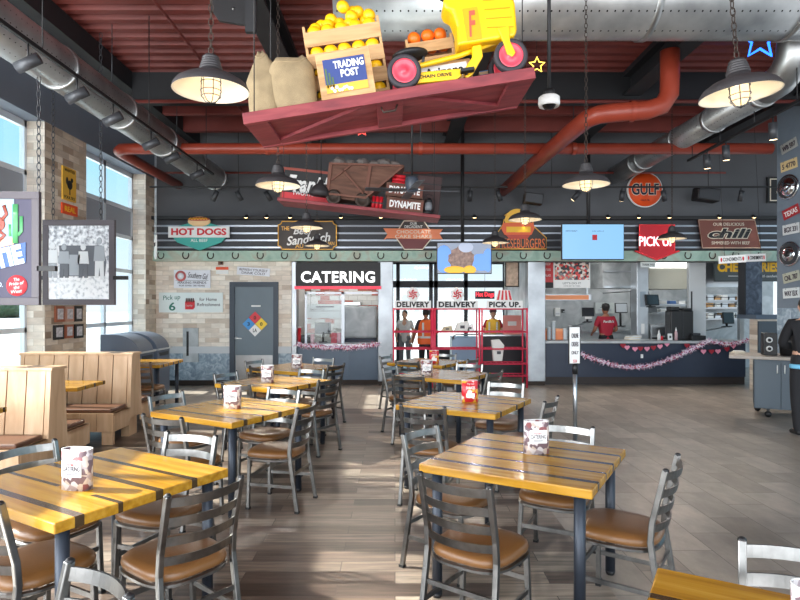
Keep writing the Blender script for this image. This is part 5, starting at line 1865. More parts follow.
MB().lathe([(0.105, 0), (0.105, 0.004)], 28).build('poster_roundel', mat('poster_red', S(206, 66, 74), 0.5), pr, loc=(0.25, -0.012, -0.37), rot=(R(90), 0, 0))
for i, s_ in enumerate(('The', 'Pride of', 'the', 'West')):
    text(s_, (0.055, 0.15, 0.055, 0.11)[i], 0.032, WHITE, pr, (0.25, -0.019, -0.308 - 0.04 * i), rot=(R(90), R(-8), 0), shear=0.2)
text('FRUIT CO.', 0.26, 0.045, mat('poster_pale', S(206, 220, 236), 0.5), pr, (-0.02, -0.013, -0.36))

# small pictures and signs on the shaded pier
def pier(px, py):
    Y = F * (-XL) / (CX - px)
    return Vector((XL, Y, HC - (py - CY) * Y / F))


def pier_board(name, label, cat, px0, py0, px1, py1, m, group=None, frame=None):
    a, b = pier(px0, py0), pier(px1, py1)
    w, h = b.y - a.y, abs(a.z - b.z)
    z = (HC - ((py0 + py1) / 2 - CY) * ((a.y + b.y) / 2) / F)
    o = empty(name, label, cat, (XL + 0.015, (a.y + b.y) / 2, z), (0, 0, R(90)), group=group)
    h = (py1 - py0) * ((a.y + b.y) / 2) / F
    MB().box((0, 0, 0), (w, 0.025, h)).build('board', frame or m, o, bevel=0.003)
    if frame:
        MB().box((0, -0.014, 0), (w * 0.62, 0.006, h * 0.66)).build('print', m, o)
    return o, w, h


o, w, h = pier_board('poultry_poster', 'yellow poster with a dark rooster on the shaded stone pier', 'poster', 61, 168, 74.5, 201, mat('poster_amber', S(222, 172, 60), 0.5))
MB().ell((0.0, -0.015, -h * 0.02), (w * 0.2, 0.004, h * 0.14), 12, 8).ell((w * 0.16, -0.015, h * 0.14), (w * 0.1, 0.004, h * 0.07), 10, 6).ell((-w * 0.2, -0.015, h * 0.08), (w * 0.09, 0.004, h * 0.12), 10, 6).box((0, -0.015, -h * 0.22), (w * 0.06, 0.004, h * 0.2)).build('rooster', BLACK, o)
text('WANTED', w * 0.75, h * 0.09, BLACK, o, (0, -0.014, h * 0.40))
text('POULTRY', w * 0.8, h * 0.09, BLACK, o, (0, -0.014, -h * 0.41))
o, w, h = pier_board('name_plate_sign', 'small orange red plate below the rooster poster', 'sign', 60.5, 204.5, 76, 215, ORANGE)
text('REAL', w * 0.7, h * 0.5, YELLOW, o, (0, -0.014, 0), bold=0.02)
PH = mat('small_photo_print', S(190, 190, 196), 0.5, noise=0.4, nscale=30)
CHER = mat('cherry_frame', S(156, 88, 60), 0.5)
for i, (a, b, c, d, fr_, lab) in enumerate(((54, 306, 63, 322, CHER, 'reddish frame, upper left of six on the pier'), (64, 306.5, 72.5, 321.5, mat('pink_brown_frame', S(186, 138, 120), 0.5), 'pinkish frame, upper middle of six on the pier'), (73.5, 306, 81, 321.5, BLACK, 'black frame, upper right of six on the pier'),
                                        (52.5, 325, 62.5, 339.5, BLACK, 'black frame, lower left of six on the pier'), (64, 324.5, 72, 338, CHER, 'reddish frame, lower middle of six on the pier'), (73.5, 324, 82, 338, BLACK, 'black frame, lower right of six on the pier'))):
    pier_board('framed_photo', 'small photo in a ' + lab, 'picture', a, b, c, d, PH, 'six small framed photos on the pier', fr_)

# ------------------------------------------------------------------ counters, catering window
YC = YB + 0.12
cxa, cxb = W(296.5, 0)[0], W(379, 0)[0]
zc1 = W(0, 344)[1]
o = empty('catering_counter', 'slate blue counter below the catering window', 'counter', ((cxa + cxb) / 2, YC, 0))
w = cxb - cxa
MB().bx(-w / 2, w / 2, 0, 0.5, 0.1, zc1 - 0.04).build('cabinet', mat('catering_slate', S(88, 104, 122), 0.45, noise=0.06, nscale=3), o)
MB().bx(-w / 2, w / 2, 0.05, 0.5, 0, 0.1).build('plinth', BRONZE, o)
MB().bx(-w / 2, w / 2, -0.10, 0.55, zc1 - 0.04, zc1).build('worktop', STAIN, o, bevel=0.006)
for k in range(3):
    MB().bx(-w / 2 + 0.05 + k * w / 3, -w / 2 - 0.05 + (k + 1) * w / 3, -0.012, 0, 0.2, zc1 - 0.12).build('panel', mat('catering_slate', S(88, 104, 122), 0.45), o)
o, w, h = board('catering_sign', 'black fascia with big white letters reading catering and a red strip', 'sign', 296, 262.5, 380.5, 286, BLACK, YB + 0.02, 0.10)
text('CATERING', w * 0.87, h * 0.48, mat('lit_white_letters', (1, 1, 1, 1), 0.5, emit=1.0), o, (0, -0.06, -h * 0.12), bold=0.025, depth=0.03, space=1.08)
MB().box((0, -0.06, -h / 2 - 0.035), (w * 1.02, 0.06, 0.06)).build('red_strip', mat('lit_red_strip', S(220, 40, 70), 0.4, emit=0.5, ecol=S(220, 40, 70)), o)
GL_Y = YB + 0.25
o = empty('serving_window_frame', 'steel framed glass screen of the catering window', 'window screen', P(338, 318, GL_Y))
k = GL_Y / F
for (x0, x1, z0, z1) in ((-33, -31, -26, 26), (3.5, 6.5, -26, 26), (40, 42, -26, 26), (-33, 42, 24, 26)):
    MB().bx(x0 * k, x1 * k, -0.02, 0.02, z0 * k, z1 * k).build('bar', ALU, o)
MB().bx(-31 * k, 3.5 * k, -0.003, 0.003, -26 * k, 24 * k).build('pane', GLASS, o)
o, w, h = board('notice_board', 'pale board with faint text hanging in the catering window', 'notice', 307, 304, 343, 318, mat('pale_board', S(206, 212, 210), 0.5), 13.3, 0.02)
MB().box((0, -0.012, h * 0.30), (w * 0.5, 0.004, 0.03)).box((0, -0.012, 0.0), (w * 0.9, 0.004, 0.008)).build('print', DGREY, o)
text('NOTICE', w * 0.4, h * 0.12, DGREY, o, (-w * 0.2, -0.013, h * 0.12))
MB().cyl((-w * 0.4, 0, h / 2), (-w * 0.4, 0, 2.82 - P(0, 311, 13.3).z), 0.004, n=6).cyl((w * 0.4, 0, h / 2), (w * 0.4, 0, 2.82 - P(0, 311, 13.3).z), 0.004, n=6).build('wire', DGREY, o)
board('paper_sheet', 'white paper sheet taped above the notice board in the catering room', 'paper', 307, 297, 318, 304.5, WHITE, 13.86, 0.006)
o = empty('oven_hood', 'bulky clouded steel oven behind the catering glass', 'oven', P(362, 321, 13.4))
k = 13.4 / F
MB().bx(-18 * k, 15 * k, -0.25, 0.4, -17 * k, 15 * k).build('body', STEEL_W, o, bevel=0.05)
MB().bx(-17 * k, 14 * k, -0.28, 0.38, -23 * k, -17 * k).build('base', NAVY, o, bevel=0.02)
MB().bx(-18 * k, -1 * k, -0.2, 0.35, 15.5 * k, 19 * k).build('top_tray', STAIN, o, bevel=0.01)
MB().bx(-17 * k, 14 * k, -0.2, 0.35, -55 * k, -23 * k).build('stand', DGREY, o)


def monitor(label, cx, cy, Y, w, h, rz=0.0, name='order_monitor', down=0.25, face=None, arm=None, up=False):
    o = empty(name, label, 'monitor', P(cx, cy, Y), (R(-8), 0, rz))
    MB().box((0, 0, 0), (w, 0.05, h)).build('casing', CAPM, o, bevel=0.006)
    MB().box((0, -0.027, 0), (w * 0.88, 0.006, h * 0.84)).build('screen', face or mat('dark_screen', S(30, 34, 40), 0.15), o)
    MB().cyl((0, 0.05, 0), (0, 0.08, -h / 2 - down), 0.025, n=10).box((0, 0.08, -h / 2 - down), (0.18, 0.14, 0.02)).build('stand', CAPM, o)
    if up:
        MB().cyl((0, 0.05, 0), (0, 0.30, 2.84 - P(0, cy, Y).z), 0.016, n=10).build('hanger', CAPM, o)
    if arm:
        MB().bar((0, 0.08, -h / 2 - down), (0, arm - Y, -h / 2 - down), 0.03, 0.03).build('support_arm', STAIN, o)
    return o


zt_ = zc1


def on_counter(px, Y):
    return (P(px, 0, Y).x, Y, zt_)


pm = P(323, 330, 12.45)
monitor('black till screen in the catering window', 323, 328, 12.45, 0.34, 0.24, 0.1, 'till_screen', down=max(0.02, pm.z - zt_ - 0.1))
o = empty('card_terminal', 'black card printer left of the till in the catering window', 'printer', on_counter(307, 12.45))
MB().bx(-0.12, 0.12, -0.1, 0.1, 0, 0.17).build('body', CAPM, o, bevel=0.01)
MB().bx(-0.08, 0.08, -0.104, -0.1, 0.1, 0.14).build('slot', DGREY, o)
for k, (px, c, hh, lab) in enumerate(((299, REDS, 0.33, 'tall stack of red paper cups at the left of the catering window'), (312.5, mat('pink_flower_print', S(226, 200, 206), 0.6, noise=0.3, nscale=30), 0.2, 'pink patterned tub beside the till'), (339, mat('pink_flower_print2', S(216, 176, 188), 0.6, noise=0.3, nscale=30), 0.23, 'pink patterned jar right of the till'))):
    o = empty('cup_stack' if k == 0 else 'gift_tub', lab + ', on the counter', 'cups' if k == 0 else 'tub', on_counter(px, 12.35))
    MB().lathe([(0.035, 0), (0.045, hh * 0.5), (0.04, hh * 0.52), (0.048, hh)], 18).build('wall', c, o)
    MB().lathe([(0.05, hh - 0.01), (0.05, hh + 0.01), (0, hh + 0.012)], 18).build('rim', WHITE, o)
o = empty('gift_bag', 'red and white gift bag beside the till', 'bag', on_counter(334, 12.42))
MB().prism([(-0.06, 0), (0.06, 0), (0.07, 0.2), (-0.05, 0.22)], -0.05, 0.05).build('bag_body', mat('gift_red', S(206, 70, 84), 0.5), o)
MB().tube([(-0.03, 0, 0.2), (-0.02, 0, 0.27), (0.02, 0, 0.27), (0.03, 0, 0.2)], 0.005, 6).build('handle', WHITE, o)

# long kitchen counter
kxa, kxb = W(545.5, 0)[0], W(749, 0)[0]
zk = W(0, 341)[1]
o = empty('service_counter', 'long navy service counter with a steel top before the kitchen', 'counter', (kxa, YC, 0))
w = kxb - kxa
MB().bx(0, w, 0.0, 0.55, 0.16, zk - 0.05).build('front_panel', NAVY, o)
MB().bx(0.0, w, 0.03, 0.55, 0, 0.16).build('plinth', mat('counter_plinth', S(52, 44, 42), 0.6), o)
MB().bx(0, w + 0.03, -0.12, 0.6, zk - 0.05, zk).build('worktop', STEEL_W, o, bevel=0.006)
MB().bx(2.0, 2.05, -0.012, 0, 0.55, 0.63).build('outlet', WHITE, o)

# tinsel and heart garlands
def tinsel_mat():
    m, n, l, b = nodes('pink_silver_tinsel')
    v = mapped(n, l)
    vo = n.new('ShaderNodeTexVoronoi')
    vo.inputs['Scale'].default_value = 40
    l.new(v, vo.inputs['Vector'])
    s_ = n.new('ShaderNodeSeparateColor')
    l.new(vo.outputs['Color'], s_.inputs[0])
    l.new(ramp(n, l, s_.outputs[0], [(0, S(216, 190, 214)), (0.35, S(176, 56, 84)), (0.55, S(226, 206, 220)), (0.75, S(150, 90, 130)), (0.88, S(240, 236, 240))], True), b.inputs['Base Color'])
    b.inputs['Roughness'].default_value = 0.3
    return m


TINS = tinsel_mat()


def tinsel(label, pix, Y, r):
    pts = [P(x, y, Y) for x, y in pix]
    c0 = pts[0].copy()
    fine = []
    for i in range(len(pts) - 1):
        n_ = max(2, int((pts[i + 1] - pts[i]).length / 0.03))
        for j in range(n_):
            fine.append(pts[i].lerp(pts[i + 1], j / n_) - c0)
    fine.append(pts[-1] - c0)
    m = MB()
    rnd = random.Random(int(pix[0][0]))
    m.tube(fine, [r * rnd.uniform(0.5, 1.0) for _ in fine], 7, smooth=False)
    for p in fine:
        for q in range(5):
            d = Vector((rnd.gauss(0, 1), rnd.gauss(0, 1) * 0.6, rnd.gauss(0, 1))).normalized() * r * 2.0
            sdv = d.cross(Vector((0.3, 1, 0.2))).normalized() * 0.012
            m.add([p - sdv, p + sdv, p + d], [(0, 1, 2)])
    o = m.build('tinsel_garland', TINS, None, loc=c0)
    tag(o, label, 'garland', 'tinsel garlands')


tinsel('long pink tinsel garland sagging along the service counter front', [(581, 354), (590, 358), (603, 362), (618, 366), (633, 367.5), (648, 366), (664, 361.5), (680, 355), (695, 347.5), (709, 341)], YC - 0.16, 0.045)
tinsel('short pink tinsel garland along the right end of the service counter top', [(709, 340.5), (718, 343), (729, 344), (740, 342.5), (749, 340)], YC - 0.16, 0.04)
tinsel('pink tinsel garland along the catering counter edge', [(297, 344), (306, 346), (316, 346), (326, 348), (337, 347), (347, 348), (358, 346), (369, 346), (378, 344)], YC - 0.14, 0.05)
HP = mat('heart_pink', S(236, 150, 176), 0.5)
HR = mat('heart_red', S(156, 26, 48), 0.5)


def hearts(label, items, Y):
    p0 = P(items[0][0], items[0][1], Y)
    o = empty('heart_garland', label, 'garland', p0, group='paper heart garlands')
    line = []
    for (x, y, c) in items:
        p = P(x, y, Y) - p0
        line.append((p.x, 0.012, p.z + 0.03))
        q = []
        for i in range(24):
            t = 2 * math.pi * i / 24
            q.append((p.x + 0.0037 * 16 * math.sin(t) ** 3 * 0.95, p.z + 0.0037 * (13 * math.cos(t) - 5 * math.cos(2 * t) - 2 * math.cos(3 * t) - math.cos(4 * t)) * 0.95))
        MB().prism(q, -0.004, 0.004).build('paper_heart', HP if c else HR, o)
    MB().tube(line, 0.003, 5).build('string', HR, o)


hearts('paper heart garland left of the dip in the tinsel on the service counter', [(623, 345.5, 0), (627, 347.5, 1), (635, 349, 1), (640.5, 348.5, 0), (647, 348.8, 1), (653.5, 347.8, 0), (660, 346.5, 1), (667, 344, 1)], YC - 0.06)
hearts('paper heart garland at the right end of the service counter', [(687, 345.5, 0), (692, 347.8, 1), (703.5, 351.5, 1), (711.5, 351.5, 0), (718, 351.3, 1), (727, 349, 0), (733.5, 346, 1)], YC - 0.06)

# things on and behind the service counter
def zc_at(Y):
    return zk


def cups(label, px, Y, hh, r, m, group=None):
    o = empty('cup_stack', label, 'cups', (P(px, 0, Y).x, Y, zk), group=group)
    prof = [(r * 0.7, 0)]
    n_ = max(3, int(hh / 0.03))
    for i in range(n_):
        z = hh * (i + 1) / n_
        prof += [(r * 0.98 - 0.25 * r * (1 - (i + 1) / n_) * 0, z - 0.012), (r * 1.04, z - 0.006), (r * 0.96, z)]
    prof.append((0, hh))
    MB().lathe(prof, 18).build('cups', m, o)
    MB().lathe([(r * 1.08, hh - 0.012), (r * 1.08, hh), (r * 0.9, hh + 0.003)], 18).build('lip', WHITE, o)


CUPM = mat('cup_translucent', S(200, 206, 210), 0.35)
for i, (px, hh) in enumerate(((549, 0.26), (553.5, 0.40), (565, 0.24), (570, 0.30))):
    cups('%s stack of clear cups from the left on the service counter' % ORD[i], px, 12.5, hh, 0.042, CUPM, 'stacks of clear cups')
for i, (px, m_, lab) in enumerate(((657, WHITE, 'squat white squeeze bottle'), (659.5, REDS, 'short red capped bottle'), (674, mat('bottle_pinkish', S(214, 176, 180), 0.4), 'taller pinkish squeeze bottle'))):
    o = empty('squeeze_bottle', lab + ' on the service counter', 'bottle', (P(px + 2, 0, 12.4).x, 12.4, zk), group='squeeze bottles')
    hh = (0.15, 0.09, 0.20)[i]
    MB().lathe([(0.033, 0), (0.035, hh * 0.75), (0.02, hh * 0.95), (0.02, hh)], 16).build('bottle', m_, o)
    MB().lathe([(0.022, hh), (0.014, hh + 0.03), (0.004, hh + 0.07), (0, hh + 0.07)], 14).build('nozzle', WHITE if i != 1 else BLACK, o)
o = empty('table_sign', 'small white card standing on the service counter', 'card', (P(670, 0, 12.35).x, 12.35, zk))
MB().box((0, 0, 0.07), (0.09, 0.02, 0.14), (R(-8), 0, 0)).build('card', WHITE, o)
MB().box((0, -0.012, 0.07), (0.04, 0.004, 0.05), (R(-8), 0, 0)).build('print', DGREY, o)
o = empty('paper_stack', 'loose stack of white papers on the service counter', 'papers', (P(632, 0, 12.45).x, 12.45, zk))
for i in range(4):
    MB().box((0.01 * i, 0, 0.012 + 0.022 * i), (0.26, 0.2, 0.02), (0, R(3 - 2 * i), R(6 * i))).build('sheets', WHITE if i % 2 else CREAM, o)
o = empty('black_tray', 'low black box tray on the service counter beside the pass window', 'tray', (P(696, 0, 12.4).x, 12.4, zk))
MB().bx(-0.15, 0.15, -0.12, 0.12, 0, 0.10).build('box', CAPM, o, bevel=0.01)
MB().bx(-0.11, 0.05, -0.1, 0.1, 0.10, 0.15).build('contents', DGREY, o, bevel=0.01)
o = empty('coffee_urn', 'large black drinks dispenser standing on the service counter', 'dispenser', (P(680, 0, 12.55).x, 12.55, zk))
MB().bx(-0.26, 0.22, -0.14, 0.14, 0, 0.62).build('body', CAPM, o, bevel=0.02)
MB().bx(-0.24, -0.06, -0.1, 0.12, 0.62, 0.70).bx(0.02, 0.2, -0.1, 0.12, 0.62, 0.67).build('lid', BLACK, o, bevel=0.01)
MB().bx(-0.01, 0.0, -0.146, -0.14, 0.05, 0.6).build('seam', DGREY, o)
o = empty('warming_cabinet', 'steel drawer unit left of the drinks dispenser', 'cabinet', (P(656, 0, 13.2).x, 13.2, 0))
MB().bx(-0.2, 0.25, -0.2, 0.2, 0, 1.22).build('body', STEEL_W, o, bevel=0.01)
MB().bx(-0.18, 0.23, -0.215, -0.2, 0.98, 1.16).build('drawer', STAIN, o)
MB().bx(-0.18, 0.23, -0.215, -0.2, 0.62, 0.94).build('drawer', CAPM, o)
for i, (px, lab) in enumerate(((548.5, 'left'), (559, 'right'))):
    o = empty('takeaway_box', '%s orange takeaway box behind the clear cups' % lab, 'box', (P(px, 0, 12.62).x, 12.62, zk), group='orange takeaway boxes')
    MB().bx(-0.1, 0.1, -0.08, 0.08, 0, 0.23).build('box', mat('box_orange', S(238, 140, 90), 0.5), o, bevel=0.006)
    MB().bx(-0.105, 0.105, -0.085, 0.085, 0.18, 0.235).build('flap', mat('box_orange_pale', S(244, 168, 120), 0.5), o)

monitor('small black printer with a white slip, left of the kitchen worker', 588, 312, 13.4, 0.27, 0.20, 0.0, 'receipt_printer', 0.12, arm=YK)
o, w, h = board('paper_sheet', 'white slip hanging below the black printer in the kitchen', 'paper', 585, 316.5, 592, 319, WHITE, 13.42, 0.01)
monitor('black order screen with white display, right of the kitchen worker', 621, 308, 13.6, 0.28, 0.23, 0, 'order_monitor', 0.3, mat('pale_screen', S(190, 196, 200), 0.3), arm=YK)
monitor('large tilted black screen over the steel shelf in the kitchen', 652, 300, 12.9, 0.34, 0.24, R(18), 'order_monitor', 0.02, up=True)
monitor('black till screen seen through the pass window', 728, 318, 13.4, 0.25, 0.26, 0.0, 'till_screen', 0.06, arm=YK)
# posters, hood, shelves, steel partitions
o, w, h = board('menu_poster', 'red and black poster with white lettering at the kitchen opening', 'poster', 541, 259.5, 553, 288, mat('poster_red_ground', S(206, 48, 52), 0.5), YB + 0.34, 0.02)
MB().box((0, -0.012, -h * 0.4), (w, 0.004, h * 0.2)).build('black_foot', BLACK, o)
for i in range(3):
    text(('BEEF', 'HOT DOG', 'SALAD')[i], w * 0.6, h * 0.08, WHITE, o, (0, -0.013, h * (0.34 - 0.2 * i)))
o, w, h = board('menu_poster', 'white framed poster of a crowd in red and white shirts', 'poster', 553.5, 260, 590, 288, WHITE, YB + 0.34, 0.02)
MB().box((0, -0.012, h * 0.12), (w * 0.94, 0.004, h * 0.66)).build('photo', card_mat('crowd_photo', [(0, S(40, 38, 42)), (0.25, S(214, 60, 56)), (0.5, S(226, 214, 206)), (0.7, S(196, 150, 128)), (0.85, S(120, 116, 118))], 22), o)
text("LET'S DO IT", w * 0.5, h * 0.07, DGREY, o, (0, -0.013, -h * 0.33))
text('come join our team', w * 0.45, h * 0.05, DGREY, o, (0, -0.013, -h * 0.43))
MB().cyl((-w * 0.4, 0, h / 2), (-w * 0.4, 0, h / 2 + 0.25), 0.004, n=5).build('wire', DGREY, o)
o = empty('heat_shelf', 'long steel heat lamp shelf glowing orange over the cups', 'shelf', P(566, 297.5, 13.2))
MB().bx(-0.62, 0.52, -0.15, 0.2, -0.07, 0.07).build('housing', STAIN, o, bevel=0.01)
MB().bx(-0.58, 0.46, -0.156, -0.15, -0.05, 0.05).build('glow_strip', mat('copper_strip', S(206, 130, 84), 0.4, emit=0.15, ecol=S(230, 130, 70)), o)
MB().bx(-0.6, -0.57, 0, 0.03, 0.07, 2.82 - P(0, 297.5, 13.2).z).bx(0.46, 0.49, 0, 0.03, 0.07, 2.82 - P(0, 297.5, 13.2).z).build('hanger', STAIN, o)
def slab(name, label, cat, px0, py0, px1, py1, Y, d, m, floor=False):
    a, b = P(px0, py0, Y), P(px1, py1, Y)
    z0 = 0.0 if floor else b.z
    c = ((a.x + b.x) / 2, Y, z0)
    o = empty(name, label, cat, c)
    MB().bx(a.x - c[0], b.x - c[0], 0, d, 0, a.z - z0).build('body', m, o, bevel=0.006)
    return o, b.x - a.x, a.z - z0


o, w, h = slab('extractor_hood', 'pale steel extractor hood above the kitchen worker', 'hood', 603, 262, 640, 288, 13.9, 0.9, STEEL_W)
MB().bx(-w / 2, w / 2, -0.03, 0, h * 0.62, h * 0.66).bx(-w / 2, w / 2, -0.03, 0, 0, 0.05).build('lip', STAIN, o)
MB().bx(-w / 2, w / 2, 0, 0.1, h, 2.82 - P(0, 288, 13.9).z).build('collar', STEEL_W, o)
o, w, h = slab('steel_column', 'tall steel cabinet column between the two kitchen hoods', 'column', 637, 262, 648.5, 372, 12.95, 0.35, STAIN, True)
MB().bx(-0.06, 0.06, -0.012, 0, h * 0.62, h * 0.75).build('control_box', mat('control_grey', S(150, 164, 176), 0.5), o)
MB().bx(-0.035, 0.035, -0.012, 0, 1.02, 1.24).build('paper_notice', WHITE, o)
o, w, h = slab('extractor_hood', 'beige steel extractor hood between the column and the white panel', 'hood', 649.5, 268, 689, 289, 13.4, 0.8, mat('beige_steel', S(186, 184, 170), 0.45))
MB().bx(-w / 2, w / 2, -0.03, 0, h, h + 0.12).build('lip', mat('light_strip', (1, 1, 1, 1), 0.5, emit=2.0), o)
MB().bx(-w / 2, w / 2, 0.1, 0.7, h + 0.12, 2.82 - P(0, 289, 13.4).z).build('collar', STEEL_W, o)
o, w, h = slab('steel_partition', 'pale steel partition with an open pass window', 'partition', 689, 259, 706, 372, 12.75, 0.1, mat('pale_steel_sheet', S(206, 210, 212), 0.4), True)
MB().bx(-w / 2 + 0.04, -w / 2 + 0.07, -0.01, 0, 0.95, h - 0.7).build('channel', DGREY, o)
xr = P(744, 0, 12.75).x - P(697.5, 0, 12.75).x
MB().bx(w / 2, xr, 0, 0.1, P(0, 287, 12.75).z, h).bx(xr - 0.09, xr, 0, 0.1, 0, P(0, 287, 12.75).z).bx(w / 2, xr, 0, 0.1, 0, 0.86).build('window_surround', STAIN, o)
for i, (py, lab) in enumerate(((300, 'upper'), (307, 'middle'), (318, 'lower'))):
    o = empty('steel_shelf', lab + ' steel shelf behind the pass window', 'shelf', P(726, py, 14.6), group='shelves behind the pass window')
    MB().bx(-0.55, 0.55, -0.2, 0.2, -0.02, 0.0).build('shelf_board', STAIN, o)
    MB().bx(-0.55, 0.55, 0.2, YK - 14.6, -0.05, -0.02).build('bracket', STAIN, o)
    MB().bx(-0.55, 0.55, 0.185, 0.2, 0.0, 0.14).build('back_rail', STAIN, o)
    for j in range(6):
        rn = random.Random(i * 10 + j)
        q = empty('food_tub', '%s %s on the %s shelf behind the pass window' % (ORD[j], ('steel tub', 'brown box', 'white tub')[(i + j) % 3], lab), 'tub', P(726, py, 14.6) + Vector((-0.44 + 0.175 * j, 0, 0)), group='tubs behind the pass window')
        MB().bx(-0.07, 0.07, -0.12, 0.12, 0, rn.uniform(0.07, 0.13)).build('tub', (STAIN, CRATE, WHITE)[(i + j) % 3], q, bevel=0.005)
        MB().bx(-0.075, 0.075, -0.125, 0.125, 0.055, 0.07).build('rim', DGREY, q)
for i, (py, lab) in enumerate(((304, 'upper'), (312, 'lower'))):
    o = empty('steel_shelf', lab + ' steel shelf behind the tilted black screen', 'shelf', P(671, py, 14.2), group='shelves behind the drinks dispenser')
    MB().bx(-0.4, 0.42, -0.15, 0.15, -0.025, 0).build('shelf_board', STAIN, o)
    MB().bx(-0.4, 0.42, 0.15, 1.4, -0.06, -0.02).build('bracket', STAIN, o)
    for j in range(3):
        q = empty('food_tub', '%s tub on the %s shelf behind the tilted screen' % (ORD[j], lab), 'tub', P(671, py, 14.2) + Vector((-0.22 + 0.22 * j, 0, 0)), group='tubs behind the drinks dispenser')
        MB().bx(-0.08, 0.08, -0.1, 0.1, 0, 0.09).build('tub', (mat('blue_tub', S(70, 110, 170), 0.5) if (i == 0 and j == 1) else WHITE), q, bevel=0.01)
        MB().bx(-0.085, 0.085, -0.105, 0.105, 0.075, 0.09).build('rim', STAIN, q)
o = empty('ticket_rail', 'vertical white ticket rail on the kitchen steel wall', 'rail', P(632, 304, 13.7))
MB().box((0, 0, 0), (0.07, 0.03, 0.64)).build('rail', DGREY, o)
for i in range(7):
    MB().box((0, -0.018, 0.27 - 0.09 * i), (0.06, 0.008, 0.05)).build('ticket', WHITE, o)
MB().bx(-0.01, 0.01, 0, YK - 13.7, 0.28, 0.30).build('bracket', DGREY, o)
o, w, h = slab('steel_worktable', 'steel work table behind the kitchen worker', 'table', 548, 333, 640, 372, 14.2, 0.8, STEEL_W, True)
MB().bx(-w / 2, w / 2, -0.02, 0.8, h, h + 0.04).build('worktop', STAIN, o)
for i, (px, py, ww, hh, m_, lab) in enumerate(((557, 312, 0.14, 0.22, WHITE, 'white towel dispenser on the kitchen wall'), (563, 311, 0.06, 0.1, DGREY, 'small grey switch box on the kitchen wall'), (604, 308, 0.5, 0.28, mat('pale_board', S(206, 212, 210), 0.5), 'pale splash panel behind the kitchen worker'))):
    o = empty('wall_box', lab, 'box', P(px, py, YK - 0.12))
    MB().box((0, 0, 0), (ww, 0.12, hh)).build('body', m_, o, bevel=0.01)
    MB().box((0, -0.062, -hh * 0.2), (ww * 0.7, 0.006, hh * 0.2)).build('front', STAIN, o)
o, w, h = board('menu_sign', 'black sign with yellow letters reading cheese fries', 'sign', 714, 260, 782, 281.5, mat('sign_black_green', S(52, 60, 62), 0.5), YB + 0.36, 0.04)
MB().box((0, -0.022, 0.0), (w * 0.98, 0.004, h * 0.92)).build('face', mat('sign_slate', S(76, 84, 86), 0.5), o)
text('CHEESE FRIES', w * 0.92, h * 0.46, YELLOW, o, (0, -0.026, h * 0.17), bold=0.05)
text('with sandwich', w * 0.3, h * 0.12, WHITE, o, (w * 0.3, -0.026, -h * 0.25), shear=0.2)
MB().box((-w * 0.1, -0.026, -h * 0.25), (w * 0.4, 0.004, 0.012)).build('underline', WHITE, o)
for s in (-1, 1):
    MB().cyl((s * w * 0.4, 0, h / 2), (s * w * 0.4, 0, h / 2 + 0.12), 0.008, n=6).build('hanger', DGREY, o)

o, w, h = board('small_notice', 'small pale notice plate below the red arrow sign', 'notice', 640.5, 262, 655.5, 267.5, mat('pale_board', S(206, 212, 210), 0.5), YB - 0.02, 0.02)
text('THANK YOU', w * 0.8, h * 0.4, DGREY, o, (0, -0.012, 0))

# condiments sign, folded in two faces
ps = P(746, 258, 9.6)
o = empty('condiments_sign', 'white folded hanging sign lettered condiments twice', 'sign', ps, (0, R(-3), 0))
for s, rz in ((-1, R(-16)), (1, R(16))):
    c = Vector((s * 0.195, 0.055, 0.0 + (0.0 if s > 0 else -0.005)))
    f = MB().box((0, 0, 0), (0.40, 0.012, 0.125)).build('panel', WHITE, o, loc=c, rot=(0, 0, rz))
    text('CONDIMENTS', 0.27, 0.06, BLACK, f, (0.0, -0.008, 0), bold=0.01)
    for q in (-1, 1):
        MB().ell((q * 0.16, -0.008, 0), (0.014, 0.004, 0.035), 10, 6).build('bottle_drawing', REDS, f)
for s in (-1, 1):
    MB().cyl((s * 0.3, 0.085, 0.05), (s * 0.3, 0.085, ZD - ps.z + 0.09), 0.003, n=5).build('wire', BLACK, o)

# pick up rack
RY = YB - 0.35
def rk(px):
    return P(px, 0, RY).x


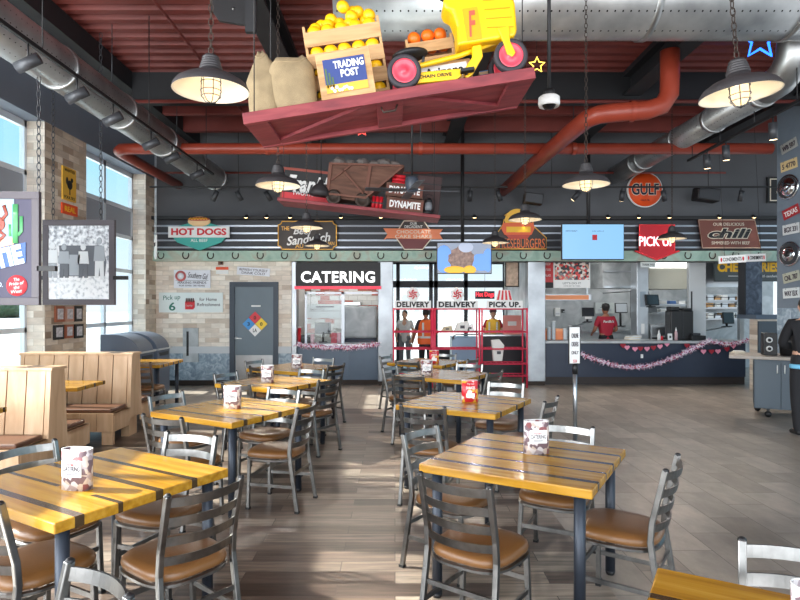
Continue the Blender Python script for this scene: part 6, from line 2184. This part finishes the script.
rx0, rx1, rx2, rx3 = rk(393.5), rk(434), rk(481), rk(527)
for i, (a, b, s_, lab) in enumerate(((rx0, rx1 - 0.03, 'DELIVERY', 'left red tube rack topped with a delivery sign'), (rx1 + 0.02, rx2 - 0.03, 'DELIVERY', 'middle red tube rack topped with a delivery sign'), (rx2 + 0.02, rx3, 'PICK UP.', 'right red tube rack topped with a pick up sign'))):
    o = empty('order_rack', lab, 'rack', ((a + b) / 2, RY, 0), group='red order racks')
    w = b - a
    zt2 = P(0, 308, RY).z
    for x in (-w / 2, w / 2):
        for y in (0, 0.4):
            MB().cyl((x, y, 0), (x, y, zt2), 0.017, n=10).build('upright', RACK, o)
    for z in (P(0, 309, RY).z, P(0, 332, RY).z, P(0, 349, RY).z, P(0, 364, RY).z, P(0, 376, RY).z):
        q = MB()
        for y in (0, 0.4):
            q.cyl((-w / 2, y, z), (w / 2, y, z), 0.015, n=8)
        for x in (-w / 2, w / 2):
            q.cyl((x, 0, z), (x, 0.4, z), 0.012, n=8)
        sf = q.build('shelf_rails', RACK, o)
        q = MB()
        for k2 in range(1, 8):
            q.cyl((-w / 2 + w * k2 / 8, 0, z), (-w / 2 + w * k2 / 8, 0.4, z), 0.004, n=6)
        q.build('shelf_wires', RACK, sf)
    sc_ = 11.75 / F
    sg = MB().box((0, -0.02, zt2 + 0.07), (0.92 * w if i < 2 else 0.80 * w, 0.02, 0.155)).build('sign_panel', WHITE, o, bevel=0.004)
    text(s_, 0.84 * w if i < 2 else 0.70 * w, 0.112, BLACK, sg, (0, -0.033, zt2 + 0.07), bold=0.05, space=1.1)
    if i < 2:
        q = MB()
        for k2 in range(7):
            a2 = 2 * math.pi * k2 / 7
            q.ell((0.075 * math.cos(a2), -0.02, zt2 + 0.27 + 0.085 * math.sin(a2)), (0.062, 0.012, 0.062), 12, 6)
        q.ell((0, -0.02, zt2 + 0.25), (0.10, 0.012, 0.13), 14, 8)
        lg = q.build('logo_backing', WHITE, o)
        q = MB()
        for k2 in range(6):
            a2 = 2 * math.pi * k2 / 6 + 0.4
            q.tube([(0.09 * math.cos(a2), -0.036, zt2 + 0.27 + 0.09 * math.sin(a2)), (0.05 * math.cos(a2 + 0.7), -0.036, zt2 + 0.27 + 0.05 * math.sin(a2 + 0.7)), (0.02 * math.cos(a2), -0.036, zt2 + 0.27 + 0.02 * math.sin(a2))], 0.014, 6)
        q.build('logo_mark', REDS, lg)
    else:
        q = MB().prism([(-0.19, zt2 + 0.15), (0.16, zt2 + 0.15), (0.10, zt2 + 0.36), (-0.12, zt2 + 0.36)], -0.03, -0.015)
        lg = q.build('logo_backing', WHITE, o)
        q = MB()
        for k2 in range(4):
            q.prism([(-0.16 + 0.085 * k2, zt2 + 0.16), (-0.115 + 0.085 * k2, zt2 + 0.16), (-0.085 + 0.06 * k2, zt2 + 0.35), (-0.115 + 0.06 * k2, zt2 + 0.35)], -0.038, -0.03)
        q.build('logo_mark', REDS, lg)

# entry: steel bin, bags, counter, small red neon
o, w, h = slab('steel_bin', 'blue grey steel cabinet behind the middle order rack', 'cabinet', 452, 337, 478, 380, 12.9, 0.5, mat('steel_blue', S(118, 138, 158), 0.35, 0.4), True)
MB().tube([(-w / 2 + 0.03, -0.03, h - 0.05), (-w / 2 + 0.03, -0.05, h + 0.03), (-w / 2 + 0.1, -0.05, h + 0.06), (w / 2, -0.05, h + 0.06)], 0.015, 8).build('handle', STAIN, o)
o, w, h = slab('pickup_counter', 'dark counter behind the right order rack', 'counter', 483, 336, 524, 381, 13.5, 0.6, mat('dark_counter', S(56, 54, 60), 0.5), True)
MB().bx(-w / 2, w / 2, -0.04, 0.62, h, h + 0.03).build('worktop', STAIN, o)
o = empty('neon_word_sign', 'red neon word sign glowing in the entry glass', 'neon sign', P(485, 295, 15.2))
text('Hot Dogs', 0.46, 0.15, mat('neon_red_word', (1, 0.05, 0.08, 1), 0.3, emit=2.0, ecol=(1, 0.05, 0.08, 1)), o, (0, 0, 0), depth=0.02)
MB().box((0, 0.03, 0), (0.5, 0.01, 0.2)).build('backing', DF, o)
MB().cyl((0, 0.03, 0.1), (0, 0.03, 2.82 - P(0, 295, 15.2).z), 0.005, n=6).build('wire', BLACK, o)
bagm = mat('paper_bag_white', S(222, 222, 216), 0.7)
o = empty('paper_bag', 'white paper bag hanging on the right order rack', 'bag', P(496, 350, 11.95))
MB().prism([(-0.1, 0.20), (0.06, 0.22), (0.16, 0.10), (0.12, -0.22), (-0.06, -0.22), (-0.08, 0.05)], -0.05, 0.05).build('bag_body', bagm, o, bevel=0.01)
MB().box((0.05, -0.052, -0.05), (0.08, 0.004, 0.06)).build('print', DGREY, o)
for i, (px, py, ww, hh, m_, lab) in enumerate(((462, 331, 0.30, 0.2, bagm, 'crumpled white bag on the middle order rack'), (447, 329, 0.22, 0.10, mat('box_tan', S(196, 180, 150), 0.6), 'tan box on the middle order rack'), (470, 327, 0.14, 0.14, WHITE, 'small white box on the middle order rack'))):
    o = empty('takeaway_parcel', lab, 'parcel', Vector((P(px, 0, RY + 0.2).x, RY + 0.2, P(0, 332, RY).z + 0.016)))
    MB().prism([(-ww / 2, 0), (ww / 2, 0), (ww * 0.42, hh), (-ww * 0.3, hh * 0.8)], -0.08, 0.08).build('body', m_, o, bevel=0.008)
    MB().box((0, -0.082, hh * 0.4), (ww * 0.3, 0.004, hh * 0.3)).build('label', DGREY, o)
o, w, h = board('framed_picture', 'sandwich picture in a dark frame beside the steel pillar', 'picture', 505, 261, 519, 287, mat('picture_tan', S(196, 170, 146), 0.5, noise=0.3, nscale=12), 12.6, 0.02, None, 0.025, BRONZE)
MB().cyl((0, 0.03, 0), (0, 0.03, 2.83 - P(0, 274, 12.6).z), 0.01, n=6).build('hanger', BRONZE, o)
o = empty('pink_card', 'pink poster standing on the pick up counter', 'poster', (P(512, 0, 13.7).x, 13.7, P(0, 336, 13.5).z + 0.03))
MB().box((0, 0, 0.22), (0.42, 0.02, 0.44)).build('board', mat('poster_pink', S(236, 150, 140), 0.5), o)
MB().box((0, -0.012, 0.25), (0.2, 0.004, 0.1)).build('print', WHITE, o)

# stanchion with the online order sign
o = empty('sign_stanchion', 'chrome post holding a narrow white online orders sign', 'sign post', (P(575, 0, 7.0).x, 7.0, 0))
zs0, zs1 = P(0, 363, 7.0).z, P(0, 327, 7.0).z
MB().lathe([(0.16, 0), (0.16, 0.015), (0.05, 0.035), (0.03, 0.04)], 28).build('base', STAIN, o)
MB().cyl((0, 0, 0.03), (0, 0, zs0 + 0.02), 0.024, n=16).build('post', STAIN, o)
MB().cyl((0, 0, zs0 - 0.13), (0, 0, zs0 + 0.0), 0.032, n=16).build('collar', CAPM, o)
sgn = MB().box((-0.01, -0.01, (zs0 + zs1) / 2), (0.145, 0.035, zs1 - zs0 + 0.02), (0, 0, R(14))).build('sign_frame', CAPM, o, bevel=0.004)
sp_ = MB().box((0, -0.012, 0), (0.125, 0.02, zs1 - zs0)).build('sign_face', WHITE, sgn, loc=(-0.018, -0.022, (zs0 + zs1) / 2), rot=(0, 0, R(14)))
for i, s_ in enumerate(('ONLINE', 'ORDERS', 'ONLY', '>>>')):
    text(s_, 0.09 if i < 3 else 0.05, 0.055 if i < 2 else 0.04, INK if i < 3 else REDS, sgn, (-0.014, -0.046, zs1 - 0.10 - 0.10 * i), rot=(R(90), 0, R(14)), bold=0.0, depth=0.004)

# ------------------------------------------------------------------ drinks cart and column plates
cp = Vector((P(778, 0, 8.75).x, 8.85, 0))
o = empty('condiment_cart', 'slate blue condiment cart on casters with a pale top', 'cart', cp, (0, 0, R(-30)))
zct = P(0, 356.5, 8.6).z
CARTM = mat('cart_slate', S(82, 94, 104), 0.45)
MB().bx(-0.26, 0.42, -0.30, 0.34, 0.13, zct - 0.05).build('cabinet', CARTM, o, bevel=0.008)
MB().bx(-0.58, 0.50, -0.38, 0.40, zct - 0.045, zct).build('worktop', mat('cart_top_stone', S(170, 160, 150), 0.4, noise=0.1, nscale=30), o, bevel=0.006)
for x in (-0.23, 0.10):
    dr = MB().bx(x - 0.02, x + 0.30, -0.315, -0.30, 0.16, zct - 0.08).build('door', CARTM, o, bevel=0.003)
    hx_ = x + (0.26 if x < 0 else 0.02)
    MB().cyl((hx_, -0.335, zct - 0.24), (hx_, -0.335, zct - 0.12), 0.008, n=8).build('handle', WHITE, dr)
for x, y in ((-0.08, -0.24), (0.36, -0.24), (-0.2, 0.28), (0.36, 0.28)):
    MB().cyl((x, y - 0.016, 0.045), (x, y + 0.016, 0.045), 0.045, n=16).bar((x, y, 0.05), (x, y, 0.135), 0.04, 0.03).build('caster', CAPM, o)


def cart_pt(x, y, z=0.0):
    a = R(-30)
    return (cp.x + x * math.cos(a) - y * math.sin(a), cp.y + x * math.sin(a) + y * math.cos(a), zct + z)


o = empty('sauce_dispenser', 'black dispenser with two white dials on the condiment cart', 'dispenser', cart_pt(-0.06, 0.0), (0, 0, R(-20)))
MB().bx(-0.09, 0.09, -0.1, 0.1, 0, 0.33).build('body', CAPM, o, bevel=0.01)
for z in (0.10, 0.23):
    MB().cyl((-0.02, -0.1, z), (-0.02, -0.125, z), 0.042, n=20).build('dial', WHITE, o)
    MB().cyl((-0.02, -0.124, z), (-0.02, -0.13, z), 0.024, n=16).build('dial_knob', BLACK, o)
o = empty('napkin_bin', 'black rounded bin on the condiment cart', 'bin', cart_pt(0.2, 0.02))
MB().lathe([(0.12, 0), (0.135, 0.17), (0.145, 0.19), (0.14, 0.24), (0.08, 0.29), (0, 0.30)], 24).build('body', CAPM, o)
MB().lathe([(0.14, 0.165), (0.147, 0.17), (0.147, 0.19), (0.14, 0.195)], 24, close=False).build('rim', DGREY, o)
o = empty('straw_box', 'small pale box at the left end of the cart top', 'box', cart_pt(-0.44, 0.1))
MB().bx(-0.10, 0.06, -0.05, 0.05, 0, 0.035).build('box', CREAM, o, bevel=0.004)
MB().bx(-0.08, 0.04, -0.04, 0.04, 0.035, 0.045).build('straws', WHITE, o)


def on_column(px, py):
    """point on the angled column face"""
    d = Vector(((px - CX) / F, 1.0, 0))
    # ca + t cd = s d
    t = (d.x * ca.y - d.y * ca.x) / (d.y * cd.x - d.x * cd.y)
    p = ca + cd * t
    return Vector((p.x, p.y, HC - (py - CY) * p.y / F))


crot = math.atan2(cd.y, cd.x)
PLW = [mat('plate_%d' % i, c, 0.45) for i, c in enumerate((S(170, 172, 168), S(214, 190, 140), S(170, 40, 46), S(214, 216, 216), S(176, 178, 160), S(214, 220, 220)))]
for i, (px, py, tl, tx, lab) in enumerate(((789.5, 146, -14, 'WB 507', 'grey licence plate, topmost on the slate column'), (789.5, 165, -5, '5 4770', 'tan licence plate second from the top of the slate column'), (791.5, 212, -16, 'TEXAS', 'red licence plate between the two hubcaps'),
                                       (791.5, 229, -3, '8GX 331', 'white licence plate above the lower hubcap'), (791.8, 277, -10, 'CNL 787', 'dull licence plate below the lower hubcap'), (791.8, 293, -3, 'WAY ELK', 'pale licence plate, lowest on the slate column'))):
    p = on_column(px, py) - cn * 0.012
    o = empty('licence_plate', lab, 'licence plate', p, (0, R(tl), crot), group='licence plates on the column')
    MB().box((0, 0, 0), (0.315, 0.006, 0.165)).build('plate', PLW[i], o, bevel=0.002)
    text(tx, 0.25, 0.085, WHITE if i == 2 else INK, o, (0, -0.005, -0.005), bold=0.02, depth=0.004)
    MB().cyl((-0.1, 0, 0.07), (-0.1, -0.008, 0.07), 0.006, n=8).cyl((0.1, 0, 0.07), (0.1, -0.008, 0.07), 0.006, n=8).build('bolts', DGREY, o)
CHR = mat('chrome', S(214, 216, 220), 0.12, 1.0)
for i, (px, py, lab) in enumerate(((789, 187, 'smooth chrome hubcap, upper one on the slate column'), (790.5, 254, 'spoked chrome hubcap, lower one on the slate column'))):
    p = on_column(px, py) - cn * 0.01
    o = empty('hubcap', lab, 'hubcap', p, (R(90), 0, crot), group='hubcaps on the column')
    MB().lathe([(0.20, 0.0), (0.205, 0.015), (0.19, 0.028), (0.16, 0.018), (0.13, 0.022), (0.11, 0.045), (0.06, 0.058), (0, 0.06)], 40).build('cap', CHR, o)
    if i:
        q = MB()
        q.lathe([(0.112, 0.030), (0.118, 0.036), (0.172, 0.030), (0.176, 0.024)], 30, close=False)
        q.s = [False] * len(q.s)
        q.build('spoke_ring', DGREY, o)
        MB().lathe([(0.05, 0.058), (0.05, 0.064), (0, 0.066)], 20).build('centre', BLACK, o)
    else:
        MB().lathe([(0.045, 0.058), (0.04, 0.07), (0, 0.072)], 20).build('centre', CHR, o)
# narrow hanging panel at the left end of the fascia
pp = P(155.5, 247, 11.45)
o = empty('hanging_board', 'narrow white board hung by cords at the left end of the fascia', 'sign', pp, (0, 0, R(-62)))
MB().prism([(-0.16, 0.26), (0.16, 0.22), (0.16, -0.2), (0.04, -0.24), (-0.16, -0.16)], -0.012, 0.012).build('board', WHITE, o)
text('TO GO', 0.22, 0.08, INK, o, (0, -0.015, 0.05))
for s in (-1, 0, 1):
    MB().cyl((s * 0.13, 0, 0.22), (s * 0.13, 0, ZD - pp.z), 0.004, n=5).build('cord', ALU, o)

# ------------------------------------------------------------------ people
def skin(pts, rad, edges, sub=2):
    """grows one continuous skin over a skeleton; returns its geometry"""
    me = bpy.data.meshes.new('s')
    me.from_pydata([Vector(p) for p in pts], edges, [])
    o = bpy.data.objects.new('s', me)
    COL.objects.link(o)
    sk = o.modifiers.new('skin', 'SKIN')
    sk.use_smooth_shade = True
    lay = me.skin_vertices[0].data
    for i, r in enumerate(rad):
        lay[i].radius = r if isinstance(r, tuple) else (r, r)
        lay[i].use_root = (i == 0)
    ss = o.modifiers.new('sub', 'SUBSURF')
    ss.levels = ss.render_levels = sub
    dg = bpy.context.evaluated_depsgraph_get()
    m2 = bpy.data.meshes.new_from_object(o.evaluated_get(dg))
    vs = [v.co.copy() for v in m2.vertices]
    fs = [tuple(p.vertices) for p in m2.polygons]
    bpy.data.objects.remove(o)
    bpy.data.meshes.remove(me)
    bpy.data.meshes.remove(m2)
    return vs, fs


def hand(mb, wrist, d, palm_n, side):
    """palm and five curled fingers from the wrist along d"""
    d = Vector(d).normalized()
    n = Vector(palm_n).normalized()
    n = (n - d * n.dot(d)).normalized()
    u = d.cross(n).normalized()
    w = Vector(wrist)
    v, f = skin([w, w + d * 0.04, w + d * 0.085], [(0.020, 0.028), (0.016, 0.036), (0.013, 0.036)], [(0, 1), (1, 2)])
    mb.add(v, f, True)
    for k, (off, L) in enumerate(((-0.030, 0.060), (-0.010, 0.074), (0.010, 0.078), (0.029, 0.070))):
        b = w + d * 0.075 + u * off
        a1 = b + d * L * 0.5 + n * 0.006
        a2 = a1 + d * L * 0.34 + n * L * 0.26
        a3 = a2 + d * L * 0.12 + n * L * 0.30
        v, f = skin([b, a1, a2, a3], [0.0095, 0.009, 0.008, 0.007], [(0, 1), (1, 2), (2, 3)], 1)
        mb.add(v, f, True)
    b = w + d * 0.03 + u * 0.026 * side
    a1 = b + d * 0.03 + u * 0.028 * side + n * 0.01
    a2 = a1 + d * 0.032 + u * 0.004 * side + n * 0.014
    v, f = skin([b, a1, a2], [0.0125, 0.0105, 0.0085], [(0, 1), (1, 2)], 1)
    mb.add(v, f, True)


def person(label, loc, rz, skin_m, arms, shirt_m, trouser_m, sleeve=1.0, hair='short', hair_m=None, nod=0.0, legs=((0, 0), (0, 0)), height=1.72, shirt_len=0.86, lean=0.0, eyes=True):
    """stands facing local +Y; arms = (left elbow, left wrist, right elbow, right wrist) in local metres"""
    o = empty('person', label, 'person', loc, (0, 0, rz))
    k = height / 1.72
    V = lambda *a: Vector(a) * k
    pel = V(0, 0, 0.95)
    spi = V(0, 0.01 + lean * 0.3, 1.13)
    che = V(0, 0.015 + lean * 0.7, 1.31)
    nec = V(0, 0.0 + lean, 1.455)
    nk2 = V(0, 0.012 + lean * 1.1 + nod * 0.3, 1.535)
    hc = V(0, 0.03 + lean * 1.2 + nod, 1.615)
    sl, sr = V(-0.175, lean * 0.85, 1.40), V(0.175, lean * 0.85, 1.40)
    el_, wl, er_, wr = [V(*a) for a in arms]
    hl, hr = V(-0.095, 0, 0.90), V(0.095, 0, 0.90)
    kl, kr = V(-0.105, 0.02 + legs[0][0], 0.50), V(0.105, 0.02 + legs[1][0], 0.50)
    al, ar = V(-0.11, -0.02 + legs[0][1], 0.10), V(0.11, -0.02 + legs[1][1], 0.10)
    tl, tr_ = V(-0.125, 0.12 + legs[0][1], 0.035), V(0.125, 0.12 + legs[1][1], 0.035)
    pts = [pel, spi, che, nec, nk2, sl, el_, wl, sr, er_, wr, hl, kl, al, hr, kr, ar, tl, tr_]
    rad = [(0.150, 0.105), (0.135, 0.098), (0.150, 0.108), (0.066, 0.062), (0.054, 0.056), 0.058, 0.043, 0.029, 0.058, 0.043, 0.029, 0.088, 0.060, 0.042, 0.088, 0.060, 0.042, 0.036, 0.036]
    rad = [tuple(q * k for q in r) if isinstance(r, tuple) else r * k for r in rad]
    ed = [(0, 1), (1, 2), (2, 3), (3, 4), (2, 5), (5, 6), (6, 7), (2, 8), (8, 9), (9, 10), (0, 11), (11, 12), (12, 13), (0, 14), (14, 15), (15, 16), (13, 17), (16, 18)]
    b = MB()
    v, f = skin(pts, rad, ed)
    b.add(v, f, True)
    # head with face
    b.ell(hc, (0.074 * k, 0.094 * k, 0.115 * k), 22, 16)
    b.ell(hc + V(0, 0.030, -0.062), (0.050 * k, 0.062 * k, 0.056 * k), 16, 10)
    b.ell(hc + V(0, 0.096, -0.018), (0.014 * k, 0.020 * k, 0.026 * k), 10, 8)
    for s in (-1, 1):
        b.ell(hc + V(s * 0.075, -0.004, -0.012), (0.011 * k, 0.020 * k, 0.032 * k), 10, 8)
    for (e2, w2, s) in ((el_, wl, 1), (er_, wr, -1)):
        d = (w2 - e2).normalized()
        inn = Vector((s * 0.7, 0.2, -0.6))
        hand(b, w2, d, inn, -s if False else s)
    bo = b.build('body', skin_m, o)
    if eyes:
        for s in (-1, 1):
            MB().ell(hc + V(s * 0.031, 0.083, 0.008), (0.013 * k, 0.008 * k, 0.008 * k), 10, 8).build('eye', mat('eye_dark', S(30, 24, 22), 0.3), bo)
        MB().ell(hc + V(0, 0.088, -0.066), (0.026 * k, 0.010 * k, 0.007 * k), 12, 8).build('mouth', mat('lip', S(130, 70, 64), 0.5), bo)
    # shirt over torso and sleeves
    low = Vector((0, 0, (shirt_len - 0.11) * k))
    lerp = lambda a, c, t: a.lerp(c, t)
    sp = [spi, low + Vector((0, 0, 0.02)), che, nec - V(0, 0, 0.035), sl, lerp(sl, el_, min(1, sleeve)), sr, lerp(sr, er_, min(1, sleeve))]
    sr_ = [(0.152, 0.114), (0.166, 0.122), (0.166, 0.122), (0.085, 0.078), 0.073, 0.060, 0.073, 0.060]
    se = [(0, 1), (0, 2), (2, 3), (2, 4), (4, 5), (2, 6), (6, 7)]
    if sleeve > 1:
        sp += [lerp(el_, wl, 0.92), lerp(er_, wr, 0.92)]
        sr_ += [0.042, 0.042]
        se += [(5, 8), (7, 9)]
    sr_ = [tuple(q * k for q in r) if isinstance(r, tuple) else r * k for r in sr_]
    v, f = skin(sp, sr_, se)
    sh_ = MB().add(v, f, True).build('shirt', shirt_m, o)
    tp = [pel + V(0, 0, 0.0), pel + V(0, 0, 0.13), hl, kl, al + V(0, 0, -0.07), hr, kr, ar + V(0, 0, -0.07)]
    trd = [(0.160, 0.114), (0.150, 0.108), 0.100, 0.074, 0.062, 0.100, 0.074, 0.062]
    trd = [tuple(q * k for q in r) if isinstance(r, tuple) else r * k for r in trd]
    v, f = skin(tp, trd, [(0, 1), (0, 2), (2, 3), (3, 4), (0, 5), (5, 6), (6, 7)])
    MB().add(v, f, True).build('trousers', trouser_m, o)
    for a_, t_ in ((al, tl), (ar, tr_)):
        v, f = skin([a_ + V(0, -0.045, -0.045), a_ + V(0, 0.02, -0.04), Vector((t_.x, t_.y, 0.042 * k)), Vector((t_.x, t_.y + 0.05 * k, 0.034 * k))], [(0.045 * k, 0.042 * k), (0.05 * k, 0.046 * k), (0.05 * k, 0.036 * k), (0.036 * k, 0.026 * k)], [(0, 1), (1, 2), (2, 3)])
        v = [Vector((p.x, p.y, max(p.z, 0.002))) for p in v]
        MB().add(v, f, True).build('shoe', BLACK, o)
    hm = hair_m or HAIR
    h = MB()
    h.ell(hc + V(0, -0.018, 0.028), (0.083 * k, 0.096 * k, 0.104 * k), 20, 14)
    if hair == 'bun':
        h.ell(hc + V(0, -0.10, 0.055), (0.055 * k, 0.05 * k, 0.05 * k), 14, 10)
    if hair == 'long':
        h.ell(hc + V(0, -0.05, -0.10), (0.085 * k, 0.055 * k, 0.16 * k), 16, 12)
    h.build('hair', hm, o)
    return o, hc, k, sh_


def vest(o, k, m, band, back=True, lean=0.0):
    vs, fs = [], []
    n = 28
    lev = ((0.86, 0.205, 0.160), (0.95, 0.212, 0.168), (1.12, 0.208, 0.166), (1.28, 0.214, 0.165), (1.37, 0.200, 0.150), (1.42, 0.165, 0.120), (1.46, 0.105, 0.090))
    for z, rx, ry in lev:
        for j in range(n):
            a_ = 2 * math.pi * j / n
            vs.append((math.copysign(abs(math.cos(a_)) ** 0.8, math.cos(a_)) * rx * k, math.copysign(abs(math.sin(a_)) ** 0.9, math.sin(a_)) * ry * k + 0.008, z * k))
    for i in range(len(lev) - 1):
        for j in range(n):
            fs.append((i * n + j, i * n + (j + 1) % n, (i + 1) * n + (j + 1) % n, (i + 1) * n + j))
    ve = MB().add(vs, fs, True).build('vest', m, o)
    y = -0.165 if back else 0.165
    q = MB()
    ring = [((0.205 * k) * math.cos(R(a)), (0.166 * k) * math.sin(R(a)), 1.03 * k) for a in range(0, 360, 15)]
    q.tube(ring, 0.03 * k, 4, closed=True, smooth=False, sq=(0.35, 1.2))
    q.build('reflective_band', band, ve)
    for s in (-1, 1):
        MB().box((s * 0.105 * k, y * k, 1.22 * k), (0.045 * k, 0.012, 0.34 * k)).build('reflective_stripe', band, ve)
    return ve


BAND = mat('reflective_silver', S(206, 210, 206), 0.4)
TRB = mat('black_trousers', S(26, 26, 30), 0.8)
# kitchen worker in a red shirt, seen from behind
o, hc, k, sh_ = person('person in a red shirt and black cap behind the service counter, back turned', (P(606, 0, 13.25).x, 13.25, 0), R(6), SKIN_M,
                       ((-0.27, 0.02, 1.12), (-0.22, 0.24, 1.06), (0.27, 0.02, 1.12), (0.20, 0.26, 1.08)), mat('worker_red_shirt', S(168, 28, 50), 0.7), TRB, 0.75, 'bun', height=1.66, eyes=True)
MB().lathe([(0.086, -0.01), (0.088, 0.04), (0.07, 0.085), (0.0, 0.105)], 24, c=(hc.x, hc.y - 0.012, hc.z + 0.035), close=False).prism_z([(hc.x - 0.07, hc.y + 0.06), (hc.x + 0.07, hc.y + 0.06), (hc.x + 0.05, hc.y + 0.155), (hc.x - 0.05, hc.y + 0.155)], hc.z + 0.035, hc.z + 0.045).build('cap', BLACK, o)
text("Portillo's", 0.24, 0.06, WHITE, sh_, (0, -0.128, 1.33 * k), shear=0.2, depth=0.02)
# delivery person in an orange vest
o, hc, k, sh_ = person('person in an orange safety vest and black trousers behind the left rack, back turned', (P(426, 0, 13.2).x, 13.2, 0), R(8), SKIN_M,
                       ((-0.29, 0.0, 1.10), (-0.33, 0.10, 0.86), (0.28, 0.02, 1.12), (0.20, 0.22, 1.06)), mat('dark_sleeves', S(60, 52, 58), 0.8), TRB, 0.7, 'short', height=1.56, legs=((0, -0.04), (0.03, 0.05)))
vest(o, k, mat('vest_orange', S(236, 104, 40), 0.6), BAND, True)
# person in a yellow vest behind the pick up rack, facing out
o, hc, k, sh_ = person('person in a yellow vest and dark cap behind the pick up rack, looking down', (P(493, 0, 14.65).x, 14.65, 0), R(172), SKIN_L,
                       ((-0.27, 0.06, 1.12), (-0.16, 0.30, 1.02), (0.27, 0.06, 1.12), (0.14, 0.32, 1.02)), mat('worker_red_shirt', S(168, 28, 50), 0.7), TRB, 0.75, 'short', height=1.53, nod=0.03)
MB().lathe([(0.086, -0.01), (0.088, 0.04), (0.07, 0.085), (0.0, 0.105)], 24, c=(hc.x, hc.y - 0.012, hc.z + 0.035), close=False).prism_z([(hc.x - 0.07, hc.y + 0.06), (hc.x + 0.07, hc.y + 0.06), (hc.x + 0.05, hc.y + 0.165), (hc.x - 0.05, hc.y + 0.165)], hc.z + 0.035, hc.z + 0.045).build('cap', mat('cap_maroon', S(70, 30, 34), 0.7), o)
vest(o, k, mat('vest_yellow', S(240, 190, 60), 0.6), BAND, False)
# person in pale clothes near the entry door
person('person in pale clothes with dark hair by the bright entry door, facing in', (P(405, 0, 15.0).x, 15.0, 0), R(165), SKIN_L,
       ((-0.26, 0.02, 1.12), (-0.24, 0.16, 0.94), (0.26, 0.02, 1.12), (0.22, 0.18, 0.96)), mat('pale_shirt', S(214, 214, 214), 0.8), mat('grey_trousers', S(120, 124, 130), 0.8), 0.7, 'short', height=1.50)
# customer in black at the right edge
o, hc, k, sh_ = person('person dressed in black with a light blue shirt hem, cut off at the right edge', (P(806.5, 0, 7.45).x, 7.45, 0), R(-14), SKIN_L,
                       ((-0.25, 0.07, 1.13), (0.06, 0.27, 1.07), (0.27, 0.08, 1.12), (0.14, 0.32, 1.05)), mat('black_hoodie', S(22, 22, 26), 0.85), TRB, 2, 'short', height=1.74, shirt_len=0.86, legs=((0.0, -0.06), (0.05, 0.06)))
ring = [((0.176 * k) * math.cos(R(a)), (0.131 * k) * math.sin(R(a)), 0.865 * k) for a in range(0, 360, 12)]
MB().tube(ring, 0.03 * k, 6, closed=True, sq=(0.35, 1.0)).build('shirt_hem', mat('hem_light_blue', S(120, 196, 232), 0.7), o)
